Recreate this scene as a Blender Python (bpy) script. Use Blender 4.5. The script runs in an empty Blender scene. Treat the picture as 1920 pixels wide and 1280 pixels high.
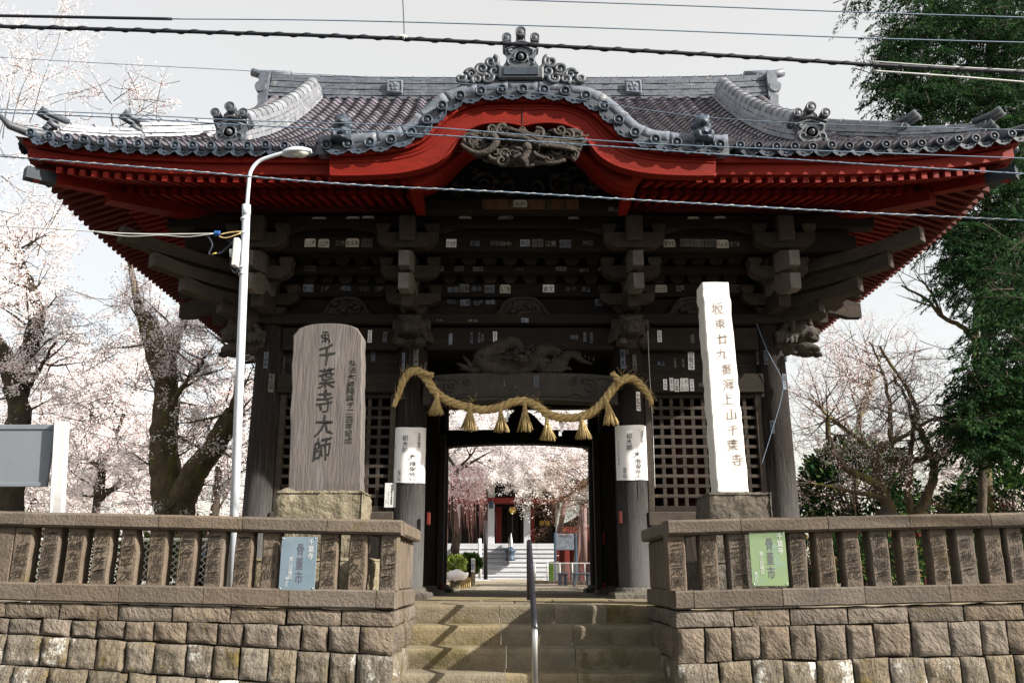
import bpy, math, random
import numpy as np
from mathutils import Vector, Matrix, noise
R = math.radians
S = bpy.context.scene
COL = S.collection
# ---------------- camera, world, sun, exposure ----------------
PITCH, FPX, EYE = R(15.35), 1603.0, 0.26
cd = bpy.data.cameras.new('camera'); cam = bpy.data.objects.new('camera', cd); COL.objects.link(cam)
cd.sensor_width = 36; cd.lens = 36*FPX/1920; cd.clip_start = .05; cd.clip_end = 2000
cam.location = (0, 0, EYE); cam.rotation_euler = (R(90)+PITCH, 0, 0)
S.camera = cam
SUN = Vector((1.50, -.74, 1.0)).normalized()
EL = math.asin(SUN.z); AZ = math.atan2(SUN.x, SUN.y)
W = bpy.data.worlds.new('World'); S.world = W; W.use_nodes = True
nt = W.node_tree; nt.nodes.clear()
out = nt.nodes.new('ShaderNodeOutputWorld')
sky = nt.nodes.new('ShaderNodeTexSky'); sky.sky_type = 'NISHITA'; sky.sun_disc = False
sky.sun_elevation = EL; sky.sun_rotation = AZ; sky.air_density = 1.0; sky.dust_density = 3.0; sky.ozone_density = 1.0
b1 = nt.nodes.new('ShaderNodeBackground'); b1.inputs[1].default_value = .05
b2 = nt.nodes.new('ShaderNodeBackground'); b2.inputs[0].default_value = (.655, .60, .485, 1); b2.inputs[1].default_value = .425  # thin white overcast veil
ad = nt.nodes.new('ShaderNodeAddShader')
nt.links.new(sky.outputs[0], b1.inputs[0]); nt.links.new(b1.outputs[0], ad.inputs[0]); nt.links.new(b2.outputs[0], ad.inputs[1])
nt.links.new(ad.outputs[0], out.inputs[0])
ld = bpy.data.lights.new('sun', 'SUN'); ld.energy = 5.0; ld.angle = R(.55); ld.color = (1, .93, .82)
so = bpy.data.objects.new('sun', ld); COL.objects.link(so); so.location = (30, -20, 30)
so.rotation_euler = SUN.to_track_quat('Z', 'Y').to_euler()
S.view_settings.view_transform = 'Standard'; S.view_settings.look = 'None'
S.view_settings.exposure = 1.3; S.view_settings.gamma = 1.0; S.view_settings.use_curve_mapping = False
S.cycles.max_bounces = 6; S.cycles.diffuse_bounces = 3; S.cycles.transparent_max_bounces = 8

# ---------------- helpers ----------------
def P(x, y, Y):                 # where the sight line of a measured direction meets the plane at distance Y
    u = (x-960)/FPX; v = (640-y)/FPX
    c, s = math.cos(PITCH), math.sin(PITCH)
    dy, dz = c-v*s, s+v*c
    t = Y/dy
    return Vector((u*t, Y, EYE+dz*t))
def zp(y, Y): return P(960, y, Y).z
def xp(x, y, Y): return P(x, y, Y).x

TONE = dict(wall_stone=.66, wall_stone_lichen=.7, fence_stone=.58, step_stone=.66, engraved_stone=.5, stele_stone=.31, rough_base_stone=.75, rough_grey_stone=.62,
            old_dark_wood=.40, old_dark_wood_upright=.40, column_wood=.42, bracket_wood=.60, bracket_end_grain=.8, carved_wood=.42, weathered_carving=.28, unpainted_beam=.7,
            vermilion_paint=.43, old_red_paint=.36, rice_straw=1.0, paver_=.8, tan_soil=.8, unlit_inner_wood=.6, dark_ornament_tile=.75, pale_granite=.82, pale_concrete=.62, white_paint=.62,
            signal_red=.3, weathered_blue_sign=.7, weathered_green_sign=.6, grey_board=.40, pale_hall_pillar=.7, old_paper_slip=.36, blue_grey_slip=1.2, pale_paper_slip=.85, faded_red_post=.9, path_paver=.8)
def mat(name, c1, c2=None, scale=4., rough=.8, bump=.25, bscale=30., stretch=(1, 1, 1), c3=None, t3=.62, s3=2.5, rand=.18, spec=.3,
        metallic=0, dist=.02, det=6, zb=None, trans=0, c4=None, t4=.7, s4=8, w3=.08, w4=.04, brot=0, bstretch=None, m4=False):
    kk = TONE.get(name, 1.0); sc = lambda c: tuple(v*kk for v in c) if c else c
    c1, c2, c3, c4 = sc(c1), sc(c2), sc(c3), sc(c4)
    if zb: zb = (zb[0], zb[1], sc(zb[2]))+tuple(zb[3:])
    m = bpy.data.materials.new(name); m.use_nodes = True; n = m.node_tree; N = n.nodes; L = n.links
    b = N['Principled BSDF']; b.inputs['Roughness'].default_value = rough; b.inputs['Metallic'].default_value = metallic
    b.inputs['Specular IOR Level'].default_value = spec
    tc = N.new('ShaderNodeTexCoord'); oi = N.new('ShaderNodeObjectInfo')
    mul = N.new('ShaderNodeMath'); mul.operation = 'MULTIPLY'; mul.inputs[1].default_value = 37.; L.new(oi.outputs['Random'], mul.inputs[0])
    add = N.new('ShaderNodeVectorMath'); add.operation = 'ADD'; L.new(tc.outputs['Object'], add.inputs[0]); L.new(mul.outputs[0], add.inputs[1])
    mp = N.new('ShaderNodeMapping'); mp.inputs['Scale'].default_value = stretch; L.new(add.outputs[0], mp.inputs[0])
    nz = N.new('ShaderNodeTexNoise'); nz.inputs['Scale'].default_value = scale; nz.inputs['Detail'].default_value = det; nz.inputs['Roughness'].default_value = .65
    L.new(mp.outputs[0], nz.inputs['Vector'])
    def mix(fac, a, bb):
        x = N.new('ShaderNodeMix'); x.data_type = 'RGBA'
        if isinstance(fac, float): x.inputs[0].default_value = fac
        else: L.new(fac, x.inputs[0])
        for i, q in ((6, a), (7, bb)):
            if isinstance(q, tuple): x.inputs[i].default_value = (*q, 1)
            else: L.new(q, x.inputs[i])
        return x.outputs[2]
    def rng(v, a, bb, c=0, d=1):
        x = N.new('ShaderNodeMapRange'); x.inputs[1].default_value = a; x.inputs[2].default_value = bb
        x.inputs[3].default_value = c; x.inputs[4].default_value = d; L.new(v, x.inputs[0]); return x.outputs[0]
    col = mix(rng(nz.outputs[0], .32, .68), c1, c2 or tuple(v*.7 for v in c1))
    if c3:
        n3 = N.new('ShaderNodeTexNoise'); n3.inputs['Scale'].default_value = s3; n3.inputs['Detail'].default_value = 8; n3.inputs['Roughness'].default_value = .7
        L.new(mp.outputs[0], n3.inputs['Vector']); col = mix(rng(n3.outputs[0], t3, t3+w3), col, c3)
    if c4:
        n4 = N.new('ShaderNodeTexNoise'); n4.inputs['Scale'].default_value = s4; n4.inputs['Detail'].default_value = 9; n4.inputs['Roughness'].default_value = .75
        L.new((mp if m4 else add).outputs[0], n4.inputs['Vector'])
        if zb:
            sp0 = N.new('ShaderNodeSeparateXYZ'); L.new(tc.outputs['Object'], sp0.inputs[0])
        col = mix(rng(n4.outputs[0], t4, t4+w4), col, c4)
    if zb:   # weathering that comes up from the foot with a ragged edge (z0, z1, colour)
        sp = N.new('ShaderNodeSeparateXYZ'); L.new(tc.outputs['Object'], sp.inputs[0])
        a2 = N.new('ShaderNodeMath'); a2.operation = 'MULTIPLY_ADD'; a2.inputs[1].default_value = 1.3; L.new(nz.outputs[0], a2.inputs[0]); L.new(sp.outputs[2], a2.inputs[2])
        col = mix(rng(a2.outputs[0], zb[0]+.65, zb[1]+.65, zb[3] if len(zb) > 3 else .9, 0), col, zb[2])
    hs = N.new('ShaderNodeHueSaturation'); L.new(col, hs.inputs['Color'])
    L.new(rng(oi.outputs['Random'], 0, 1, 1-rand, 1+rand), hs.inputs['Value'])
    if 'stone' in name or 'slip' in name:
        fr = N.new('ShaderNodeMath'); fr.operation = 'FRACT'; m7 = N.new('ShaderNodeMath'); m7.operation = 'MULTIPLY'; m7.inputs[1].default_value = 17.31; L.new(oi.outputs['Random'], m7.inputs[0]); L.new(m7.outputs[0], fr.inputs[0])
        L.new(rng(fr.outputs[0], 0, 1, .72, 1.1), hs.inputs['Saturation'])
    L.new(hs.outputs[0], b.inputs['Base Color'])
    if bump:
        nb = N.new('ShaderNodeTexNoise'); nb.inputs['Scale'].default_value = bscale; nb.inputs['Detail'].default_value = 8; nb.inputs['Roughness'].default_value = .6
        if bstretch:
            mpb = N.new('ShaderNodeMapping'); mpb.inputs['Rotation'].default_value = (0, brot, 0); L.new(add.outputs[0], mpb.inputs[0])
            mps = N.new('ShaderNodeMapping'); mps.inputs['Scale'].default_value = bstretch; L.new(mpb.outputs[0], mps.inputs[0]); L.new(mps.outputs[0], nb.inputs['Vector'])
        else: L.new(mp.outputs[0], nb.inputs['Vector'])
        bp = N.new('ShaderNodeBump'); bp.inputs['Strength'].default_value = bump; bp.inputs['Distance'].default_value = dist
        L.new(nb.outputs[0], bp.inputs['Height']); L.new(bp.outputs[0], b.inputs['Normal'])
    if trans:
        tb = N.new('ShaderNodeBsdfTranslucent'); L.new(hs.outputs[0], tb.inputs[0]); mx = N.new('ShaderNodeMixShader'); mx.inputs[0].default_value = trans
        L.new(b.outputs[0], mx.inputs[1]); L.new(tb.outputs[0], mx.inputs[2]); L.new(mx.outputs[0], N['Material Output'].inputs[0])
    return m

STONE = dict(scale=5, rough=.92, bump=.9, bscale=26, dist=.03, spec=.15, rand=.2)
M = {}
M['wall'] = mat('wall_stone', (.28, .228, .178), (.135, .112, .09), c3=(.22, .175, .085), t3=.60, s3=5, c4=(.42, .38, .33), t4=.64, s4=6, w4=.12, brot=R(38), bstretch=(1.3, 1, .8), **dict(STONE, bump=1.0, bscale=26, dist=.055))
M['wall_low'] = mat('wall_stone_lichen', (.285, .24, .185), (.14, .12, .09), c3=(.20, .155, .07), t3=.55, s3=5, c4=(.66, .65, .61), t4=.555, s4=3.6, w4=.06, brot=R(-25), bstretch=(1.2, 1, .7), **dict(STONE, bump=1.0, bscale=24, dist=.055))
M['fence'] = mat('fence_stone', (.215, .172, .135), (.15, .12, .095), c3=(.17, .14, .075), t3=.6, s3=3, c4=(.09, .075, .06), t4=.66, s4=24, **dict(STONE, bump=.5, bscale=40, rand=.1))
M['step'] = mat('step_stone', (.31, .255, .165), (.19, .16, .105), c3=(.15, .125, .06), t3=.55, s3=1.6, c4=(.10, .085, .06), t4=.66, s4=20, **dict(STONE, bump=.45, bscale=45, rand=.1))
M['engrave'] = mat('engraved_stone', (.06, .048, .036), (.04, .032, .025), rough=.95, bump=.3, rand=.1)
M['slate'] = mat('stele_stone', (.37, .325, .305), (.19, .175, .18), scale=6, stretch=(3, 3, .3), rough=.85, bump=.6, bscale=14, dist=.02, c3=(.42, .40, .40), t3=.56, s3=3, c4=(.13, .12, .13), t4=.64, s4=3, w4=.15)
M['granite'] = mat('pale_granite', (.70, .69, .67), (.60, .59, .57), scale=30, rough=.85, bump=.5, bscale=22, dist=.02, c3=(.52, .48, .40), t3=.60, s3=2.4, w3=.2, c4=(.34, .35, .36), t4=.64, s4=34)
M['rubble'] = mat('rough_base_stone', (.27, .23, .15), (.18, .155, .10), scale=6, rough=.95, bump=1.0, bscale=12, dist=.06, c3=(.33, .29, .2), t3=.58, s3=5)
M['rubble_grey'] = mat('rough_grey_stone', (.17, .15, .125), (.10, .09, .075), scale=8, rough=.95, bump=1.0, bscale=14, dist=.05, c3=(.24, .22, .18), t3=.6, s3=7)
W_ = dict(rough=.8, bump=.4, bscale=18, dist=.012, spec=.12)
M['wood'] = mat('old_dark_wood', (.052, .042, .035), (.030, .025, .022), scale=5, stretch=(.5, 3, 3), c3=(.075, .058, .045), t3=.58, s3=3, rand=.22, **W_)
M['woodv'] = mat('old_dark_wood_upright', (.050, .041, .036), (.028, .024, .022), scale=5, stretch=(4, 4, .4), c3=(.075, .062, .052), t3=.58, s3=3, rand=.22, **W_)
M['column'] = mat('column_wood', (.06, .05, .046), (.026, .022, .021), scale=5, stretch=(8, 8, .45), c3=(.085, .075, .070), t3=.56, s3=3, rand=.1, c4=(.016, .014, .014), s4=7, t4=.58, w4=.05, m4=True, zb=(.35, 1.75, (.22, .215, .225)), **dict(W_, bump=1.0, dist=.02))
M['bracket'] = mat('bracket_wood', (.085, .070, .060), (.048, .040, .035), scale=6, stretch=(1, 1, 1.5), c3=(.12, .085, .055), t3=.62, s3=4, rand=.3, **W_)
M['bracket_end'] = mat('bracket_end_grain', (.17, .15, .145), (.10, .09, .085), scale=9, rand=.2, **W_)
M['carving'] = mat('carved_wood', (.105, .090, .080), (.055, .047, .042), scale=9, rough=.7, bump=.5, bscale=40, dist=.008)
M['carving_pale'] = mat('weathered_carving', (.19, .16, .138), (.055, .045, .038), scale=11, rough=.75, bump=.9, bscale=34, dist=.03)
M['barewood'] = mat('unpainted_beam', (.20, .115, .06), (.10, .06, .035), scale=5, stretch=(5, 1, .6), c3=(.05, .038, .03), t3=.52, s3=2, rand=.05, **W_)
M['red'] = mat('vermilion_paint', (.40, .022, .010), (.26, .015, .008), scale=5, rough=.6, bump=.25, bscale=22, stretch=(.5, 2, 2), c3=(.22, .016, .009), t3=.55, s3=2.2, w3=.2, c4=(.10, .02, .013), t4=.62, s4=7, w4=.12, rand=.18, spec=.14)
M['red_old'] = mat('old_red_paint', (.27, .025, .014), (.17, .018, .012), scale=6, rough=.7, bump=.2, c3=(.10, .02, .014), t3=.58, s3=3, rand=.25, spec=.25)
M['cap_metal'] = mat('dark_cap_metal', (.018, .026, .036), (.010, .015, .022), scale=8, rough=.6, bump=.1, spec=.2)
M['ridge'] = mat('ridge_tile', (.095, .108, .135), (.045, .053, .070), scale=9, rough=.5, bump=.3, bscale=40, dist=.006, c3=(.20, .20, .20), t3=.60, s3=5, rand=.45, spec=.4)
M['ridge_pale'] = mat('mortared_ridge', (.24, .25, .28), (.12, .135, .16), scale=9, rough=.6, bump=.3, bscale=40, dist=.006, c3=(.34, .34, .34), t3=.58, s3=5, rand=.3, spec=.3)
M['tile'] = mat('roof_tile', (.135, .127, .152), (.052, .046, .058), scale=9, rough=.36, bump=.25, bscale=40, dist=.006, c3=(.30, .30, .30), t3=.60, s3=5, rand=.42, spec=.7)
M['tile_edge'] = mat('eave_tile_clay', (.046, .062, .088), (.018, .025, .037), scale=14, rough=.5, bump=.3, bscale=50, dist=.005, c3=(.13, .135, .14), t3=.62, s3=8, rand=.3, spec=.3)
M['tile_dark'] = mat('dark_ornament_tile', (.085, .10, .125), (.045, .052, .065), scale=14, rough=.5, bump=.4, bscale=40, dist=.006, c3=(.2, .21, .22), t3=.62, s3=9, rand=.2, spec=.5)
M['plaster'] = mat('pale_bedding_mortar', (.14, .16, .20), (.07, .085, .11), scale=12, rough=.8, bump=.3, rand=.1, c3=(.34, .34, .34), t3=.60, s3=4)
M['paper'] = mat('white_paper', (.80, .80, .82), (.74, .74, .77), rough=.8, bump=.05, rand=.06)
M['slip'] = mat('old_paper_slip', (.40, .40, .39), (.22, .22, .22), scale=18, rough=.85, bump=.05, rand=.5)
M['slip_pale'] = mat('pale_paper_slip', (.62, .60, .54), (.48, .46, .42), scale=18, rough=.85, bump=.05, rand=.25)
M['slip_blue'] = mat('blue_grey_slip', (.17, .20, .26), (.07, .085, .12), scale=22, rough=.85, bump=.05, rand=.5)
M['slip_text'] = mat('faded_white_print', (.22, .215, .20), (.10, .10, .095), scale=40, rough=.85, bump=0, rand=.5)
M['ink'] = mat('black_ink', (.014, .013, .013), rough=.7, bump=0, rand=0)
M['ink_grey'] = mat('faded_ink', (.10, .10, .13), rough=.7, bump=0, rand=0)
M['ink_brown'] = mat('worn_brown_ink', (.17, .12, .10), (.34, .30, .28), scale=14, rough=.8, bump=0, rand=0)
M['white'] = mat('white_paint', (.80, .81, .82), (.70, .71, .73), scale=5, rough=.5, bump=.03, rand=.03, c3=(.52, .50, .46), t3=.60, s3=6, w3=.2)
M['pole'] = mat('galvanised_pole', (.52, .56, .63), (.42, .46, .53), scale=8, rough=.45, bump=.05, rand=.03, spec=.5, stretch=(1, 1, .3), c3=(.30, .29, .27), t3=.60, s3=9, w3=.15)
M['steel'] = mat('stainless_steel', (.62, .62, .62), rough=.28, bump=.02, rand=0, metallic=1)
M['blackpaint'] = mat('black_rail_paint', (.02, .021, .028), rough=.35, bump=.03, rand=0, spec=.5)
M['cable_black'] = mat('black_cable', (.012, .016, .026), rough=.6, bump=0, rand=0)
M['cable_pale'] = mat('pale_cable', (.52, .54, .54), rough=.6, bump=0, rand=0)
M['cable_blue'] = mat('grey_blue_cable', (.13, .19, .27), rough=.6, bump=0, rand=0)
M['glass'] = mat('frosted_lamp_glass', (.50, .52, .48), (.42, .44, .40), rough=.2, bump=.05, rand=0, spec=.6)
M['straw'] = mat('rice_straw', (.49, .375, .185), (.33, .24, .105), scale=26, stretch=(1, 1, 1), rough=.8, bump=.5, bscale=70, dist=.01, c3=(.60, .48, .25), t3=.56, s3=14, rand=.1)
M['soil'] = mat('tan_soil', (.30, .25, .18), (.22, .18, .125), scale=3, rough=.95, bump=.4, bscale=40)
M['asphalt'] = mat('asphalt', (.055, .055, .055), (.04, .04, .04), scale=60, rough=.9, bump=.5, bscale=150, dist=.01)
M['paver'] = mat('path_paver', (.38, .335, .265), (.29, .25, .19), scale=8, rough=.9, bump=.3, rand=.2)
M['bark'] = mat('dark_bark', (.070, .054, .042), (.032, .025, .021), scale=9, stretch=(1, 1, .5), rough=.95, bump=1., bscale=14, dist=.05, c3=(.07, .07, .025), t3=.58, s3=4)
M['bark_moss'] = mat('mossy_bark', (.13, .10, .06), (.055, .042, .028), scale=9, stretch=(1, 1, .5), rough=.95, bump=1., bscale=14, dist=.05, c3=(.12, .115, .03), t3=.53, s3=4)
M['twig'] = mat('brown_twig', (.13, .085, .065), (.08, .055, .045), rough=.9, bump=0)
M['bl1'] = mat('white_blossom', (.96, .94, .945), (.94, .91, .92), rough=.8, bump=0, rand=0, trans=.4)
M['bl2'] = mat('pink_blossom', (.88, .76, .80), (.84, .70, .75), rough=.8, bump=0, rand=0, trans=.4)
M['bl3'] = mat('red_bud', (.50, .27, .26), (.40, .22, .19), rough=.8, bump=0, rand=0, trans=.25)
M['bl4'] = mat('weeping_pink_blossom', (.72, .38, .45), (.62, .30, .37), rough=.8, bump=0, rand=0, trans=.4)
M['bl5'] = mat('bronze_leaf', (.22, .13, .06), (.16, .11, .04), rough=.8, bump=0, rand=0, trans=.3)
M['lf1'] = mat('conifer_leaf', (.016, .044, .017), (.010, .028, .013), spec=.06, rough=.8, bump=0, rand=0, trans=.25)
M['lf2'] = mat('conifer_leaf_light', (.042, .098, .027), (.030, .072, .023), spec=.06, rough=.8, bump=0, rand=0, trans=.3)
M['lf3'] = mat('shrub_leaf', (.09, .15, .03), (.06, .11, .02), rough=.55, bump=0, rand=0, trans=.3)
M['lf4'] = mat('shrub_leaf_yellow', (.20, .24, .05), (.15, .19, .04), rough=.55, bump=0, rand=0, trans=.3)
M['sign_blue'] = mat('weathered_blue_sign', (.20, .27, .33), (.15, .21, .27), scale=5, rough=.45, bump=.05, c3=(.26, .33, .16), t3=.60, s3=3.5, w3=.15, rand=0)
M['sign_green'] = mat('weathered_green_sign', (.29, .40, .20), (.23, .35, .21), scale=4, rough=.45, bump=.05, c3=(.26, .42, .44), t3=.58, s3=3, w3=.15, rand=0)
M['board_grey'] = mat('grey_board', (.37, .42, .49), (.33, .38, .45), scale=3, rough=.6, bump=.04, rand=0)
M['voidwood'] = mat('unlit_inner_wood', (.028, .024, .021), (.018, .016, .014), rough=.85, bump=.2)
M['statue_red'] = mat('red_statue_lacquer', (.10, .010, .008), (.05, .006, .005), rough=.6, bump=.2)
M['hall_white'] = mat('pale_hall_pillar', (.55, .57, .62), (.48, .50, .55), rough=.7, bump=.1)
M['concrete'] = mat('pale_concrete', (.60, .62, .66), (.50, .52, .56), scale=2, rough=.8, bump=.15)
M['gold'] = mat('gold_leaf', (.40, .24, .03), (.5, .32, .05), rough=.4, bump=.1, metallic=.3)
M['copper'] = mat('green_copper_roof', (.33, .37, .35), (.24, .28, .27), rough=.6, bump=.2)
M['blueglaze'] = mat('blue_bronze', (.03, .055, .09), (.018, .032, .055), rough=.5, bump=.2)
M['pinktwig'] = mat('pale_red_twig', (.52, .27, .24), (.42, .2, .18), rough=.8, bump=0, rand=0)
M['pinkpole'] = mat('faded_red_post', (.17, .115, .115), (.12, .08, .08), rough=.7, bump=.1)
M['signred'] = mat('signal_red', (.50, .03, .03), (.42, .025, .025), rough=.5, bump=.02)
M['rubberblue'] = mat('blue_insulator', (.02, .10, .35), rough=.4, bump=0)
M['yellow'] = mat('yellow_tape', (.55, .45, .05), rough=.6, bump=0)

class MB:
    def __init__(s): s.v = []; s.f = []; s.m = []; s.s = []
    def add(s, v, f, mi=0, sm=False):
        o = len(s.v); s.v += [tuple(q) for q in v]; s.f += [tuple(i+o for i in q) for q in f]; s.m += [mi]*len(f); s.s += [sm]*len(f); return s
    def box(s, x0, x1, y0, y1, z0, z1, c=.008, mi=0, M4=None):
        x0, x1 = min(x0, x1), max(x0, x1); y0, y1 = min(y0, y1), max(y0, y1); z0, z1 = min(z0, z1), max(z0, z1)
        c = min(c, (x1-x0)/3, (y1-y0)/3, (z1-z0)/3)
        X, Y, Z = (x0, x1), (y0, y1), (z0, z1); vs = []; idx = {}
        for i in (0, 1):
            for j in (0, 1):
                for k in (0, 1):
                    dx, dy, dz = (c, -c)[i], (c, -c)[j], (c, -c)[k]
                    for a in range(3):
                        p = [X[i]+dx, Y[j]+dy, Z[k]+dz]; p[a] = (X[i], Y[j], Z[k])[a]
                        idx[i, j, k, a] = len(vs); vs.append(Vector(p))
        F = []
        for a in range(3):
            b, d = (a+1) % 3, (a+2) % 3
            for e in (0, 1):
                q = []
                for (u, w) in ((0, 0), (1, 0), (1, 1), (0, 1)):
                    t = [0, 0, 0]; t[a] = e; t[b] = u; t[d] = w; q.append(idx[(*t, a)])
                F.append(q if e else q[::-1])
            for u in (0, 1):
                for w in (0, 1):
                    t0 = [0, 0, 0]; t1 = [0, 0, 0]; t1[a] = 1; t0[b] = t1[b] = u; t0[d] = t1[d] = w
                    q = [idx[(*t0, b)], idx[(*t1, b)], idx[(*t1, d)], idx[(*t0, d)]]
                    F.append(q if (u == w) else q[::-1])
        for i in (0, 1):
            for j in (0, 1):
                for k in (0, 1):
                    q = [idx[i, j, k, 0], idx[i, j, k, 1], idx[i, j, k, 2]]
                    F.append(q if (i+j+k) % 2 else q[::-1])
        if M4 is not None: vs = [M4 @ q for q in vs]
        return s.add(vs, F, mi)
    def tube(s, pts, rad, n=8, cap=True, mi=0, sm=True, flat=1.0):
        pts = [Vector(p) for p in pts]
        if not hasattr(rad, '__len__'): rad = [rad]*len(pts)
        vs = []; F = []; up = None
        for i, p in enumerate(pts):
            t = (pts[min(i+1, len(pts)-1)]-pts[max(i-1, 0)])
            if t.length < 1e-9: t = Vector((0, 0, 1))
            t.normalize()
            if up is None:
                up = Vector((0, 0, 1)) if abs(t.z) < .9 else Vector((0, 1, 0))
            a = t.cross(up)
            if a.length < 1e-6: a = t.cross(Vector((1, .3, .1)))
            a.normalize(); b = a.cross(t); up = b
            for k in range(n):
                th = 2*math.pi*k/n; vs.append(p+(a*math.cos(th)+b*math.sin(th)*flat)*rad[i])
        for i in range(len(pts)-1):
            for k in range(n):
                k2 = (k+1) % n; F.append((i*n+k, i*n+k2, (i+1)*n+k2, (i+1)*n+k))
        s.add(vs, F, mi, sm)
        if cap:
            o = len(s.v)-len(vs)
            for q in (tuple(o+k for k in range(n))[::-1], tuple(o+(len(pts)-1)*n+k for k in range(n))):
                s.f.append(q); s.m.append(mi); s.s.append(False)
        return s
    def ell(s, c, r, nu=10, nv=7, mi=0, rot=None):
        vs = []; F = []
        for i in range(nv+1):
            ph = math.pi*i/nv
            for k in range(nu):
                th = 2*math.pi*k/nu
                q = Vector((r[0]*math.sin(ph)*math.cos(th), r[1]*math.sin(ph)*math.sin(th), r[2]*math.cos(ph)))
                if rot is not None: q = rot @ q
                vs.append(Vector(c)+q)
        for i in range(nv):
            for k in range(nu):
                k2 = (k+1) % nu; F.append((i*nu+k, (i+1)*nu+k, (i+1)*nu+k2, i*nu+k2))
        return s.add(vs, F, mi, True)
    def prism(s, poly, y0, y1, mi=0, sm=False, M4=None):       # outline (x, z), counter-clockwise seen from -Y, between y0 (front) and y1
        n = len(poly); vs = [Vector((a, y0, b)) for a, b in poly]+[Vector((a, y1, b)) for a, b in poly]
        if M4 is not None: vs = [M4 @ q for q in vs]
        F = [tuple(range(n)), tuple(range(2*n-1, n-1, -1))]
        s.add(vs, F, mi)
        return s.add(vs, [(i, n+i, n+(i+1) % n, (i+1) % n) for i in range(n)], mi, sm)
    def lathe(s, prof, n=14, M4=None, mi=0):                    # (r, h) about local +Z
        vs = []; F = []
        for r, h in prof:
            for k in range(n):
                th = 2*math.pi*k/n; q = Vector((r*math.cos(th), r*math.sin(th), h)); vs.append(M4 @ q if M4 is not None else q)
        for i in range(len(prof)-1):
            for k in range(n):
                k2 = (k+1) % n; F.append((i*n+k, i*n+k2, (i+1)*n+k2, (i+1)*n+k))
        return s.add(vs, F, mi, True)
    def strip(s, A, B, mi=0, sm=True):
        n = len(A); return s.add(list(A)+list(B), [(i, i+1, n+i+1, n+i) for i in range(n-1)], mi, sm)
    def grid(s, rows, mi=0, sm=True):
        m = len(rows[0]); vs = [p for r in rows for p in r]
        return s.add(vs, [(i*m+j, i*m+j+1, (i+1)*m+j+1, (i+1)*m+j) for i in range(len(rows)-1) for j in range(m-1)], mi, sm)
    def mesh(s, name):
        me = bpy.data.meshes.new(name); me.from_pydata(s.v, [], s.f)
        me.polygons.foreach_set('material_index', s.m); me.polygons.foreach_set('use_smooth', s.s); me.update(); return me
    def build(s, name, mats, parent=None, **props): return link(name, s.mesh(name), mats, parent, **props)

def pworld(o): return o.matrix_basis.copy()      # every object is placed in world terms
def link(name, me, mats=None, parent=None, M4=None, **props):
    if mats is not None:
        if not isinstance(mats, (list, tuple)): mats = [mats]
        if not me.materials:
            for m in mats: me.materials.append(M[m] if isinstance(m, str) else m)
    o = bpy.data.objects.new(name, me); COL.objects.link(o)
    if M4 is not None: o.matrix_world = M4
    if parent is not None:
        o.parent = parent; o.matrix_parent_inverse = pworld(parent).inverted()
    for k, q in props.items(): o[k] = q
    return o
def thing(name, label, cat, loc=(0, 0, 0), group=None):
    o = bpy.data.objects.new(name, None); COL.objects.link(o); o.location = loc; o.empty_display_size = .2
    o['label'] = label; o['category'] = cat
    if group: o['group'] = group
    return o
def tag(o, label, cat, group=None):
    o['label'] = label; o['category'] = cat
    if group: o['group'] = group
    return o
def remesh(mb, vox, name, smooth=2):
    me = mb.mesh(name); o = bpy.data.objects.new(name, me); COL.objects.link(o)
    md = o.modifiers.new('r', 'REMESH'); md.mode = 'VOXEL'; md.voxel_size = vox; md.use_smooth_shade = True
    if smooth: sm = o.modifiers.new('s', 'SMOOTH'); sm.factor = .5; sm.iterations = smooth
    dg = bpy.context.evaluated_depsgraph_get(); dg.update()
    r = bpy.data.meshes.new_from_object(o.evaluated_get(dg)); bpy.data.objects.remove(o); bpy.data.meshes.remove(me)
    r.name = name; r.materials.clear(); return r
# writing
_fc = bpy.data.curves.new('glyph', 'FONT'); _fc.resolution_u = 2; _fb = [0.]; _fo = bpy.data.objects.new('glyph', _fc); _G = {}
def glyph(ch):
    key = (ch, _fb[0])
    if key not in _G:
        _fc.offset = _fb[0]
        if _fo.name not in COL.objects: COL.objects.link(_fo)
        _fc.body = ch; bpy.context.view_layer.update(); me = bpy.data.meshes.new_from_object(_fo)
        _G[key] = ([(v.co.x-.5, v.co.y-.38) for v in me.vertices], [tuple(p.vertices) for p in me.polygons]); bpy.data.meshes.remove(me)
    return _G[key]
def write(mb, text, x, z, w, h, y=0., mi=0, horiz=False, M4=None, jit=0., rg=None, f=None, brush=0.):
    """characters centred on (x, z) in the XZ plane facing -Y; w, h: size of the whole column (or row)"""
    n = len(text)
    for i, ch in enumerate(text):
        if ch == ' ': continue
        gv, gf = glyph(ch)
        cw, chh = (w/n, h) if horiz else (w, h/n)
        cx = x-w/2+(i+.5)*cw if horiz else x; cz = z if horiz else z+h/2-(i+.5)*chh
        k = 1.0; sh = 0
        if rg: cx += rg.uniform(-jit, jit)*cw; k = 1+rg.uniform(-jit, jit); sh = rg.uniform(.05, .16)
        vs = [Vector((cx+a*cw*k, y, cz+(b+a*sh)*chh*k)) for a, b in gv]
        if brush:          # uneven strokes, as from a brush or a chisel
            o = i*3.1; vs = [q+Vector((noise.noise((q.x/cw*2.6+o, q.z/cw*2.6, 1.)), 0, noise.noise((q.x/cw*2.6+o, q.z/cw*2.6, 7.))))*brush*cw for q in vs]
        if f: vs = [f(q) for q in vs]
        if M4 is not None: vs = [M4 @ q for q in vs]
        mb.add(vs, gf, mi)
    return mb
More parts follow.
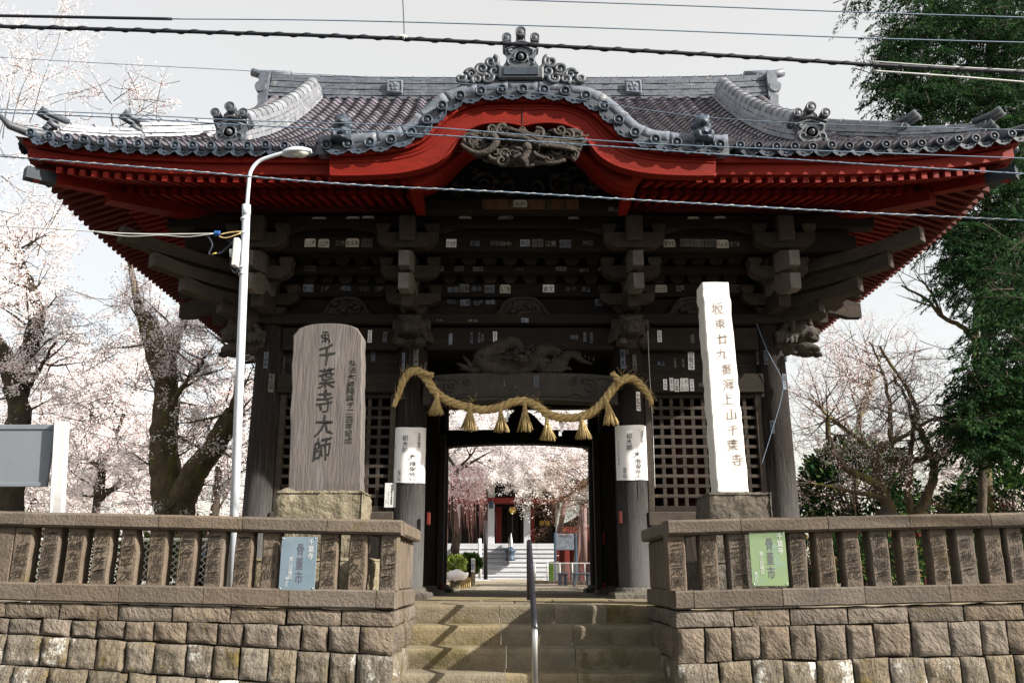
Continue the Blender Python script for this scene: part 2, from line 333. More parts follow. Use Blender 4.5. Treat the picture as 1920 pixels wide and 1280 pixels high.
def cloud(name, c, size, mats, probs, parent, seed=1, aspect=1.0, axis=None, spread=1.0, **props):
    """many small leaf faces: centres c (N,3); axis (N,3) long direction or None for random"""
    rg = np.random.default_rng(seed); c = np.asarray(c, dtype=float); N = len(c)
    a = rg.normal(size=(N, 3)) if axis is None else np.asarray(axis)+rg.normal(size=(N, 3))*spread
    a /= np.linalg.norm(a, axis=1, keepdims=True)+1e-9
    b = np.cross(a, rg.normal(size=(N, 3))); b /= np.linalg.norm(b, axis=1, keepdims=True)+1e-9
    sz = size*rg.uniform(.6, 1.35, size=(N, 1)); a = a*sz*aspect*.5; b = b*sz*.5
    v = np.stack([c-a, c+b*.9-a*.1, c+a, c-b*.9+a*.1], axis=1).reshape(-1, 3)
    me = bpy.data.meshes.new(name); me.vertices.add(4*N); me.loops.add(4*N); me.polygons.add(N)
    me.vertices.foreach_set('co', v.ravel()); me.loops.foreach_set('vertex_index', np.arange(4*N, dtype=np.int32))
    me.polygons.foreach_set('loop_start', np.arange(0, 4*N, 4, dtype=np.int32))
    for m in mats: me.materials.append(M[m])
    me.polygons.foreach_set('material_index', rg.choice(len(mats), size=N, p=np.array(probs)/sum(probs)).astype(np.int32))
    me.update(calc_edges=True)
    return link(name, me, None, parent, **props)
# ---------------- setting: ground, road, terrace walls, stairs ----------------
rg = random.Random(7)
def rise(X): return .022*max(0, abs(X-.18)-1.0)           # courses raised outward to imitate a lens's barrel bow; the road is flat
MB().add([(-300, 7.02, -.03), (-.93, 7.02, -.03), (1.29, 7.02, -.03), (300, 7.02, -.03), (300, 8.9, -.03), (1.29, 8.9, -.03), (-.93, 8.9, -.03), (-300, 8.9, -.03), (300, 500, -.03), (-300, 500, -.03)], [(0, 1, 6, 7), (2, 3, 4, 5), (7, 6, 5, 4, 8, 9)]).build('ground', 'soil', kind='structure')
MB().add([(-300, -80, -1.36), (300, -80, -1.36), (300, 7.3, -1.36), (-300, 7.3, -1.36)], [(0, 1, 2, 3)]).build('road', 'asphalt', kind='structure')
YW = 6.95; XL, XR = -.91, 1.27
def stone_face(mb, o, ux, uz, n, w, h, dep, pil, amp, seed, nx=6, nz=5, sh=0, zl=(0, 0), zh=(0, 0)):
    """one dressed stone: rough pillowed front, sides running back"""
    o, ux, uz, n = Vector(o), Vector(ux), Vector(uz), Vector(n); rows = []
    for j in range(nz+1):
        r = []
        for i in range(nx+1):
            a, b = i/nx, j/nz
            e = min(a*w, (1-a)*w, b*h, (1-b)*h)/.034; e = min(1, e); e = math.sin(e*math.pi/2)
            x = a*w; lo = zl[0]*(1-a)+zl[1]*a; z = lo+b*(h+zh[0]*(1-a)+zh[1]*a-lo)+(a-.5)*sh
            p = o+ux*x+uz*z
            q = noise.noise((p.x*9+seed, p.z*9+p.y*7, seed*1.7))+.7*noise.noise((p.x*24, p.z*24+p.y*17, seed))
            wob = .011*noise.noise((p.x*6, p.z*6+p.y*4, seed+9)) if e < .9 else 0
            r.append(p+n*(pil*(e-1)+amp*q*e)+ux*wob+uz*wob)
        rows.append(r)
    mb.grid([r[:] for r in rows], sm=True)
    bd = rows[0]+[r[-1] for r in rows[1:]]+rows[-1][-2::-1]+[r[0] for r in rows[-2:0:-1]]
    mb.strip(bd+[bd[0]], [p-n*dep for p in bd]+[bd[0]-n*dep], sm=False)
    return mb
COURSES = [(-.002, -.118, .45, .010, .010), (-.122, -.325, .215, .020, .017), (-.33, -.575, .26, .020, .016), (-.58, -.83, .27, .028, .012), (-.835, -1.09, .3, .028, .012), (-1.095, -1.37, .3, .028, .012)]
RC = [(-.002, -.125, .45, .010, .010), (-.13, -.375, .235, .020, .018), (-.38, -.62, .25, .020, .016), (-.625, -.86, .28, .028, .012), (-.865, -1.10, .3, .028, .012), (-1.105, -1.37, .3, .028, .012)]
def retaining_wall(xa, xb, side, courses, label):
    t = thing('retaining_wall', label, 'wall', ((xa+xb)/2, YW+.3, -1.36))
    seed = 0
    for ci, (z1, z0, wid, pil, amp) in enumerate(courses):
        proud = .012*ci; x = xa
        xs = [xa]
        while x < xb-.02:
            w = wid*(rg.uniform(.95, 1.05) if ci == 0 else rg.uniform(.78, 1.25)); x = min(xb, x+w)
            if xb-x < wid*.45: x = xb
            xs.append(x)
        if side > 0 and ci > 1: pass
        for a, b in zip(xs, xs[1:]):
            seed += 1; m = (a+b)/2; dz = rise(m); sl = rise(b)-rise(a); jl = 0 if ci < 1 else rg.uniform(-.012, .012)
            mb = MB(); g = .007
            tb = lambda c, X: {1: .095, 2: .13}[c]*max(0, min(1, (-.9-X)/3.1)) if (side < 0 and c in (1, 2)) else .018*noise.noise((X*2.3, c*5.1, side))*(c > 0)
            zl = (tb(ci, a), tb(ci, b)); zh = (tb(ci-1, a), tb(ci-1, b)) if ci > 0 else (0, 0)
            stone_face(mb, (a+g, YW-proud-rg.uniform(0, .012), z0+g*.6+dz+jl*.3), (1, 0, 0), (0, 0, 1), (0, -1, 0), b-a-2*g, z1-z0-g*.9, .22, pil, amp, seed+ci*50+side*300, 14 if ci == 0 else 9, 6 if ci == 0 else 9, sl, zl, zh)
            mb.build('stone', 'wall' if ci < 2 else 'wall_low', t)
        # the return beside the stairs
        X = XL+proud*.6 if side < 0 else XR-proud*.6; y = YW+.02
        while y < 8.45:
            w = min(wid*rg.uniform(.9, 1.3), 8.5-y);  w = 8.5-y if 8.5-y-w < .12 else w
            mb = MB(); seed += 1
            if side < 0: stone_face(mb, (X, y+.006, z0+.006), (0, 1, 0), (0, 0, 1), (1, 0, 0), w-.012, z1-z0-.008, .2, pil, amp, seed+777)
            else: stone_face(mb, (X, y+w-.006, z0+.006), (0, -1, 0), (0, 0, 1), (-1, 0, 0), w-.012, z1-z0-.008, .2, pil, amp, seed+999)
            mb.build('stone', 'wall' if ci < 2 else 'wall_low', t); y += w
    MB().box(xa if side < 0 else XR+.1, XL-.1 if side < 0 else xb, YW+.1, 8.4, -1.36, -.035).build('core', 'wall_low', t)
    return t
retaining_wall(-6.6, XL+.002, -1, COURSES, 'rough brown stone retaining wall under the fence with the blue sign, beside the stairs')
retaining_wall(XR-.002, 6.9, 1, RC, 'rough brown stone retaining wall under the fence with the green sign, beside the stairs')

# stairs of long stone blocks
st = thing('stone_stairs', 'worn tan stone stairs climbing between the two walls to the gate', 'stairs', (.18, 7.5, -1.36))
JN = [(-.12, .40, .90), (-.1, .55), (-.05, .55), (-.06, .54), (-.2, .5), (-.1, .6), (0, .5), (-.2, .4)]
for i in range(8):
    z1 = -.17*i; z0 = z1-.175; y0 = 8.5-.33*i; xs = [XL-.12]+[j for j in JN[i]]+[XR+.12]
    for a, b in zip(xs, xs[1:]):
        mb = MB(); g = .002; nx = max(6, int((b-a)/.09)); c = .016
        prof = [(y0+.42, z1), (y0+.2, z1-.002), (y0+.03, z1-.001), (y0+.010, z1-.004), (y0+.001, z1-.016), (y0, z1-.05), (y0+.006, z1-.11), (y0+.010, z0)]
        rows = []
        for (yy, zz) in prof:
            rows.append([Vector((a+g+(b-a-2*g)*k/nx, yy+.005*noise.noise((k*.9+a*9, zz*9, i)), zz+.005*noise.noise((k*.8+a*7, yy*8, i+5)))) for k in range(nx+1)])
        mb.grid(rows[::-1]); e0 = [r[0] for r in rows]; e1 = [r[-1] for r in rows]
        mb.add(e0, [tuple(range(len(e0)))]); mb.add(e1, [tuple(range(len(e1)))[::-1]])
        mb.build('step_block', 'step', st)
# landing flagstones
mb = None
for r_, (ya, yb) in enumerate([(8.93, 9.7), (9.71, 10.4)]):
    xs = [-1.6, -.75, .02, .78, 1.95] if r_ == 0 else [-1.6, -.35, .45, 1.1, 1.95]
    for a, b in zip(xs, xs[1:]): MB().box(a+.004, b-.004, ya, yb, -.12, -.002+rg.uniform(-.003, .003), .012).build('flagstone', 'step', st)

# stone fences
def stone_fence(side, label, centers, cap_j, slab_j, names):
    x_end = XL if side < 0 else XR; far = -6.6 if side < 0 else 6.9
    t = thing('stone_fence', label, 'fence', (x_end, YW+.15, 0))
    inn = -side   # towards the stairs
    def run(js, z0, z1, yf, yb, nm, over, c):
        xs = sorted([far]+[xp(j, (990 if nm == 'cap_stone' else 1120), YW) for j in js]+[x_end+inn*over])
        for a, b in zip(xs, xs[1:]):
            mb = MB(); n = max(4, int((b-a)/.12)); rows = []
            prof = [(yb, z0), (yf+c, z0), (yf, z0+c), (yf, z1-c), (yf+c, z1), (yb, z1)]
            for (yy, zz) in prof: rows.append([Vector((a+.003+(b-a-.006)*k/n, yy+.004*noise.noise((k*.7+a*5, zz*8, 3)), zz+rise(a+(b-a)*k/n)+.004*noise.noise((k+a*5, yy*5, 8)))) for k in range(n+1)])
            mb.grid(rows, sm=False); mb.add([r[0] for r in rows], [(5, 4, 3, 2, 1, 0)]); mb.add([r[-1] for r in rows], [(0, 1, 2, 3, 4, 5)])
            mb.build(nm, 'fence', t)
    run(cap_j, .575, .69, YW-.045, YW+.23, 'cap_stone', .035, .018)
    run(slab_j, .012, .15, YW-.03, YW+.22, 'base_stone', .0, .012)
    # returns running back beside the stairs
    xo = x_end+inn*.035; xi = x_end-inn*.24
    for a, b in ((YW+.235, 7.75), (7.756, 8.40)):
        MB().box(xi, xo, a, b, .576, .69, .018).build('cap_stone', 'fence', t)
        MB().box(xi, x_end, a-.01, b, .012, .149, .012).build('base_stone', 'fence', t)
    y = YW+.30
    while y < 8.35:
        MB().box(x_end-inn*.17, x_end-inn*.03, y, y+.13, .149, .576, .014).build('baluster', 'fence', t); y += .2
    # front balusters with carved names
    k = 0
    ext = []
    cs = sorted(xp(c, 1050, YW) for c in centers)
    x = cs[0]-.215 if side < 0 else cs[-1]+.215
    while (x > far if side < 0 else x < far): ext.append(x); x += side*.215
    for i, X in enumerate(cs+ext):
        dz = rise(X); mb = MB(); w = .142+rg.uniform(-.006, .008); nz = 7; rows = []
        lean = rg.uniform(-.004, .004)
        chip = (side < 0 and i == 5)
        ring = [(-.5, 1), (-.5, .12), (-.42, 0), (-.15, 0), (.15, 0), (.42, 0), (.5, .12), (.5, 1)]
        for j in range(nz+1):
            b = j/nz; z = .149+.4275*b
            q = []
            for (u, v) in ring:
                uu = u*w
                if chip and u > .3: uu -= (.0 if b < .6 else (b-.6)*.09)
                q.append(Vector((X+uu+lean*b+.0055*noise.noise((X*9, z*9, u)), YW+.012+v*.13+.007*noise.noise((X*9+u*4, z*11, v+2)), z+dz)))
            rows.append(q)
        mb.grid([[rows[j][k2] for k2 in range(len(ring))] for j in range(nz+1)], sm=False)
        mb.strip([r[-1] for r in rows], [r[0] for r in rows], sm=False)
        ba = mb.build('baluster', 'fence', t)
        if i < len(cs) and names[i]:
            m2 = MB(); nm = names[i]; write(m2, nm, X+.002, .36+dz, .105, .37 if len(nm) > 3 else .30, YW+.0045, jit=.07, rg=rg, brush=.10)
            m2.build('inscription', 'engrave', ba)
    return t
LN = ['丁城松治', '斎藤源蔵', '山崎九商店', '松井芳蔵', '月岡平次', '庄内山商店', '長谷川清', '荒波新蔵', '西宮原松', '一柳仙', '', '伊藤与治', '細戸久松', '中村守蔵']
stone_fence(-1, 'brown stone fence of carved posts under a flat rail, with the blue sign', [3, 36, 88, 136, 186, 237, 292, 347, 400, 454, 505, 615, 669, 728],
            [47, 145, 300, 457, 615], [70, 225, 383, 543, 706], ['']+LN[:10]+LN[11:])
RN = ['三越元国', '関根文弥', '三宅重蔵', '笠原庄郎', '加勢肥蔵', '甲斐茂', '伊根勝蔵', '鳥海庄蔵', '宮野清蔵', '齋秋元', '水小糸', '市原商店', '']
stone_fence(1, 'brown stone fence of carved posts under a flat rail, with the green sign', [1270, 1331, 1385, 1498, 1550, 1600, 1653, 1708, 1765, 1816, 1868, 1910],
            [1387, 1550, 1703, 1855], [1300, 1466, 1620, 1779], RN)

# signs wired to the fences
def fence_sign(x0, x1, y0, y1, m, big, ink, label, skew):
    Y = YW-.02; a, b = xp(x0, 1050, Y), xp(x1, 1050, Y); z0, z1 = zp(y1, Y), zp(y0, Y)
    t = thing('sign', label, 'sign', ((a+b)/2, Y, z0))
    MB().box(a, b, Y-.006, Y+.004, z0, z1, .002).build('plate', m, t)
    w, h = b-a, z1-z0
    mb = MB(); write(mb, '骨董市', a+.55*w, z0+.50*h, .22*w, .78*h, Y-.0085); mb.build('lettering', ink, t)
    mb = MB(); write(mb, '千葉寺', a+.84*w, z0+.77*h, .17*w, .40*h, Y-.0085); write(mb, '第二日曜日', a+.30*w, z0+.42*h, .12*w, .42*h, Y-.0085); write(mb, '朝より', a+.12*w if skew else a+.22*w, z0+.16*h, .09*w, .2*h, Y-.0085)
    mb.build('small_lettering', 'white', t)
    mb = MB()
    for u in (a+.015, b-.015):
        for v in (z0+.015, z1-.015): mb.lathe([(.006, 0), (.006, .004), (0, .005)], 8, Matrix.Translation((u, Y-.006, v)) @ Matrix.Rotation(R(90), 4, 'X'))
    mb.build('screws', 'steel', t, kind='stuff')
fence_sign(526, 593, 1006, 1106, 'sign_blue', 'x', 'ink_grey', 'blue grey market sign with faded lettering wired to the stone fence posts', False)
fence_sign(1407, 1475, 995, 1098, 'sign_green', 'x', 'ink_grey', 'green market sign with dark lettering wired to the stone fence posts', True)

# handrail on the stairs
t = thing('handrail', 'single handrail with a steel post in the middle of the stone stairs', 'handrail', (.17, 6.8, -.85))
A, B = P(992, 1014, 8.55), P(1003, 1180, 6.85)
mb = MB(); n = 10
pts = [A+Vector((0, .02, -.55)), A+Vector((0, .02, -.04)), A+Vector((0, 0, -.008))]+[A.lerp(B, k/n) for k in range(1, n)]+[B+Vector((0, .01, .0))]
mb.tube(pts, .025, 12); mb.build('rail', 'blackpaint', t)
MB().tube([B+Vector((0, .02, .006)), B+Vector((0, -.012, -.012)), B+Vector((0, -.02, -.05)), B+Vector((0, -.02, -.75))], .025, 12).build('post', 'steel', t)
MB().lathe([(.05, 0), (.05, .008), (.024, .012)], 12, Matrix.Translation((A.x, A.y+.02, -.001))).build('foot_plate', 'steel', t)
# ---------------- the gate ----------------
AX = .10; GY = 13.0
gate = thing('temple_gate', 'old dark timber temple gate with red eaves and a grey tiled hip and gable roof', 'gate', (AX, GY, 0))
rg = random.Random(21)
CX = [AX-3.30, AX-1.41, AX+1.43, AX+3.32]; CYS = [11.0, 13.0, 15.0]
# platform floor of the gate
for (xa, xb) in ((AX-4.3, AX-1.5), (AX-1.495, AX+1.495), (AX+1.5, AX+4.3)):
    MB().box(xa, xb, 10.42, 15.9, -.2, .0, .015).build('floor_slab', 'step', gate)
colme = None
for j, y in enumerate(CYS):
    for i, x in enumerate(CX):
        if j == 1 and False: continue
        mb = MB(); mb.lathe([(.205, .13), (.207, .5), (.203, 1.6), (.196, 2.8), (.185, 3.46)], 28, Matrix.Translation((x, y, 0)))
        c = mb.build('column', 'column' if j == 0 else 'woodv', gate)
        mb = MB(); mb.lathe([(.0, .13), (.225, .13), (.245, .115), (.25, .09), (.29, .07), (.30, .065)], 28, Matrix.Translation((x, y, 0)))
        mb.box(x-.31, x+.31, y-.31, y+.31, -.02, .07, .02); mb.build('column_base', 'rubble_grey', gate)
def beam(nm, x0, x1, y0, y1, z0, z1, m='wood', c=.012): return MB().box(x0, x1, y0, y1, z0, z1, c).build(nm, m, gate)
z_k0, z_k1 = zp(655, 10.85), zp(613, 10.85)
bays = [(CX[0], CX[1]), (CX[1], CX[2]), (CX[2], CX[3])]
for (a, b) in bays: beam('head_beam', a+.17, b-.17, 10.86, 11.12, z_k0, z_k1)
for y in (13, 15): beam('head_beam', CX[0]-.1, CX[3]+.1, y-.12, y+.12, z_k0, z_k1)
for x in (CX[0], CX[3]): beam('head_beam', x-.12, x+.12, 11.2, 14.8, z_k0, z_k1)
for x in (CX[1], CX[2]): beam('head_beam', x-.11, x+.11, 11.2, 14.8, z_k0, z_k1)
beam('top_plate', CX[0]-.45, CX[3]+.45, 10.76, 11.26, 3.463, 3.60, c=.015)
beam('top_plate', CX[0]-.25, CX[3]+.25, 14.75, 15.25, 3.463, 3.60)
for x in (CX[0], CX[3]): beam('top_plate', x-.25, x+.25, 11.265, 14.745, 3.463, 3.60)
# inner ceiling and walls
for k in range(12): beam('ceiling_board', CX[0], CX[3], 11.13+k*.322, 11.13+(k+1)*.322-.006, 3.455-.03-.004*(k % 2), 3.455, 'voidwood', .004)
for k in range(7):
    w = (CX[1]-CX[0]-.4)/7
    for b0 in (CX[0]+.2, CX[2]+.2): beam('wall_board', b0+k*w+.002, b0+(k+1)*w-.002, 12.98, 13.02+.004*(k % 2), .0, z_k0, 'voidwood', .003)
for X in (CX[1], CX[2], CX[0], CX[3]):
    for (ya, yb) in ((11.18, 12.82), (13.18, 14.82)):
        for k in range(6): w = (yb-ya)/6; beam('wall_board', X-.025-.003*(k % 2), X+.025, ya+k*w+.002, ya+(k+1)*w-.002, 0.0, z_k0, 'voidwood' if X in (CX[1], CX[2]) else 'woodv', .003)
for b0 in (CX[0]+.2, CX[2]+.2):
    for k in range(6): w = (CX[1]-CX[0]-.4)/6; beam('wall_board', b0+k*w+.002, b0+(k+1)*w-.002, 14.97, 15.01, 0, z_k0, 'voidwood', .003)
# door posts of the middle row and the rear lintel seen through the passage
for sx, X in ((1, CX[1]), (-1, CX[2])):
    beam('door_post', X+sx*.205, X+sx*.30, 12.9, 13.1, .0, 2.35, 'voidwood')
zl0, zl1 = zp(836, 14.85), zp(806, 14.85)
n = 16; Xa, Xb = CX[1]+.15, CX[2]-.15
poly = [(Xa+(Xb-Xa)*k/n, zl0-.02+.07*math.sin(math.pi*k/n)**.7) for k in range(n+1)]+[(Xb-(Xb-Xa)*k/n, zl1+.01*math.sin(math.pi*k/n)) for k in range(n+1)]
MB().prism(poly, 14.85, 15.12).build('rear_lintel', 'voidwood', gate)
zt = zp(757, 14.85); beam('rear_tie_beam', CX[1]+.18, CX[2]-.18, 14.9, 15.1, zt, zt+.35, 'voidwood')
# frog-leg strut standing on the rear lintel
q = [(-.62, 0), (-.5, .02), (-.36, .12), (-.24, .24), (-.12, .31), (-.10, .42), (.10, .42), (.12, .31), (.24, .24), (.36, .12), (.5, .02), (.62, 0)]
MB().prism([(AX+.06+a, zl1-.01+b*(zt-zl1+.02)/.42) for a, b in q[::-1]][::-1], 14.92, 15.06).build('frog_leg_strut', 'voidwood', gate)
# front lintel (rainbow beam) with carved scrolls
zb0, zb1 = zp(757, 10.8), zp(698, 10.8); Xa, Xb = CX[1]+.16, CX[2]-.16; n = 24
def lin_lo(u): return zb0-.01+.075*max(0, math.sin(math.pi*u))**.6
def lin_hi(u): return zb1-.055*(abs(2*u-1)**4)
poly = [(Xa+(Xb-Xa)*k/n, lin_lo(k/n)) for k in range(n+1)]+[(Xb-(Xb-Xa)*k/n, lin_hi(1-k/n)) for k in range(n+1)]
lint = MB().prism(poly, 10.83, 11.13).build('rainbow_lintel', 'carving', gate)
mb = MB(); mb.tube([Vector((Xa+(Xb-Xa)*k/n, 10.83, lin_lo(k/n)+.045)) for k in range(1, n)], .012, 6); mb.build('bead_moulding', 'carving', lint)
def scroll(cx, cz, r, turns, sx, y, ph=0):
    return [Vector((cx+sx*r*(1-t/36*.88)*math.cos(ph+turns*2*math.pi*t/36), y, cz+r*(1-t/36*.88)*math.sin(ph+turns*2*math.pi*t/36))) for t in range(37)]
for sx, X in ((1, Xa), (-1, Xb)):
    mb = MB(); zc = (zb0+zb1)/2
    mb.tube(scroll(X+sx*.36, zc+.03, .11, 1.6, sx, 10.825, .4), .016, 6)
    mb.tube(scroll(X+sx*.58, zc+.10, .06, 1.4, sx, 10.825, 2.), .012, 6)
    mb.tube([Vector((X+sx*.05, 10.825, zc+.1)), Vector((X+sx*.16, 10.823, zc+.14)), Vector((X+sx*.28, 10.823, zc+.12)), Vector((X+sx*.46, 10.823, zc+.13))], .013, 6)
    mb.tube([Vector((X+sx*.30, 10.825, zc-.09)), Vector((X+sx*.42, 10.823, zc-.12)), Vector((X+sx*.55, 10.823, zc-.06)), Vector((X+sx*.66, 10.825, zc-.11)), Vector((X+sx*.74, 10.825, zc-.10))], .012, 6)
    mb.build('scroll_relief', 'carving', lint)
# side bays: boards, tie beams, lattices
zn0, zn1 = zp(735, 10.82), zp(699, 10.82)
for (a, b) in (bays[0], bays[2]):
    beam('tie_beam', a+.15, b-.15, 10.84, 11.10, zn0, zn1)
    hgt = (z_k0-zn1)/2
    for k in range(2): beam('wall_board', a+.15, b-.15, 10.985+.006*k, 11.03, zn1+k*hgt+.002, zn1+(k+1)*hgt-.002, 'wood', .004)
    zA, zB = zp(956, 10.93), zn0-.002
    xa, xb = a+.19, b-.19
    for X in (xa, xb-.075): beam('lattice_frame', X, X+.075, 10.90, 11.02, zA-.02, zB, 'bracket', .006)
    beam('lattice_frame', xa+.077, xb-.077, 10.90, 11.02, zB-.06, zB, 'wood', .006); beam('lattice_frame', xa+.077, xb-.077, 10.90, 11.02, zA-.02, zA+.05, 'wood', .006)
    nx, nz = 10, 11; i0, i1 = xa+.077, xb-.077; k0, k1 = zA+.05, zB-.06
    for k in range(1, nx): X = i0+(i1-i0)*k/nx; beam('lattice_bar', X-.023, X+.023, 10.925, 10.965, k0, k1, 'bracket', .004)
    for k in range(1, nz): Z = k0+(k1-k0)*k/nz; beam('lattice_bar', i0, i1, 10.921, 10.961, Z-.021, Z+.021, 'bracket', .004)
    beam('sill_beam', a+.17, b-.17, 10.84, 11.06, zA-.20, zA-.022, 'bracket')
    for k in range(5): w = (b-a-.34)/5; beam('wall_board', a+.17+k*w+.002, a+.17+(k+1)*w-.002, 10.94, 10.98, .02, zA-.2, 'woodv', .004)
# ---- upper front: plank wall, ties and rows of bearing blocks
for k in range(5): beam('wall_board', CX[0], CX[3], 11.02+.004*(k % 2), 11.07, 3.60+k*.32, 3.60+(k+1)*.32-.004, 'wood', .004)
for X in (CX[0]-.02, CX[3]+.02):
    for k in range(4): beam('wall_board', X-.03, X+.03, 11.1, 14.9, 3.60+k*.35, 3.60+(k+1)*.35-.004, 'voidwood', .004)
beam('wall_board', CX[0], CX[3], 14.98, 15.03, 3.6, 5.0, 'voidwood')
def tie_row(y, d, pt, pb, x_out, blocks, m='wood'):
    z0, z1 = zp(pb, y), zp(pt, y)
    beam('bracket_tie', CX[0]-x_out, CX[3]+x_out, y, y+d, z0, z1, m)
    if blocks:
        zb, zc = zp(blocks[1], y), zp(blocks[0], y)
        for (a, b) in bays:
            nb = 5 if b-a < 2.3 else 8
            for k in range(nb):
                x = a+.46+(b-a-.92)*k/(nb-1)
                if min(abs(x-c) for c in CX) < .33: continue
                h = zc-zb; poly = [(x-.055, zb), (x+.055, zb), (x+.095, zb+h*.45), (x+.095, zc), (x-.095, zc), (x-.095, zb+h*.45)]
                MB().prism(poly, y+.01, y+.19).build('bearing_block', 'bracket', gate)
    return z0, z1
tie_row(10.92, .10, 531, 556, .25, (512, 530))
tie_row(10.66, .12, 497, 511, .6, (480, 496.5))
beam('bracket_tie', CX[0]-.6, CX[3]+.6, 10.40, 10.52, zp(479, 10.4), zp(470, 10.4))
zt0, zt1 = zp(470, 10.12), zp(441, 10.12)
beam('bracket_tie', CX[0]-.95, CX[3]+.95, 10.12, 10.24, zt0, zt1)
zp0, zp1 = zp(428, 10.12), zp(404, 10.12)
beam('eave_purlin', CX[0]-1.2, CX[3]+1.2, 10.10, 10.26, zp0, zp1)
beam('frieze_board', CX[0]-.9, CX[3]+.9, 10.19, 10.22, zt1, zp0)
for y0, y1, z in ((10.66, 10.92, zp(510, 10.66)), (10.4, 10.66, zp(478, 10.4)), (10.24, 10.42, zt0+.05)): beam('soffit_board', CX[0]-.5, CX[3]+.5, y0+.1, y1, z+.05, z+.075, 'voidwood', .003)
# curved arch brackets under the purlin in each bay (gently bowed boards)
for (a, b) in bays:
    for sx, X in ((1, a), (-1, b)):
        mb = MB(); pts = []
        for k in range(9):
            t = k/8; pts.append((X+sx*(.42+.30*t), zt1+.02+(zp0-zt1-.02)*math.sin(t*math.pi/2)))
        poly = pts+[(X+sx*.76, zp0), (X+sx*.76, zp0+.001)]
        poly = [(X+sx*.36, zp0), (X+sx*.36, zt1)]+pts
        if sx > 0: poly = poly[::1]
        MB().prism(poly if sx > 0 else poly[::-1], 10.135, 10.185).build('arch_brace', 'bracket', gate)
# ---- bracket clusters
def arm_profile(L, z0, z1, drop):     # side view of a tail arm: outward is +x, scooped end
    h = z1-z0
    return [(0, z0+drop), (L*.45, z0+drop*.42), (L*.78, z0+.03), (L*.86, z0-.0), (L, z0), (L, z1-.04), (L*.93, z1-.02), (L*.86, z1+.015), (L*.8, z1+.06), (L*.45, z1+drop*.5), (0, z1+drop)]
def boat(w, h): return [(-w*.62, 0), (w*.62, 0), (w*.86, h*.22), (w, h*.5), (w, h), (-w, h), (-w, h*.5), (-w*.86, h*.22)]
def bracket(cx, cy, ang, corner=False, cross=True):
    b = bpy.data.objects.new('bracket', None); COL.objects.link(b); b.location = (cx, cy, 3.6); b.parent = gate; b.matrix_parent_inverse = pworld(gate).inverted()
    Z = Matrix.Translation((cx, cy, 0)) @ Matrix.Rotation(ang, 4, 'Z')       # local: -Y outward
    side = Z @ Matrix.Rotation(R(-90), 4, 'Z')                                  # local x of a profile -> outward
    def prof(nm, poly, w, m, off=0): MB().prism(poly, -w/2+off, w/2+off, M4=side).build(nm, m, b)
    # big base block
    mb = MB(); mb.box(-.19, .19, -.19, .19, 3.70, 3.80, .01, M4=Z); mb.prism([(-.13, 3.602), (.13, 3.602), (.19, 3.698), (-.19, 3.698)], -.18, .18, M4=Z); mb.build('base_block', 'bracket', b)
    prof('bracket_arm', arm_profile(.80, zp(575, 10.25), zp(548, 10.25), .08), .15, 'bracket')
    k = 1.0
    prof('tail_arm', arm_profile(1.26, 3.60, 3.835, .30), .125, 'bracket_end' if abs(ang) < .1 else 'bracket')
    prof('tail_arm', arm_profile(1.29, 3.885, 4.115, .32), .125, 'bracket_end' if abs(ang) < .1 else 'bracket')
    if cross:
        for (d, z, h, w) in ((-.16, 3.72, .16, .36), (-.62, 4.10-.17, .17, .37), (-.95, zp(470, 10.05)+.02, .20, .38)):
            MB().prism([(x, z+q) for x, q in boat(w, h)], d-.075, d+.075, M4=Z).build('cross_arm', 'bracket', b)
            for x in (-w+.07, w-.07, 0):
                hh = .11; zz = z+h
                MB().prism([(x-.05, zz), (x+.05, zz), (x+.085, zz+.05), (x+.085, zz+hh), (x-.085, zz+hh), (x-.085, zz+.05)], d-.085, d+.085, M4=Z).build('bearing_block', 'bracket', b)
        MB().box(-.10, .10, -1.12, -.85, zp(452, 9.95), zp(405, 9.95), .02, M4=Z).build('strut_block', 'bracket', b)
    return b
for x in CX: bracket(x, 11.0, 0)
for y in CYS:
    bracket(CX[0], y, R(-90)); bracket(CX[3], y, R(90))
bracket(CX[1], 15.0, R(180)); bracket(CX[2], 15.0, R(180))
for cx, cy, ang, sx in ((CX[0], 11.0, R(-45), -1), (CX[3], 11.0, R(45), 1), (CX[0], 15.0, R(-135), -1), (CX[3], 15., R(135), 1)):
    b = bpy.data.objects.new('corner_bracket', None); COL.objects.link(b); b.location = (cx, cy, 3.6); b.parent = gate; b.matrix_parent_inverse = pworld(gate).inverted()
    side = Matrix.Translation((cx, cy, 0)) @ Matrix.Rotation(ang, 4, 'Z') @ Matrix.Rotation(R(-90), 4, 'Z')
    for (d, z) in ((.78, 3.60), (1.30, 3.76), (1.70, 3.97), (2.10, 4.19)):
        L = d*1.0
        poly = [(0, z-.13), (L*.55, z-.13), (L*.8, z-.11), (L, z-.075), (L, z+.10), (L*.8, z+.045), (L*.55, z+.02), (0, z+.06)]
        MB().prism(poly, -.08, .08, M4=side).build('tail_arm', 'bracket', b)
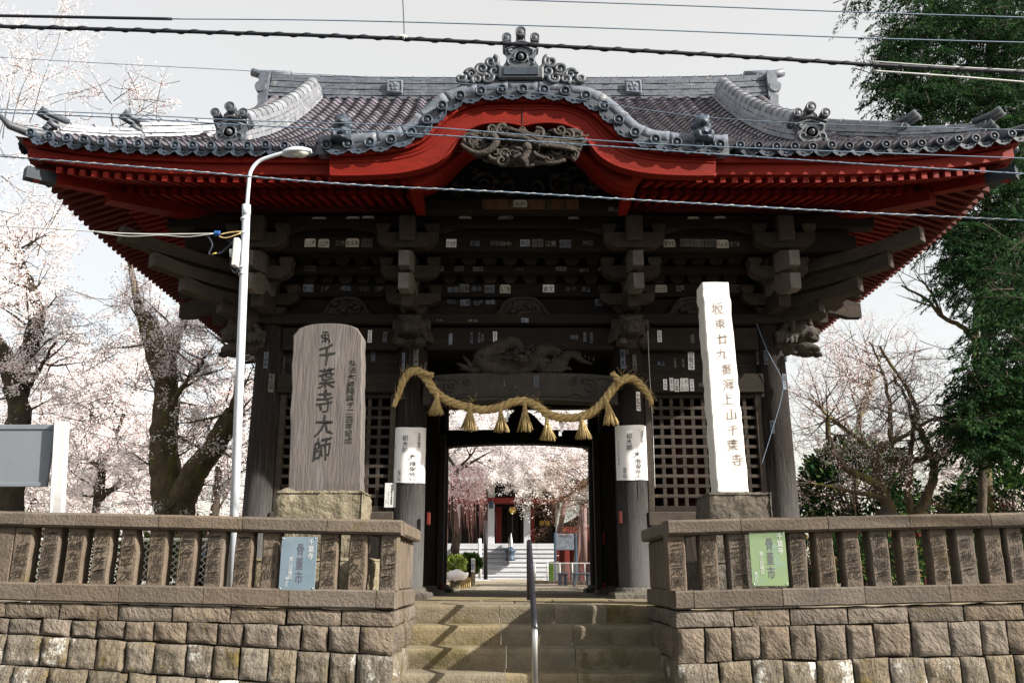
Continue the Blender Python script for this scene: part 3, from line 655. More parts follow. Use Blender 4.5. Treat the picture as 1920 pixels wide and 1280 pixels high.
# ---- rafters, soffits, fascia: four sides
OV = 2.37; HX = 3.30
def cen(side): return {0: (AX, 11.0), 2: (AX, 15.0), 1: (AX+HX, 13.0), 3: (AX-HX, 13.0)}[side]
def half(side): return (HX if side in (0, 2) else 2.0)
def lift(side, s, d, a=.26): 
    u = max(0, (abs(s)-(half(side)-.2))/(OV+.2)); return a*u**2.4*max(0, min(1, (d-.2)/OV*1.1))
def ept(side, s, d, z):
    cx, cy = cen(side)
    return {0: Vector((cx+s, cy-d, z)), 2: Vector((cx-s, cy+d, z)), 1: Vector((cx+d, cy+s, z)), 3: Vector((cx-d, cy-s, z))}[side]
ZF_IN, ZF_OUT = 4.80, 4.52      # flying rafter undersides at d=1.5 and d=2.22
ZB_IN, ZB_OUT = 5.06, 4.63      # base rafters at d=0 and d=1.62
KW = 1.36                        # half width of the karahafu opening
def rafter(nm, side, s, d0, d1, z0, z1, w, h, mb=None):
    l1, l0 = lift(side, s, d1, .20), lift(side, s, d0, .20)
    v = []
    for dd, zz, ll in ((d0, z0, l0), (d1, z1, l1)):
        for ss in (-w/2, w/2):
            for hh in (0, h): v.append(ept(side, s+ss, dd, zz+ll+hh))
    F = [(0, 1, 3, 2), (4, 6, 7, 5), (0, 4, 5, 1), (2, 3, 7, 6), (0, 2, 6, 4), (1, 5, 7, 3)]
    if mb is not None: mb.add(v, F); return
    MB().add(v, F).build(nm, 'red', gate)
SP = .1335
for side in range(4):
    H = half(side); nR = int((H+OV-.2)/SP); rest = MB()
    for k in range(-nR, nR+1):
        s = (k+.0)*SP
        if abs(s) < H+2.22-.15 and not (side == 0 and abs(s-.03) < KW):
            d0 = max(1.45, abs(s)-H+.12); z0 = ZF_OUT+(ZF_IN-ZF_OUT)*(2.22-d0)/.77
            if d0 < 2.1: rafter('flying_rafter', side, s, d0, 2.22, z0, ZF_OUT, .062, .075, None if side == 0 else rest)
        if abs(s) < H+1.62-.12:
            d0 = max(-.05, abs(s)-H+.1); z0 = ZB_OUT+(ZB_IN-ZB_OUT)*(1.62-d0)/1.62
            if d0 < 1.55 and not (side == 0 and abs(s-.03) < KW): rafter('base_rafter', side, s, d0, 1.62, z0, ZB_OUT, .066, .085, None if side != 2 else rest)
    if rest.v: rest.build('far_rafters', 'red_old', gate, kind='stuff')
    def sweep(nm, d0, d1, zf0, zf1, m, a=.20, s_in=0, skip=False, sub=None):
        n = 56; rows = []
        ss = [-(H+OV)+2*(H+OV)*k/n for k in range(n+1)]
        A = []; 
        for s in ss:
            q = []
            for (dd, zz) in ((d0, zf0), (d1, zf0), (d1, zf1), (d0, zf1), (d0, zf0)):
                sm = max(-(H+dd), min(H+dd, s)); q.append(ept(side, sm, dd, zz+lift(side, sm, max(dd, d1), a)))
            rows.append(q)
        if skip:
            MB().grid([r for r, s in zip(rows, ss) if s < -KW], sm=False).build(nm, m, gate); MB().grid([r for r, s in zip(rows, ss) if s > KW], sm=False).build(nm, m, gate)
        else: MB().grid(rows, sm=False).build(nm, m, gate)
    sk = side == 0
    sweep('rafter_beam', 1.46, 1.55, ZB_OUT+.095, ZB_OUT+.155, 'red', skip=sk)               # beam the flying rafters sit on
    sweep('eave_fascia', 2.15, 2.26, ZF_OUT+.078, ZF_OUT+.20, 'red', .24, skip=sk)
    sweep('eave_fascia', 2.17, 2.31, ZF_OUT+.203, ZF_OUT+.275, 'red', .26, skip=sk)
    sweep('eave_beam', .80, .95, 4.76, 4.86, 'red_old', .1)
    # red boards over the rafters
    n = 40
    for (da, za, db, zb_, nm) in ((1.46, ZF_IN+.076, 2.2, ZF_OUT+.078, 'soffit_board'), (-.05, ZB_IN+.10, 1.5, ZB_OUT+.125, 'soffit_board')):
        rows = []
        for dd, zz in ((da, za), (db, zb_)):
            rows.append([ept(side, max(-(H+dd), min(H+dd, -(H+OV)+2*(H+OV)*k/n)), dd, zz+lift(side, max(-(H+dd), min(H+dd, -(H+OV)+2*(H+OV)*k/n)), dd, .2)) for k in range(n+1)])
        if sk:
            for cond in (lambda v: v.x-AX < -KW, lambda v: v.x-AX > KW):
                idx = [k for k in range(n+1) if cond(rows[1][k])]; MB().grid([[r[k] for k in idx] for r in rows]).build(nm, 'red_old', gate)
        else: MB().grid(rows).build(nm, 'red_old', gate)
# hip rafters with dark metal caps
for sx in (-1, 1):
    for sy, cy in ((-1, 11.0), (1, 15.0)):
        c = Vector((AX+sx*HX, cy, 0)); d = Vector((sx, sy, 0)); e = Vector((-sy*sx, 1, 0)); e = Vector((d.y, -d.x, 0)).normalized()
        def hb(nm, t0, t1, z0, z1, w, h, m, par=gate):
            v = []
            for t, z in ((t0, z0), (t1, z1)):
                for a in (-w, w):
                    for hh in (0, h): v.append(c+d*t+e*a+Vector((0, 0, z+hh)))
            return MB().add(v, [(0, 1, 3, 2), (4, 6, 7, 5), (0, 4, 5, 1), (2, 3, 7, 6), (0, 2, 6, 4), (1, 5, 7, 3)]).build(nm, m, par)
        hr = hb('hip_rafter', .0, 2.20, ZB_IN-.12, ZF_OUT+.03, .06, .14, 'red')
        hb('hip_rafter', .0, 1.62, ZB_IN-.26, ZB_OUT-.08, .10, .14, 'red')
        hb('metal_cap', 2.04, 2.26, ZF_OUT+.048, ZF_OUT+.030, .064, .135, 'cap_metal', hr)
# red strut brackets that carry the ends of the karahafu boards
for sx in (-1, 1):
    X = AX+.02+sx*1.245
    v = []
    for (y, Y, w, d) in ((322, 8.72, .11, .10), (350, 9.05, .075, .09), (404, 9.80, .055, .09)):
        z = zp(y, Y); v += [(X-w, Y, z), (X+w+(.05*sx if y < 330 else 0)*(sx > 0), Y, z), (X+w, Y+d, z+d*1.0), (X-w, Y+d, z+d*1.0)]
    F = [(0, 1, 2, 3), (8, 11, 10, 9)]
    for a in (0, 4):
        for k in range(4): F.append((a+k, a+4+k, a+4+(k+1) % 4, a+(k+1) % 4))
    MB().add(v, F).build('red_strut', 'red', gate)
# ---------------- roof ----------------
rg = random.Random(5)
roof = thing('roof', '', '', (AX, GY, 5)); del roof['label']; del roof['category']
roof.parent = gate; roof.matrix_parent_inverse = pworld(gate).inverted()
QR = 4.37; ZE, ZRISE = 4.86, 3.28; VG = 4.14        # eave height, rise to the ridge, half length of the gable roof
def hq(q): t = q/QR; return ZE+ZRISE*(.72*t+.28*t*t)
def rlift(side, s, q):
    u = max(0, (abs(s)-(half(side)-.3))/(OV+.3)); return .19*u**2.6*max(0, 1-q/2.2)
def rpt(side, s, q, up=0): return ept(side, s, OV-q, hq(q)+rlift(side, s, q)+up)
# karahafu outline: half width -> height of the tile discs
KC = AX+.02; KY = 8.46
KP = [(0, 168), (18, 168), (45, 168.5), (80, 171), (122, 180), (155, 199), (182, 228), (205, 248), (235, 260), (270, 266), (310, 269), (350, 271), (385, 272)]
KX = [p*(8.46*math.cos(PITCH)+4.9*math.sin(PITCH))/FPX for p, _ in KP]; KZ = [zp(y, KY) for _, y in KP]
def kz(x, off=0.): return float(np.interp(abs(x-KC), KX, KZ))+off
def ksm(x): return (kz(x-.06)+kz(x)*2+kz(x+.06))/4
# base sheet under the tiles
for side in range(4):
    H = half(side); rows = []
    qs = [i*.23 for i in range(20)] if side in (0, 2) else [i*.23 for i in range(10)]
    for q in qs:
        q = min(q, QR); lim = (H+OV-q) if (side in (1, 3) or H+OV-q > VG) else VG
        rows.append([rpt(side, -lim+2*lim*k/40, q, -.035) for k in range(41)])
    MB().grid(rows).build('roof_base', 'tile', roof)
for sx in (-1, 1):
    X = AX+sx*3.6; z0 = hq(2.0); MB().add([(X, 13-QR+2.0, z0), (X, 13+QR-2., z0), (X, 13, hq(QR))], [(0, 1, 2)]).build('gable_wall', 'wood', roof)
# tile meshes
def tile_mesh(w, l, roll):
    prof = []
    for k in range(9):
        a = k/8; x = (a-.5)*w
        z = roll*math.cos(math.pi*(x/(w*.31))/2)**.8 if abs(x) < w*.31 else -.012*math.sin(math.pi*(abs(x)-w*.31)/(w*.38))
        prof.append((x, z))
    mb = MB(); back = [Vector((x, l*.62, z-.0)) for x, z in prof]; front = [Vector((x, -l*.5, z+.034)) for x, z in prof]; lip = [Vector((x, -l*.5+.004, z-.014)) for x, z in prof]
    mb.grid([lip, front], sm=False); mb.grid([front, back], sm=True); return mb
TW, TL = .203, .19
TM = tile_mesh(TW, TL, .052); tile_me = TM.mesh('tile'); tile_me.materials.append(M['tile'])
spots = []
for side in range(4):
    H = half(side); nrow = int((QR if side in (0, 2) else 2.0)/(TL*.78))
    for r_ in range(nrow):
        q = .10+r_*TL*.78
        lim = (H+OV-q) if (side in (1, 3) or H+OV-q > VG) else VG
        for k in range(-29, 30):
            s = k*TW
            if abs(s) > lim-.10: continue
            p = rpt(side, s, q)
            if side == 0 and abs(p.x-KC) < 2.2 and p.z < kz(p.x)+.10 and abs(p.x-KC) < KX[-1]: continue
            dq = (rpt(side, s, q+.05)-rpt(side, s, q-.05)).normalized(); ds = (rpt(side, s+.05, q)-rpt(side, s-.05, q)).normalized()
            nn = ds.cross(dq); nn.normalize(); ds = dq.cross(nn)
            m = Matrix((ds, dq, nn)).transposed().to_4x4(); m.translation = p
            spots.append((side, r_, m))
vis = [t for t in spots if t[0] == 0]; vis.sort(key=lambda t: -(t[2].translation.z)); 
vis = [t for t in vis if abs(t[2].translation.x-AX) < 3.2]; step = vis[:300]; ids = set(id(t) for t in step)
for (_, _, m) in step: 
    j = Matrix.Rotation(rg.uniform(-.05, .05), 4, 'Z') @ Matrix.Rotation(rg.uniform(-.03, .03), 4, 'X'); link('tile', tile_me, None, roof, m @ j)
rest = MB()
tv = [Vector(q) for q in TM.v]
for t in spots:
    if id(t) in ids: continue
    j = t[2] @ Matrix.Rotation(rg.uniform(-.03, .03), 4, 'Z') @ Matrix.Rotation(rg.uniform(-.02, .02), 4, 'X'); rest.add([j @ q for q in tv], TM.f, 0, True)
rest.build('roof_tiles', 'tile', roof, kind='stuff')
# eave tiles: round discs and drip tiles between
mb = MB(); mb.lathe([(0, -.010), (.018, -.012), (.026, -.004), (.030, .004), (.044, .004), (.048, -.004), (.052, -.016), (.066, -.020), (.072, -.014), (.074, .004), (.072, .20)], 16, Matrix.Rotation(R(-90), 4, 'X'))
for k in range(8): a = k*math.pi/4; mb.ell((.037*math.cos(a), -.002, .037*math.sin(a)), (.007, .006, .007), 5, 4)
disc_me = mb.mesh('round_eave_tile'); disc_me.materials.append(M['tile_edge'])
def drip_mesh(w):
    mb = MB(); A = []; B = []; C = []
    for k in range(9):
        a = k/8-.5; x = a*w; z = -.055*math.cos(a*math.pi); A.append(Vector((x, 0, z+.02))); B.append(Vector((x, -.003, z-.045-(.012 if k in (2, 4, 6) else 0)))); C.append(Vector((x, .2, z+.035)))
    mb.grid([B, A], sm=False); mb.grid([A, C]); mb.tube([p+Vector((0, -.004, .006)) for p in B], .006, 4); mb.ell((0, -.004, -.055), (.02, .008, .012), 6, 4); return mb
drip_me = drip_mesh(TW).mesh('drip_tile'); drip_me.materials.append(M['tile_edge'])
def eave_row(side):
    for k in range(-28, 29):
        s = k*TW
        if abs(s) > half(side)+OV-.12: continue
        p = rpt(side, s, -.03, .03)
        if side == 0 and abs(p.x-KC) < KX[-1]-.03: continue
        p2 = rpt(side, s+.05, -.03, .03); ds = (p2-p).normalized()
        out = {0: Vector((0, -1, 0)), 1: Vector((1, 0, 0)), 2: Vector((0, 1, 0)), 3: Vector((-1, 0, 0))}[side]
        zz = ds.cross(-out).normalized(); m = Matrix((ds, -out, zz)).transposed().to_4x4(); m.translation = p+Vector((0, rg.uniform(-.015, .015), rg.uniform(-.008, .008)))
        link('round_eave_tile', disc_me, None, roof, m @ Matrix.Diagonal((.72, 1, .72, 1)) @ Matrix.Rotation(rg.uniform(-.06, .06), 4, 'Z') @ Matrix.Rotation(rg.uniform(-.05, .05), 4, 'X'))
        m2 = m.copy(); m2.translation = rpt(side, s+TW/2, -.01, .0); link('drip_tile', drip_me, None, roof, m2)
eave_row(0); eave_row(1); eave_row(3)
# ---- ridges: swept stacks of flat courses with a round cap
def ridge(nm, path, w, h, layers, cap, m='ridge', parent=None, seglen=.27):
    parent = gate; r = bpy.data.objects.new(nm, None); COL.objects.link(r); r.location = path[0]; r.parent = parent; r.matrix_parent_inverse = pworld(parent).inverted()
    path = [Vector(p) for p in path]; L = [0]
    for a, b in zip(path, path[1:]): L.append(L[-1]+(b-a).length)
    def at(t):
        for i in range(len(path)-1):
            if t <= L[i+1] or i == len(path)-2: return path[i].lerp(path[i+1], (t-L[i])/(L[i+1]-L[i]))
    mb = MB(); mb2 = MB(); tot = L[-1]
    for k in range(layers):
        off = .5*seglen*(k % 2); t = -off
        ww = w*(1-.05*k)+(.02 if k % 2 else 0); z0 = h*k/layers; z1 = h*(k+1)/layers
        while t < tot-.01:
            a, b = max(0, t), min(tot, t+seglen); t += seglen
            if b-a < .02: continue
            p, q = at(a+.003), at(b-.003); d = (q-p).normalized(); sd = d.cross(Vector((0, 0, 1))).normalized(); u = sd.cross(d)
            jz = rg.uniform(-.004, .004); jw = rg.uniform(0, .008); v = []
            for e in (p, q):
                for sg in (-1, 1): 
                    v.append(e+sd*sg*(ww/2+jw)+u*(z0+jz)); v.append(e+sd*sg*(ww/2+jw-.008)+u*(z1-.006+jz))
            mb.add(v, [(0, 1, 3, 2), (4, 6, 7, 5), (0, 4, 5, 1), (2, 3, 7, 6), (0, 2, 6, 4), (1, 5, 7, 3)])
    mb.build('ridge_courses', m, r, kind='stuff')
    t = 0
    while t < tot-.02:                    # round cap tiles
        a, b = t, min(tot, t+seglen); t += seglen; p, q = at(a), at(b); d = (q-p).normalized(); sd = d.cross(Vector((0, 0, 1))).normalized(); u = sd.cross(d)
        pp = [p+u*(h-.01), p.lerp(q, .9)+u*(h-.01), p.lerp(q, .93)+u*(h-.01), q+u*(h-.01)]
        mb2 = MB(); mb2.tube(pp, [cap, cap, cap+.012, cap+.012], 10); mb2.build('cap_tile', m, r)
    return r
zr = hq(QR)-.12
rp = [(AX+VG*1.02*u, 13.0, zr+.07*abs(u)**4) for u in np.linspace(-1, 1, 33)]
mr = ridge('main_ridge', rp, .34, .44, 7, .085)
# discs below the ridge courses
for k in range(-20, 21):
    x = AX+k*TW
    if abs(x-AX) > VG-.1: continue
    m = Matrix.Translation((x, 12.80, zr+.07*abs((x-AX)/VG)**4-.03)) @ Matrix.Scale(.62, 4); link('round_eave_tile', disc_me, None, roof, m); 
    link('drip_tile', drip_me, None, roof, Matrix.Translation((x+TW/2, 12.81, zr+.07*abs((x-AX)/VG)**4-.07)) @ Matrix.Scale(.8, 4))
for cxp in (740, 1187):
    X = xp(cxp, 155, 12.8); Z = zr+.22; mb = MB(); mb.box(X-.14, X+.14, 12.79, 12.83, Z-.13, Z+.13, .012)
    mb.tube([(X-.115, 12.785, Z-.105), (X+.115, 12.785, Z-.105), (X+.115, 12.785, Z+.105), (X-.115, 12.785, Z+.105), (X-.115, 12.785, Z-.105)], .012, 5)
    for k in range(5): a = R(90+72*k); mb.ell((X+.052*math.cos(a), 12.786, Z+.052*math.sin(a)), (.034, .012, .034), 8, 5)
    mb.ell((X, 12.782, Z), (.018, .014, .018), 8, 5); mb.build('crest_tile', 'plaster', roof)
# ridge ends seen from the side: stacked scroll tile, projecting horn
for sx in (-1, 1):
    X = AX+sx*VG*1.02; z0 = zr+.05; mb = MB()
    def pl(poly, y0, y1): 
        pp = [(X+sx*a, z0+b) for a, b in poly]; mb.prism(pp if sx > 0 else pp[::-1], y0, y1)
    mb.tube([(X-sx*.32, 13, z0+.50), (X, 13, z0+.52), (X+sx*.22, 13, z0+.53), (X+sx*.36, 13, z0+.57)], [.08, .08, .075, .07], 12)
    pl([(0, -.05), (.12, -.05), (.16, .05), (.12, .14), (.16, .22), (.17, .36), (.12, .44), (0, .46)], 12.78, 13.22)
    pl([(-.03, -.42), (.18, -.46), (.22, -.38), (.16, -.30), (.12, -.2), (.14, -.05), (0, -.05)], 12.70, 13.30)
    mb.tube([(X+sx*.05, 12.74, z0-.42), (X+sx*.34, 12.74, z0-.36)], .055, 10); mb.tube([(X+sx*.0, 12.70, z0-.58), (X+sx*.30, 12.70, z0-.52)], .055, 10)
    mb.tube([(X+sx*.12, 12.76, z0+.16), (X+sx*.12, 13.24, z0+.16)], .10, 12); mb.tube([(X+sx*.13, 12.76, z0-.32), (X+sx*.13, 13.24, z0-.32)], .10, 12)
    mb.build('ridge_end_tile', 'ridge', roof)
# descending ridges, verge rolls and hips
def onigawara(nm, M4, sc=1.0, m='tile_dark', parent=None, horns=True):
    mb = MB(); T = M4 @ Matrix.Scale(sc, 4)
    q = [(-.27, 0), (.27, 0), (.23, .06), (.20, .18), (.24, .30), (.26, .36), (.13, .40), (0, .45), (-.13, .40), (-.26, .36), (-.24, .30), (-.20, .18), (-.23, .06)]
    mb.prism(q, -.05, .08, M4=T)
    def tb(pts, r, n=8): mb.tube([T @ Vector(p) for p in pts], r*sc, n)
    tb([(-.25, -.06, .33), (0, -.06, .42), (.25, -.06, .33)], .022); tb([(-.22, -.06, .27), (0, -.06, .35), (.22, -.06, .27)], .018)
    mb.lathe([(.0, .11), (.03, .10), (.045, .06), (.05, .05), (.085, .05), (.10, .08), (.115, .05)], 14, T @ Matrix.Translation((0, 0, .16)) @ Matrix.Rotation(R(90), 4, 'X'))
    for sx in (-1, 1):
        pts = [(sx*(.13+.085*(1-t/14*.8)*math.cos(-1.2+5*t/14)), -.06, .09+.075*(1-t/14*.8)*math.sin(-1.2+5*t/14)) for t in range(15)]; tb(pts, .018, 6)
        tb([(sx*.15, -.06, .2), (sx*.19, -.07, .26), (sx*.13, -.06, .28)], .016, 6)
    if horns:
        for x, z, r in ((-.21, .44, .07), (.21, .44, .07), (0, .54, .078)):
            mb.lathe([(0, -.14), (r*.45, -.145), (r*.55, -.135), (r*.78, -.135), (r, -.15), (r, -.10), (r*.92, .0), (r*.95, .25)], 14, T @ Matrix.Translation((x, 0, z)) @ Matrix.Rotation(R(-90), 4, 'X') @ Matrix.Rotation(0, 4, 'X'))
            mb.box(x-.05, x+.05, -.04, .1, z-.14, z-.03, .01, M4=T)
    return mb.build(nm, m, parent or roof)
for sx in (-1, 1):
    path = [rpt(0, sx*3.42-0, q, .02) for q in np.linspace(4.15, .60, 15)]
    ridge('descending_ridge', path, .30, .30, 5, .10, 'ridge_pale')
    p = rpt(0, sx*3.42, .50, .0); onigawara('ridge_end_ornament', Matrix.Translation((p.x, p.y-.06, p.z+.02)), .78)
    for x in (3.70, 3.90, 4.09):
        MB().tube([rpt(0, sx*x, q, .05) for q in np.linspace(4.2, 1.35, 12)], .07, 8).build('verge_roll', 'tile', roof)
    for sy, side in ((-1, 0), (1, 2)):
        # hip ridge in two stages
        def hp(q, up=0): 
            s = half(0)+OV-q; z = hq(q)*.5+hq(q)*.5+rlift(0, s, q); return Vector((AX+sx*s, (11-OV+q) if sy < 0 else (15+OV-q), z+up))
        ridge('hip_ridge', [hp(q, .03) for q in np.linspace(2.0, .95, 8)], .24, .19, 4, .065, 'ridge_pale')
        ridge('hip_ridge', [hp(q, .02) for q in np.linspace(.95, .30, 6)], .22, .13, 3, .06, 'ridge_pale')
        for q, sc in ((.95, .50), (.30, .46)):
            p = hp(q, .0); a = math.atan2(sx, 1)  # faces outward along the diagonal
            A4 = Matrix.Translation(p) @ Matrix.Rotation(R(45)*sx if sy < 0 else R(135)*sx, 4, 'Z')
            mb = MB(); T = A4 @ Matrix.Scale(sc, 4)
            mb.prism([(-.26, -.02), (.26, -.02), (.22, .1), (.24, .34), (0, .46), (-.24, .34), (-.22, .1)], -.08, .1, M4=T)
            for x, z, y1 in ((-.17, .22, -.30), (.17, .22, -.30), (-.12, .5, -.5), (.12, .5, -.5)):
                mb.tube([T @ Vector((x, .18, z-.02)), T @ Vector((x, y1*.6, z+.02)), T @ Vector((x, y1, z+.09))], [.075*sc, .075*sc, .085*sc], 10)
            mb.tube([T @ Vector((-.2, -.1, .03)), T @ Vector((.2, -.1, .03))], .08*sc, 8); mb.tube([T @ Vector((-.24, -.09, .33)), T @ Vector((0, -.09, .44)), T @ Vector((.24, -.09, .33))], .03*sc, 6)
            mb.build('hip_end_ornament', 'tile_dark', roof)
        p = [hp(q, .0) for q in (.3, .1, -.05, -.13)]; mb = MB()
        mb.tube([p[0]+Vector((0, 0, .02)), p[1]+Vector((0, 0, .03)), p[2]+Vector((0, 0, .08)), p[3]+Vector((0, 0, .18))], [.06, .055, .045, .02], 10); mb.build('corner_tip_tile', 'tile_dark', roof)
# ---------------- karahafu porch gable ----------------
kf = bpy.data.objects.new('curved_gable', None); COL.objects.link(kf); kf.location = (KC, KY, ZE); kf.parent = gate; kf.matrix_parent_inverse = pworld(gate).inverted()
def karc():                     # points spaced along the curve
    xs = np.linspace(-KX[-1], KX[-1], 601); zs = np.array([ksm(KC+x) for x in xs]); d = np.concatenate([[0], np.cumsum(np.hypot(np.diff(xs), np.diff(zs)))]); return xs, zs, d
ax_, az_, ad_ = karc()
def kat(t):
    x = float(np.interp(t, ad_, ax_)); z = float(np.interp(t, ad_, az_)); e = .03
    x2 = float(np.interp(t+e, ad_, ax_)); z2 = float(np.interp(t+e, ad_, az_)); x1 = float(np.interp(t-e, ad_, ax_)); z1 = float(np.interp(t-e, ad_, az_))
    T = Vector((x2-x1, 0, z2-z1)).normalized(); return Vector((KC+x, KY, z)), T, Vector((-T.z, 0, T.x))
tot = ad_[-1]; nd = 21
def depth_back(x, z):           # how far back the porch roof runs before the main slope rises through it
    for k in range(60):
        q = k*.05; 
        if hq(q) > z+.02: return 8.63+q
    return 10.8
for k in range(nd):
    t = tot*(k+.5)/nd; p, T, Nn = kat(t)
    m = Matrix((T, Vector((0, 1, 0)), Nn)).transposed().to_4x4(); m.translation = p
    link('round_eave_tile', disc_me, None, kf, m @ Matrix.Diagonal((.86, 1, .86, 1)))
    yb = depth_back(p.x, p.z)
    if k < nd-1:
        p2, T2, N2 = kat(t+tot/nd/2); m2 = Matrix((T2, Vector((0, 1, 0)), N2)).transposed().to_4x4() @ Matrix.Scale(1.28, 4, (1, 0, 0)); m2.translation = p2-N2*.025+Vector((0, .01, 0)); link('drip_tile', drip_me, None, kf, m2)
    if yb > 8.75: MB().tube([p+Vector((0, .19, 0)), Vector((p.x, yb, p.z))], .072, 10).build('cover_tile', 'tile', kf)
rows = []
for k in range(81):
    p, T, Nn = kat(tot*k/80); q = p-Nn*.05; rows.append([q+Vector((0, .05, 0)), Vector((q.x, max(8.7, depth_back(q.x, q.z)+.1), q.z))])
MB().grid(rows).build('gable_roof_base', 'tile', kf)
A_, B_ = [], []
for k in range(81): p, T, Nn = kat(tot*k/80); A_.append(p+Nn*.03+Vector((0, .05, 0))); B_.append(p-Nn*.085+Vector((0, .05, 0)))
MB().strip(B_, A_).build('drip_backing', 'tile_dark', kf)
# verge: a round roll of separate tiles riding above the discs
nv = 15
for k in range(nv):
    a, b = tot*k/nv, tot*(k+1)/nv; mb = MB(); pts = []
    for e in range(7):
        p, T, Nn = kat(a+(b-a)*(e/6)*1.0); pts.append(p+Nn*.115+Vector((0, .16, 0)))
    mb.tube(pts, [.088]+[.082]*5+[.092], 12); mb.build('verge_tile', 'plaster', kf)
# barge board
def ycurve(pts, Y, smooth=True): return [(P(x, y, Y).x, P(x, y, Y).z) for x, y in pts]
def spl(pts, n=8):
    out_ = []; p = [pts[0]]+list(pts)+[pts[-1]]
    for i in range(1, len(p)-2):
        for k in range(n):
            t = k/n; q = []
            for c in range(2):
                a, b, d, e = p[i-1][c], p[i][c], p[i+1][c], p[i+2][c]
                q.append(.5*((2*b)+(-a+d)*t+(2*a-5*b+4*d-e)*t*t+(-a+3*b-3*d+e)*t**3))
            out_.append(tuple(q))
    out_.append(pts[-1]); return out_
C0 = 980
lo_half = [(0, 239), (-30, 233), (-70, 234), (-102, 246), (-122, 268), (-142, 293), (-172, 312), (-215, 324), (-260, 329), (-310, 331), (-362, 331)]
hi_half = [(0, 186), (-40, 187), (-80, 191), (-115, 202), (-140, 219), (-165, 243), (-195, 266), (-235, 279), (-280, 285), (-325, 287), (-362, 288)]
def both(h): 
    l = spl(h, 6); return [(C0+x, y) for x, y in l[::-1]]+[(C0-x, y) for x, y in l[1:]]
YB = 8.56
loP, hiP = both(lo_half), both(hi_half)
def board(nm, lo, hi, y0, y1, m, par=kf):
    a, b = ycurve(lo, y0), ycurve(hi, y0); mb = MB(); n = len(a)
    mb.grid([[Vector((x, y0, z)) for x, z in a], [Vector((x, y0, z)) for x, z in b]], sm=False)
    mb.strip([Vector((x, y0, z)) for x, z in b], [Vector((x, y1, z)) for x, z in b], sm=True); mb.strip([Vector((x, y1, z)) for x, z in a], [Vector((x, y0, z)) for x, z in a], sm=True)
    mb.grid([[Vector((x, y1, z)) for x, z in b], [Vector((x, y1, z)) for x, z in a]], sm=False)
    for e in (0, -1): mb.add([(a[e][0], y0, a[e][1]), (b[e][0], y0, b[e][1]), (b[e][0], y1, b[e][1]), (a[e][0], y1, a[e][1])], [(0, 1, 2, 3)])
    return mb.build(nm, m, par)
bb = board('barge_board', loP, hiP, YB, YB+.10, 'red', gate)
mixp = lambda f: [(a[0]*(1-f)+b[0]*f, a[1]*(1-f)+b[1]*f) for a, b in zip(loP, hiP)]
for f, r in ((.04, .014), (.60, .008), (.74, .010)):
    MB().tube([Vector((x, YB-.004, z)) for x, z in ycurve(mixp(f), YB)], r, 6).build('moulding', 'red', bb)
MB().box(KC-.006+P(0, 0, 1).x*0, KC+.002, YB-.008, YB-.001, zp(238, YB)+.02, zp(200, YB), .001).build('board_joint', 'ink', bb)
# outer row of short red boards under the tiles
top = both([(0, 182), (-40, 183), (-82, 187), (-117, 198), (-145, 216), (-171, 242), (-200, 264), (-237, 277), (-280, 284), (-325, 287), (-366, 288)])
tl, th = ycurve(hiP, 8.50), ycurve(top, 8.50); NS = 26
for k in range(NS):
    i0, i1 = int(len(tl)*k/NS), min(len(tl)-1, int(len(tl)*(k+1)/NS)); 
    a = [Vector((x, 8.50+rg.uniform(0, .006), z-.02)) for x, z in tl[i0:i1+1]]; b = [Vector((x, 8.50, z+.03)) for x, z in th[i0:i1+1]]
    if len(a) < 2: continue
    for q in (a, b): q[0] = q[0].lerp(q[1], .06); q[-1] = q[-1].lerp(q[-2], .06)
    mb = MB(); mb.grid([a, b], sm=False); mb.strip([p+Vector((0, .13, 0)) for p in a], a, sm=False); mb.build('edge_board', 'red', kf)
# curved rafters of the gable ceiling, one behind another
for k, Y in enumerate((8.78, 8.98, 9.18, 9.38, 9.58)):
    sc = (Y*math.cos(PITCH)+4.3*math.sin(PITCH))/(YB*math.cos(PITCH)+4.3*math.sin(PITCH))
    lo = [(0, 250), (-60, 250), (-100, 258), (-128, 280), (-150, 304), (-180, 326), (-208, 336)]; hi = [(0, 215), (-60, 215), (-105, 224), (-140, 246), (-170, 270), (-195, 288), (-212, 297)]
    dz = .075*k
    a = ycurve(both(lo), YB); b = ycurve(both(hi), YB)
    mb = MB(); A0 = [Vector((x*1.0, Y, z+dz)) for x, z in a]; B0 = [Vector((x, Y, z+dz)) for x, z in b]; n = len(A0); o = Vector((0, .09, 0))
    mb.grid([A0, B0], sm=False); mb.strip([p+o for p in A0], A0); mb.grid([[p+o for p in B0], [p+o for p in A0]], sm=False); mb.build('curved_rafter', 'red', kf)
a = ycurve(both([(0, 236), (-60, 236), (-105, 244), (-140, 266), (-170, 296), (-200, 318), (-240, 330), (-262, 330)]), YB); MB().grid([[Vector((x, 8.68, z+.06)) for x, z in a], [Vector((x, 10.0, z+.62)) for x, z in a]]).build('gable_ceiling', 'red_old', kf)
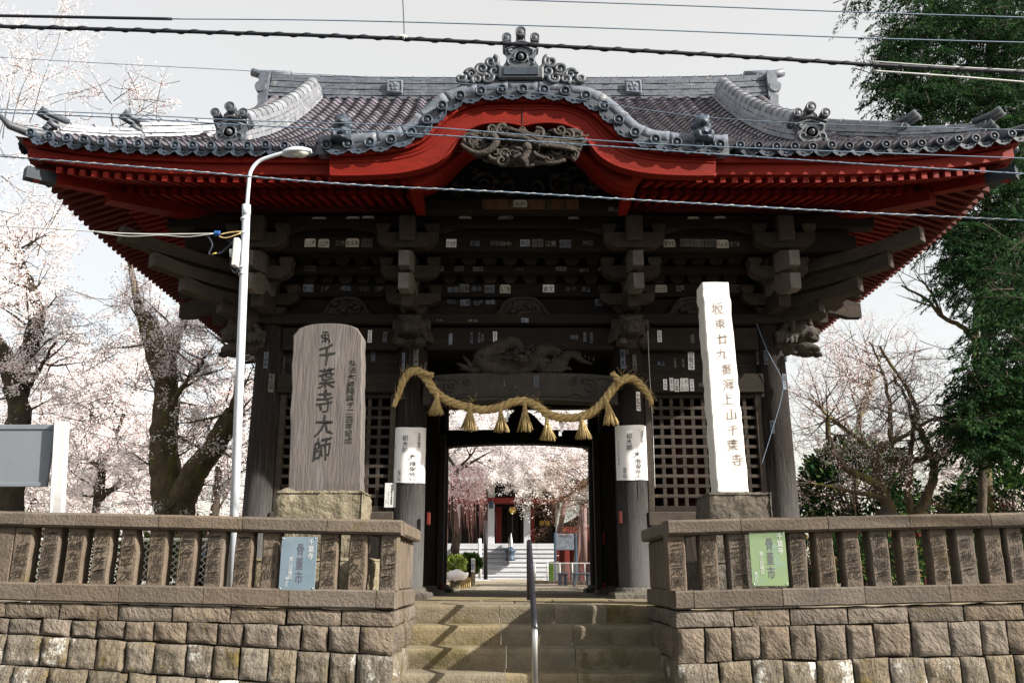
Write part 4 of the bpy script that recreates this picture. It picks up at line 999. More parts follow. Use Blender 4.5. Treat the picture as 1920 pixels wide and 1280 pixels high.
# dark carved tympanum, beam with bare wood
Y = 9.86; MB().box(KC-1.35, KC+1.35, Y, Y+.06, zp(372, Y), zp(270, Y), .01).build('tympanum_board', 'voidwood', kf)
Y = 9.72; MB().box(KC-1.28, KC+1.28, Y, Y+.16, zp(396, Y), zp(372, Y), .012).build('gable_beam', 'wood', kf)
MB().box(xp(905, 384, Y), xp(1085, 384, Y), Y-.012, Y-.002, zp(393, Y), zp(374, Y), .004).build('bare_wood_face', 'barewood', kf)
mb = MB(); 
for sx in (-1, 1):
    for (cx, cz, r, tn, ph) in ((70, 345, .16, 1.7, .5), (125, 358, .10, 1.4, 2), (25, 350, .12, 1.3, 4), (95, 325, .09, 1.2, 1)):
        p = P(C0+sx*cx, cz, 9.8); mb.tube(scroll(p.x, p.z, r, tn, sx, 9.80, ph), [.035*(1-t/60) for t in range(37)], 6)
    for k in range(12): p = P(C0+sx*rg.uniform(20, 140), rg.uniform(318, 368), 9.8); mb.ell(p, (rg.uniform(.04, .09), .05, rg.uniform(.03, .06)), 7, 5)
mb.build('cloud_carving', 'carving_pale', kf, kind='stuff')
# big onigawara on top, base and wave scrolls
p = P(972, 150, 8.56); XO, ZO = KC-.02, zp(128, 8.56)
onigawara('ridge_end_ornament', Matrix.Translation((XO, 8.56, ZO)), .76, 'tile_dark', kf)
MB().box(XO-.26, XO+.26, 8.50, 8.66, zp(150, 8.56)-.02, ZO, .02).build('ornament_base', 'tile_dark', kf)
MB().box(XO-.2, XO+.2, 8.485, 8.5, zp(147, 8.56), ZO-.03, .01).build('ornament_panel', 'tile_edge', kf)
for sx in (-1, 1):
    mb = MB()
    for (u, v, r) in ((.10, .30, .085), (.20, .18, .085), (.06, .14, .09), (.32, .09, .07), (.44, .02, .055), (.14, .03, .07), (.26, .0, .06)):
        mb.tube(scroll(XO+sx*(.24+u), ZO-.16+v*.75, r, 1.5, sx, 8.54, u*20), [.030*(1-t/70) for t in range(37)], 6)
        mb.ell((XO+sx*(.24+u), 8.57, ZO-.16+v*.75), (r*.9, .03, r*.9), 8, 6)
    mb.prism([(XO+sx*a, ZO-.19+b) for a, b in ((.24, -.07), (.74, -.14), (.72, -.04), (.5, .06), (.36, .30), (.24, .30))][::sx], 8.56, 8.60)
    mb.build('wave_scroll', 'tile_dark', kf, kind='stuff')
ridge('gable_ridge', [(XO, 8.62, zp(150, 8.56)-.02), (XO, 10.6, zp(150, 8.56)-.0)], .3, .25, 4, .09, 'ridge', kf)
# tile lions at the feet of the curved gable
for cx, fl in ((640, -1), (1318, 1)):
    b = P(cx, 262, 8.52); mb = MB()
    def e(x, y, z, rx, ry, rz): mb.ell((b.x+fl*x, b.y+y, b.z+z), (rx, ry, rz), 9, 7)
    e(0, .05, .08, .10, .14, .07); e(.0, -.02, .19, .085, .075, .085); e(0, -.09, .17, .055, .05, .04); e(.06, 0, .27, .035, .03, .045); e(-.06, .02, .26, .035, .03, .04); e(0, .02, .30, .05, .04, .035)
    for k in range(8): a = k*.8; e(.085*math.cos(a), .05, .19+.085*math.sin(a), .035, .04, .035)
    e(.07, -.1, .02, .035, .05, .05); e(-.07, -.1, .02, .035, .05, .05); e(-.03, .17, .22, .03, .03, .1); e(0, 0, -.03, .13, .17, .04)
    link('roof_lion', remesh(mb, .014, 'roof_lion', 1), 'tile_edge', kf)
# ---------------- carvings, rope, notices ----------------
rg = random.Random(11)
# pendant carving of waves, wings and a small figure
mb = MB(); mbr = MB(); Y = 8.50
outline = [(868, 262), (890, 248), (930, 238), (975, 243), (1010, 243), (1060, 240), (1092, 252), (1096, 268), (1080, 285), (1050, 300), (1010, 306), (965, 309), (925, 304), (895, 290), (880, 275)]
def pt(pts, r0, r1, dy=0): n = len(pts); l = spl(pts, 4); n = len(l); mb.tube([P(x, y, Y+dy) for x, y in l], [r0+(r1-r0)*k/(n-1) for k in range(n)], 7)
def inside(x, y):
    c = False; n = len(outline)
    for i in range(n):
        (x1, y1), (x2, y2) = outline[i], outline[i-1]
        if (y1 > y) != (y2 > y) and x < (x2-x1)*(y-y1)/(y2-y1)+x1: c = not c
    return c
pp = ycurve(outline, Y); mb.prism([((x-KC)*.93+KC, (z-pp[0][1])*.9+pp[0][1]) for x, z in pp], Y+.09, Y+.12)
k = 0
while k < 64:                                        # waves and clouds: overlapping scrolls
    x, y = rg.uniform(868, 1096), rg.uniform(238, 309)
    if not inside(x, y) or abs(x-985)+abs(y-275) < 22: continue
    k += 1; p = P(x, y, Y); r = rg.uniform(.045, .085); mb.tube(scroll(p.x, p.z, r, rg.uniform(1.2, 1.8), rg.choice((-1, 1)), Y+rg.uniform(-.02, .05), rg.uniform(0, 6)), [r*.32*(1-t/70) for t in range(37)], 6)
for k in range(60):
    x, y = rg.uniform(872, 1092), rg.uniform(245, 306)
    if inside(x, y): p = P(x, y, Y+.05); mb.ell(p, (rg.uniform(.04, .09), .05, rg.uniform(.025, .05)), 7, 5)
pt([(864, 270), (880, 282), (900, 288), (920, 280), (930, 264), (920, 252)], .018, .055, -.04); pt([(930, 250), (955, 256), (978, 258), (1000, 268), (1014, 276)], .02, .045, -.04)
for k in range(8): pt([(1006, 264+k), (1045+k*5, 262+k*3), (1104-k*4, 254+k*7)], .026, .009, -.03-.004*k)
for k in range(7): pt([(942+k*2, 240), (975+k*4, 246+k*2), (1012+k*3, 254+k*3)], .02, .011, -.035)
pt([(988, 282), (986, 290), (978, 302)], .05, .035, -.08); p = P(988, 276, Y-.10); mb.ell(p, (.055, .05, .055)); pt([(976, 288), (962, 296)], .022, .018, -.09); pt([(1000, 286), (1012, 294), (1030, 298)], .025, .018, -.08)
pt([(1000, 303), (1035, 306), (1060, 300)], .025, .02, -.04)
mb.build('pendant_carving', 'carving_pale', kf, kind='stuff')
# frog-leg carvings on the plate
for cx, cy, w in ((648, 578, 40), (980, 578, 44), (1300, 578, 40)):
    mb = MB(); Y = 10.90; a = P(cx-w, 592, Y); b = P(cx+w, 592, Y); h = zp(556, Y)-a.z; X = (a.x+b.x)/2; W2 = (b.x-a.x)/2
    mb.prism([(X+W2*u, a.z+h*v) for u, v in ((-1.25, 0), (1.25, 0), (1.05, .12), (.9, .5), (.6, .9), (.2, 1.0), (-.2, 1.0), (-.6, .9), (-.9, .5), (-1.05, .12))], Y+.03, Y+.07)
    mb.tube([Vector((X+W2*u, Y+.02, a.z+h*v)) for u, v in ((-1.2, .06), (-.98, .2), (-.85, .55), (-.55, .88), (0, .97), (.55, .88), (.85, .55), (.98, .2), (1.2, .06))], .028, 6)
    for k in range(7): mb.tube(scroll(X+W2*rg.uniform(-.6, .6), a.z+h*rg.uniform(.2, .7), rg.uniform(.04, .07), 1.3, rg.choice((-1, 1)), Y+.01, rg.uniform(0, 6)), [.022*(1-t/80) for t in range(37)], 6)
    for k in range(6): mb.ell((X+W2*rg.uniform(-.65, .65), Y, a.z+h*rg.uniform(.12, .7)), (.06, .04, .04), 7, 5)
    mb.build('frog_leg_carving', 'carving', gate, kind='stuff')
# lion-head beam ends
def lion():
    mb = MB(); 
    def e(x, y, z, rx, ry, rz): mb.ell((x, y, z), (rx, ry, rz), 12, 9)
    e(0, -.02, .0, .19, .24, .16); e(0, -.20, -.03, .13, .10, .085); e(0, -.26, -.005, .06, .05, .04); e(0, -.22, -.105, .10, .08, .035); e(0, -.12, .09, .16, .12, .07)
    for s in (-1, 1):
        e(s*.075, -.215, .065, .05, .035, .030); e(s*.10, -.21, .105, .06, .03, .022); e(s*.19, -.03, .08, .06, .04, .045); e(s*.22, -.03, .02, .035, .035, .06); e(s*.035, -.30, -.015, .022, .02, .02)
        e(s*.05, -.285, -.075, .022, .022, .02); e(s*.13, -.14, -.22, .075, .12, .06); e(s*.13, -.24, -.245, .062, .05, .05)
        for k in (-1, 0, 1): e(s*.13+k*.035, -.275, -.255, .020, .035, .026)
        for k in range(6): a = -.9+k*.5; e(s*(.17+.035*math.cos(a*2)), .02+.03*k, .10-.055*k, .045, .05, .035)
        for k in range(5): mb.tube([Vector((s*(.15+.012*q+.02*k), -.05+.05*k, -.02-.05*q)) for q in range(4)], [.03, .03, .025, .015], 6)
    e(0, .1, -.1, .16, .16, .17)
    return remesh(mb, .011, 'lion_head', 2)
lm = lion(); lm.materials.append(M['carving_pale'])
zL = zp(612, 10.6)
for X, rot in ((CX[1], 0), (CX[2], 0)): link('lion_head', lm, None, gate, Matrix.Translation((X+.005, 10.70, zL)) @ Matrix.Rotation(rot, 4, 'Z') @ Matrix.Scale(1.0, 4))
for X, sx in ((CX[0], -1), (CX[3], 1)):
    link('lion_head', lm, None, gate, Matrix.Translation((X+sx*.30, 10.92, zL+.0)) @ Matrix.Rotation(R(66)*sx, 4, 'Z') @ Matrix.Scale(1.12, 4))
    MB().box(X+sx*.1, X+sx*.32, 10.88, 11.1, zL-.16, zL+.12, .03).build('beam_nose', 'carving', gate)
# dragon lying on the lintel
mb = MB(); Y = 10.92
def tp(pts, rs, dy=0):
    l = spl([(x, y) for x, y in pts], 5); n = len(l); mb.tube([P(x, y, Y+dy) for x, y in l], [float(np.interp(k/(n-1)*(len(rs)-1), range(len(rs)), rs)) for k in range(n)], 9); return l
sp1 = tp([(1112, 683), (1092, 676), (1075, 664), (1060, 668), (1050, 686), (1020, 690), (1005, 668), (1030, 657), (1050, 665)], [.012, .035, .055, .07, .085, .10, .115, .10, .07])
sp2 = tp([(1006, 672), (988, 688), (950, 691), (915, 685), (903, 672), (920, 660), (945, 648), (962, 642), (975, 655), (978, 670)], [.09, .10, .11, .125, .125, .115, .105, .095, .085, .075], -.03)
for l in (sp1, sp2):
    for (x, y) in l[::2]: p = P(x, y-7, Y); mb.tube([p, p+Vector((rg.uniform(-.02, .04), 0, .06))], [.022, .004], 5)
for (x, y, rx, rz) in ((930, 674, .12, .09), (955, 670, .11, .09), (1018, 680, .12, .07), (1045, 678, .12, .07)): mb.ell(P(x, y, Y), (rx, .09, rz), 14, 10)
p = P(978, 676, Y-.14); mb.ell(p, (.095, .11, .085)); mb.ell(p+Vector((.03, -.10, -.03)), (.07, .075, .042)); mb.ell(p+Vector((.03, -.09, -.065)), (.045, .05, .018))
for s in (-1, 1): mb.ell(p+Vector((.055*s, -.07, .035)), (.025, .02, .02)); mb.tube([p+Vector((.05*s, -.02, .05)), p+Vector((.09*s, .0, .13)), p+Vector((.07*s, .02, .2))], [.02, .014, .004], 6); mb.tube([p+Vector((.05*s, -.12, -.02)), p+Vector((.16*s, -.12, .01)), p+Vector((.25*s, -.1, .06))], [.012, .009, .004], 5)
for k in range(9): a = k*.35; q = p+Vector((.09*math.cos(a), .02, .075*math.sin(a)+.03)); mb.tube([q, q+Vector((.09*math.cos(a), .03, .09*math.sin(a)+.02))], [.025, .004], 5)
tp([(905, 690), (885, 694), (868, 686), (856, 681)], [.05, .045, .03, .012], -.03); tp([(885, 692), (878, 678), (868, 668)], [.035, .03, .012], -.03); tp([(885, 692), (889, 676), (898, 664)], [.03, .025, .012], -.03); tp([(880, 693), (862, 691)], [.03, .01], -.03)
tp([(1035, 692), (1050, 694), (1062, 690), (1072, 693)], [.045, .04, .03, .015], -.05); tp([(930, 690), (955, 696), (975, 694)], [.04, .035, .02], -.06)
tp([(1012, 655), (1040, 650), (1062, 653)], [.02, .02, .006])
for k in range(70):                                  # scales along the flanks
    x, y = rg.uniform(905, 1070), rg.uniform(646, 692); p2 = P(x, y, Y-.11+.05*abs(x-985)/80); mb.ell(p2, (.022, .02, .016), 6, 4)
mb.build('carved_dragon', 'carving_pale', gate, kind='stuff')

# paper votive slips pasted on the timbers: (x, y, w, h, text, style, plane distance)
def slip(x, y, w, h, txt, style, Y, horiz=True):
    _fb[0] = .010
    w *= rg.uniform(.85, 1.1); h *= rg.uniform(.85, 1.1)
    rev = style in 'bg' and rg.random() < .62
    a, b = P(x-w/2, y, Y), P(x+w/2, y, Y); z0, z1 = zp(y+h/2, Y), zp(y-h/2, Y); X = (a.x+b.x)/2; W2 = b.x-a.x
    m = {'w': 'paper', 'p': 'slip_pale', 'g': 'slip', 'b': 'slip_blue', 'd': 'slip'}[style]; mb = MB()
    t = .0025
    if style == 'p' and horiz and w > 18: mb.prism([(X-W2/2, z0), (X+W2/2, z0), (X+W2/2, z1-.02), (X+W2*.38, z1), (X-W2*.38, z1), (X-W2/2, z1-.02)], Y-t, Y-.0002)
    else: mb.box(X-W2/2, X+W2/2, Y-t, Y-.0002, z0, z1, .0005)
    if horiz: write(mb, txt, X, (z0+z1)/2-(z1-z0)*.06, W2*.92, (z1-z0)*.74, Y-t-.0012, 1, horiz=True)
    else: write(mb, txt, X, (z0+z1)/2, W2*.8, (z1-z0)*.92, Y-t-.0012, 1)
    an = rg.gauss(0, .025); cx, cz = X, (z0+z1)/2; ddx, ddz = rg.gauss(0, .006), rg.gauss(0, .006); kx = rg.uniform(.88, 1.08)
    mb.v = [(cx+ddx+(v[0]-cx)*kx*math.cos(an)-(v[2]-cz)*math.sin(an), v[1]-.0008*(len(txt) % 3), cz+ddz+(v[0]-cx)*math.sin(an)+(v[2]-cz)*math.cos(an)) for v in mb.v]
    _fb[0] = 0.
    mb.build('votive_slip', ['woodv' if rev else m, ('slip_blue' if style == 'b' else 'slip_text') if rev else 'ink'], gate)
KAN = ['史治郎', '倉文', '丸一', '同人志', '敬坊', '山田', '松本', '三十九', '江戸', '神田', '安太郎', '千社', '高橋', '吉田', '大木', '中村', '石川', '藤井', '花川戸', '小林', '長谷川', '金子', '田中', '八十一', '江東', '三平', '清水', '木村', '下谷', '浅草']
def kan(): return rg.choice(KAN)
Yt = 10.12                                           # row on the upper tie
for x, s_, t_ in ((582, 'p', '山口屋'), (607, 'p', '山口屋'), (636, 'g', '三木'), (661, 'p', '松永亭'), (688, 'g', '三木村'), (847, 'w', '史治郎'), (891, 'b', '石田'), (925, 'b', '小川'), (948, 'g', '田中'), (983, 'b', '中山'), (1008, 'g', '大木戸'), (1033, 'g', '江東'), (1061, 'b', '花川'), (1102, 'g', '神田'), (1256, 'p', '室中丸'), (1286, 'g', '貸子敏'), (1308, 'g', '里川源'), (1332, 'g', '横浜講'), (1356, 'p', '同人志'), (1378, 'g', '安丁魚')):
    slip(x, 456, 22, 14.5, t_, s_, Yt)
Yt = 10.92
for x, s_, t_ in ((580, 'b', '大川'), (609, 'b', '土屋'), (648, 'b', '成田'), (681, 'g', '小山'), (711, 'g', '三河屋'), (848, 'b', '吉田'), (870, 'g', '山本'), (895, 'b', '高木'), (917, 'b', '岩田'), (948, 'p', '丸丁魚'), (1029, 'w', '倉文'), (1070, 'g', '金子'), (1240, 'p', '三十九'), (1275, 'b', '江戸'), (1100, 'b', '井上'), (1380, 'g', '石屋')): slip(x, 541, 21, 14.5, t_, s_, Yt)
for x, s_, t_ in ((846, 'b', '明石'), (872, 'b', '土浦'), (896, 'b', '柏屋'), (921, 'b', '常盤'), (1125, 'b', '大谷')): slip(x, 566, 21, 14, t_, s_, 11.017)
Yt = 10.66
for x, t_ in ((822, '東海'), (860, '石山'), (896, '木場'), (975, '日本橋'), (1052, '大和'), (1094, '桜川'), (1130, '伊勢'), (684, '山の手'), (580, '相模')): slip(x, 504, 20, 9, t_, 'g', Yt)
Yt = 10.86
for (x, y, w, h, s_, t_) in ((693, 632, 8, 22, 'w', '大工三平'), (928, 632, 8, 22, 'w', '巣鴨新地'), (898, 632, 6, 20, 'b', '牛込組'), (845, 634, 6, 20, 'b', '芝口'), (885, 633, 7, 22, 'b', '深川組'), (906, 634, 6, 18, 'g', '本所'), (1097, 632, 8, 20, 'b', '両国'), (1108, 634, 6, 18, 'b', '柳橋'), (1237, 629, 9, 24, 'w', '白金台'), (722, 632, 8, 18, 'b', '品川'), (1180, 630, 6, 20, 'g', '荒川'), (1300, 636, 6, 16, 'g', '王子')): slip(x, y, w, h, t_, s_, Yt, False)
slip(1076, 631, 15, 14, '神田', 'b', Yt); slip(887, 600, 22, 8, '金谷', 'g', 10.76); slip(985, 601, 14, 8, '青山', 'b', 10.76); slip(824, 601, 14, 7, '寺島', 'b', 10.76)
Yt = 10.985
for (x, y, w, h, s_, t_, hz) in ((1240, 682, 20, 14, 'b', '井上', True), (1265, 678, 7, 21, 'g', '三味線', False), (1281, 680, 7, 20, 'g', '長唄', False), (1296, 676, 13, 40, 'w', '日敬坊', False), (700, 668, 8, 20, 'b', '新川', False)): slip(x, y, w, h, t_, s_, Yt, hz)
Yt = 10.84
for k, t_ in enumerate(('大木戸', '安川', '武蔵', '三丁目', '村山', '代々木')): slip(1249+k*9.6, 721, 8, 23, t_, 'w', Yt, False)
slip(1314, 721, 14, 15, '井桁', 'g', Yt)
for (x, y, w, h, s_, t_) in ((945, 718, 6, 16, 'g', '芝浦'), (1005, 715, 9, 20, 'b', '蔵前組'), (966, 722, 5, 12, 'g', '上野')): slip(x, y, w, h, t_, s_, 10.83, False)
slip(694, 390, 22, 13, '山田組', 'g', 9.0) if False else None
slip(977, 383, 23, 15, '須田町', 'p', 9.705); slip(948, 407, 30, 5.5, '大山講', 'p', 10.10); slip(1150, 391, 20, 14, '横山', 'g', 9.718)
for x in (600, 662, 690, 1300, 1350, 872, 1075): slip(x, 408, 24, 4, '一二三', 'p', 10.10)
# narrow slips curved round the columns
def col_slip(ci, px, y, w, h, txt, s_):
    _fb[0] = .02; cx, cy, r = CX[ci], 11.0, .200; p = P(px, y, 10.83); ang = math.asin(max(-.95, min(.95, (p.x-cx)/r))); z0, z1 = zp(y+h/2, 10.82), zp(y-h/2, 10.82); aw = w*.0066/r
    mb = MB()
    def f(u, z, rr): a = ang+u; return Vector((cx+rr*math.sin(a), cy-rr*math.cos(a), z))
    mb.grid([[f(-aw/2+aw*k/4, z, r+.009) for k in range(5)] for z in (z0, z1)])
    wmb = MB(); write(wmb, txt, 0, (z0+z1)/2, aw*.8, (z1-z0)*.92, 0); mb.add([f(v[0], v[2], r+.0115) for v in wmb.v], wmb.f, 1)
    _fb[0] = 0.
    mb.build('votive_slip', ['paper' if s_ == 'w' else ('slip_blue' if s_ == 'b' else 'slip'), 'ink'], gate)
for a in ((0, 509, 718, 10, 34, '松田屋', 'g'), (0, 528, 680, 7, 32, '大工町', 'g'), (0, 500, 676, 8, 30, '井桁屋', 'b'), (0, 515, 855, 7, 24, '丸三年', 'g'), (1, 757, 678, 7, 34, '酒井氏', 'b'), (1, 780, 670, 9, 32, '瀬川屋', 'g'), (1, 796, 690, 6, 26, '橋本', 'b'), (2, 1168, 673, 9, 36, '鈴木', 'b'), (2, 1189, 680, 8, 30, '三升家', 'g'), (2, 1196, 752, 9, 36, '一徳坊', 'w'), (2, 1175, 655, 6, 18, '芝', 'g'),
          (3, 1424, 665, 8, 30, '本田屋', 'g'), (3, 1436, 670, 7, 26, '京橋', 'b'), (3, 1432, 730, 8, 24, '亀戸', 'b'), (3, 1448, 800, 7, 24, '田端', 'b'), (3, 1470, 715, 8, 30, '森下', 'b')): col_slip(*a)

# shimenawa rope
t = thing('straw_rope', 'thick twisted straw rope with seven tassels hung between the two gate columns', 'rope', (AX, 10.6, 2.3))
pth = [(738, 762), (748, 738), (757, 712), (771, 697), (786, 697), (801, 712), (815, 733), (838, 750), (872, 762), (905, 768), (935, 764), (960, 754), (985, 752), (1008, 762), (1030, 777), (1060, 783), (1092, 780), (1118, 766), (1138, 744), (1152, 725), (1166, 712), (1186, 710), (1204, 724), (1216, 742), (1223, 757)]
l = spl(pth, 12)
def ry(x):
    d = min(abs(x-775), abs(x-1187)); return 10.70-.0 if d > 60 else 10.66
RP = [P(x, y, 10.66) for x, y in l]
Ls = [0]
for a, b in zip(RP, RP[1:]): Ls.append(Ls[-1]+(b-a).length)
for s in range(3):
    pts = []; rr = []
    for i, p in enumerate(RP):
        d = (RP[min(i+1, len(RP)-1)]-RP[max(i-1, 0)]).normalized(); a = d.cross(Vector((0, 1, 0))).normalized(); b = Vector((0, 1, 0))
        e = min(Ls[i], Ls[-1]-Ls[i]); k = .55+.45*min(1, e/.5); th = Ls[i]*2*math.pi/.26+s*2*math.pi/3
        pts.append(p+(a*math.cos(th)+b*math.sin(th))*.029*k); rr.append(.0285*k)
    MB().tube(pts, rr, 9).build('rope_strand', 'straw', t)
mb = MB()                                             # loose straw ends
for k in range(520):
    i = rg.randrange(4, len(RP)-4); p = RP[i]; d = (RP[i+2]-RP[i-2]).normalized(); o = Vector((rg.gauss(0, 1), rg.gauss(0, 1), rg.gauss(0, 1))).normalized()
    q = p+o*.055; e = q+d*rg.uniform(.02, .10)+o*rg.uniform(.01, .06); mb.tube([q-d*.03, q, e], [.002, .002, .001], 3)
for (x, y) in ((790, 703), (1165, 703), (760, 705), (888, 752), (1010, 752), (1205, 725)):
    for k in range(5): p = P(x, y, 10.6); mb.tube([p, p+Vector((rg.uniform(-.1, .1), -.02, rg.uniform(-.02, .13)))], [.003, .0015], 3)
mb.build('loose_straw', 'straw', t, kind='stuff')
# short knotted tail over the column and at the right knot
def twist(pts2, r, nm):
    l2 = spl(pts2, 8); rp = [P(x, y, 10.58) for x, y in l2]; Lx = 0
    for s in range(2):
        q = []; Lx = 0
        for i, p in enumerate(rp):
            if i: Lx += (p-rp[i-1]).length
            d = (rp[min(i+1, len(rp)-1)]-rp[max(i-1, 0)]).normalized(); a = d.cross(Vector((0, 1, 0))).normalized(); th = Lx*2*math.pi/.17+s*math.pi; q.append(p+(a*math.cos(th)+Vector((0, 1, 0))*math.sin(th))*r*.8)
        MB().tube(q, r, 7).build(nm, 'straw', t)
twist([(786, 697), (800, 700), (812, 703)], .021, 'rope_tail'); twist([(1148, 699), (1156, 708), (1164, 720)], .024, 'rope_tail')
for (x, y, yb, sx) in ((820, 738, 778, -3), (882, 756, 807, -3), (938, 766, 809, 3), (984, 754, 808, 0), (1025, 784, 825, 2), (1090, 780, 822, 4), (1137, 748, 796, 8)):
    top = P(x, y, 10.60); bot = P(x+sx, yb, 10.60); mb = MB(); h = top.z-bot.z
    mb.tube([top+Vector((0, 0, .01)), top.lerp(bot, .22)], [.022, .026], 8); mb.tube([top.lerp(bot, .2), top.lerp(bot, .26)], .03, 8)
    for k in range(95):
        a = rg.uniform(0, 2*math.pi); r = math.sqrt(rg.random()); e = bot+Vector((.108*r*math.cos(a), .06*r*math.sin(a), rg.uniform(-.012, .03))); s0 = top.lerp(bot, .1)+Vector((.014*r*math.cos(a), .014*r*math.sin(a), 0)); m_ = top.lerp(bot, .4).lerp(e, .45); m_.z = top.lerp(bot, .5).z
        mb.tube([s0, m_, e], [.0065, .006, .004], 3)
    mb.build('tassel', 'straw', t)
# white paper streamers hanging from the rope
for (x, y) in ((950, 764), (1050, 790), (1052, 783)):
    p = P(x, y, 10.68); mb = MB(); w = .035; z = p.z
    for k in range(3): xx = p.x+(k % 2)*.02; mb.box(xx-w/2, xx+w/2, 10.68+k*.003, 10.682+k*.003, z-.06*(k+1), z-.06*k, .0005)
    mb.build('paper_streamer', 'paper', t)

# long paper notices wrapped on the two centre columns
def column_notice(ci, xa, xb, ya, yb, label):
    cx, cy, r = CX[ci], 11.0, .214; z1, z0 = zp(ya, 10.79), zp(yb, 10.79); aw = 1.25
    tt = thing('paper_notice', label, 'notice', (cx, cy-r, z0), 'paper notices wrapped on the gate columns')
    def f(u, z, rr): return Vector((cx+rr*math.sin(u), cy-rr*math.cos(u), z))
    nx, nz = 14, 16; rows = [[f(-aw+2*aw*i/nx, z0+(z1-z0)*j/nz+.006*math.sin(i*.5+ci), r+.0025*noise.noise((i*.4, j*.35, ci))) for i in range(nx+1)] for j in range(nz+1)]
    MB().grid(rows).build('sheet', 'paper', tt)
    h = z1-z0; wmb = MB(); c = (z0+z1)/2; _fb[0] = .004
    for (txt, u, zc, w, hh) in (('厄除祈願寺', .50, z1-.24*h, .17, .28*h), ('『', .28, z1-.115*h, .15, .06*h), ('初大師', -.16, z1-.31*h, .28, .32*h), ('大', .20, z1-.54*h, .44, .13*h), ('護摩修行', .24, z0+.195*h, .36, .38*h), ('一月二十一日午前十時', -.72, z1-.50*h, .09, .46*h), ('当山', -.42, z0+.13*h, .2, .20*h)):
        write(wmb, txt, u, zc, w, hh, 0)
    MB().add([f(v[0]*1.25, v[2], r+.0115) for v in wmb.v], wmb.f).build('brush_writing', 'ink', tt); _fb[0] = 0.
column_notice(1, 757, 803, 800, 904, 'long white paper notice wrapped round the column beside the small white placard')
column_notice(2, 1162, 1211, 796, 899, 'long white paper notice wrapped round the column nearest the pale stone pillar')
# small white placard on the lattice
Y = 10.86; t = thing('placard', 'small white placard with black characters hung on the lattice window', 'placard', P(732, 950, Y))
a, b = P(720, 951, Y), P(746, 905, Y); MB().box(a.x, b.x, Y, Y+.012, a.z, b.z, .003).build('board', 'white', t)
_fb[0] = .008; mb = MB(); w = b.x-a.x; h = b.z-a.z; write(mb, '南無観世音菩薩', a.x+.56*w, a.z+.52*h, .16*w, .84*h, Y-.002); write(mb, '坂東二十九番', a.x+.30*w, a.z+.40*h, .07*w, .5*h, Y-.002); write(mb, '千葉寺', a.x+.15*w, a.z+.25*h, .06*w, .2*h, Y-.002); mb.build('lettering', 'ink', t); _fb[0] = 0.
MB().tube([Vector(((a.x+b.x)/2+.02, Y+.005, b.z)), Vector(((a.x+b.x)/2+.03, Y+.02, b.z+.05)), Vector(((a.x+b.x)/2+.015, Y+.06, b.z+.075))], .003, 5).build('hanging_wire', 'steel', t)
# red painted iron clasps on the passage posts
for (x, y, Y, h) in ((803.5, 972, 10.8, 22), (1163, 970, 10.8, 22), (1132, 1008, 12.85, 26), (829, 1100, 12.85, 14), (1134, 1098, 12.85, 14)):
    p = P(x, y, Y); dz = h*.0035; MB().box(p.x-.022, p.x+.022, Y-.03, Y+.03, p.z-dz, p.z+dz, .008).build('iron_clasp', 'red_old', gate)
# red guardian figures inside the lattice bays
def guardian(X, label, flip):
    tt = thing('guardian_statue', label, 'statue', (X, 12.2, 0))
    MB().box(X-.5, X+.5, 11.8, 12.7, 0, .85, .04).build('pedestal', 'voidwood', tt)
    me = bpy.data.meshes.new('figure'); s = flip
    v = [(0, 0, 1.85), (0, 0, 2.1), (0, 0, 2.4), (0, -.03, 2.62), (0, -.05, 2.78), (0, -.06, 2.92), (s*.33, -.02, 2.52), (s*.55, -.15, 2.35), (s*.5, -.4, 2.55), (-s*.33, -.02, 2.52), (-s*.55, -.1, 2.2), (-s*.5, -.3, 2.0), (s*.17, 0, 1.7), (s*.27, -.08, 1.3), (s*.3, 0, .92), (s*.3, -.15, .88), (-s*.17, 0, 1.7), (-s*.22, -.12, 1.3), (-s*.22, -.05, .92), (-s*.22, -.2, .88)]
    e = [(0, 1), (1, 2), (2, 3), (3, 4), (4, 5), (2, 6), (6, 7), (7, 8), (2, 9), (9, 10), (10, 11), (0, 12), (12, 13), (13, 14), (14, 15), (0, 16), (16, 17), (17, 18), (18, 19)]
    rad = [.2, .2, .24, .1, .13, .10, .12, .09, .07, .12, .09, .07, .15, .11, .08, .06, .15, .11, .08, .06]
    me.from_pydata(v, e, []); o = bpy.data.objects.new('figure', me); COL.objects.link(o); o.modifiers.new('s', 'SKIN'); o.modifiers.new('u', 'SUBSURF').levels = 1
    for i, d in enumerate(me.skin_vertices[0].data): d.radius = (rad[i], rad[i]*.85); d.use_root = (i == 0)
    dg = bpy.context.evaluated_depsgraph_get(); dg.update(); r = bpy.data.meshes.new_from_object(o.evaluated_get(dg)); bpy.data.objects.remove(o)
    for p in r.polygons: p.use_smooth = True
    r.transform(Matrix.Translation((X, 12.2, -.0))); r.materials.clear(); link('figure', r, 'statue_red', tt)
    mb = MB()
    for k in range(9): z = 1.75-.09*k; mb.tube([Vector((X+(.26+.012*k)*math.cos(a), 12.2+(.2+.01*k)*math.sin(a), z)) for a in np.linspace(0, 6.28, 13)], .05, 6, cap=False)
    mb.build('skirt', 'statue_red', tt)
guardian(CX[0]+.95, 'dark red guardian statue behind the lattice beside the tall brown stele', 1)
guardian(CX[3]-.95, 'dark red guardian statue behind the lattice beside the pale stone pillar', -1)
# ---------------- stone monuments ----------------
rg = random.Random(31)
YS = 8.6
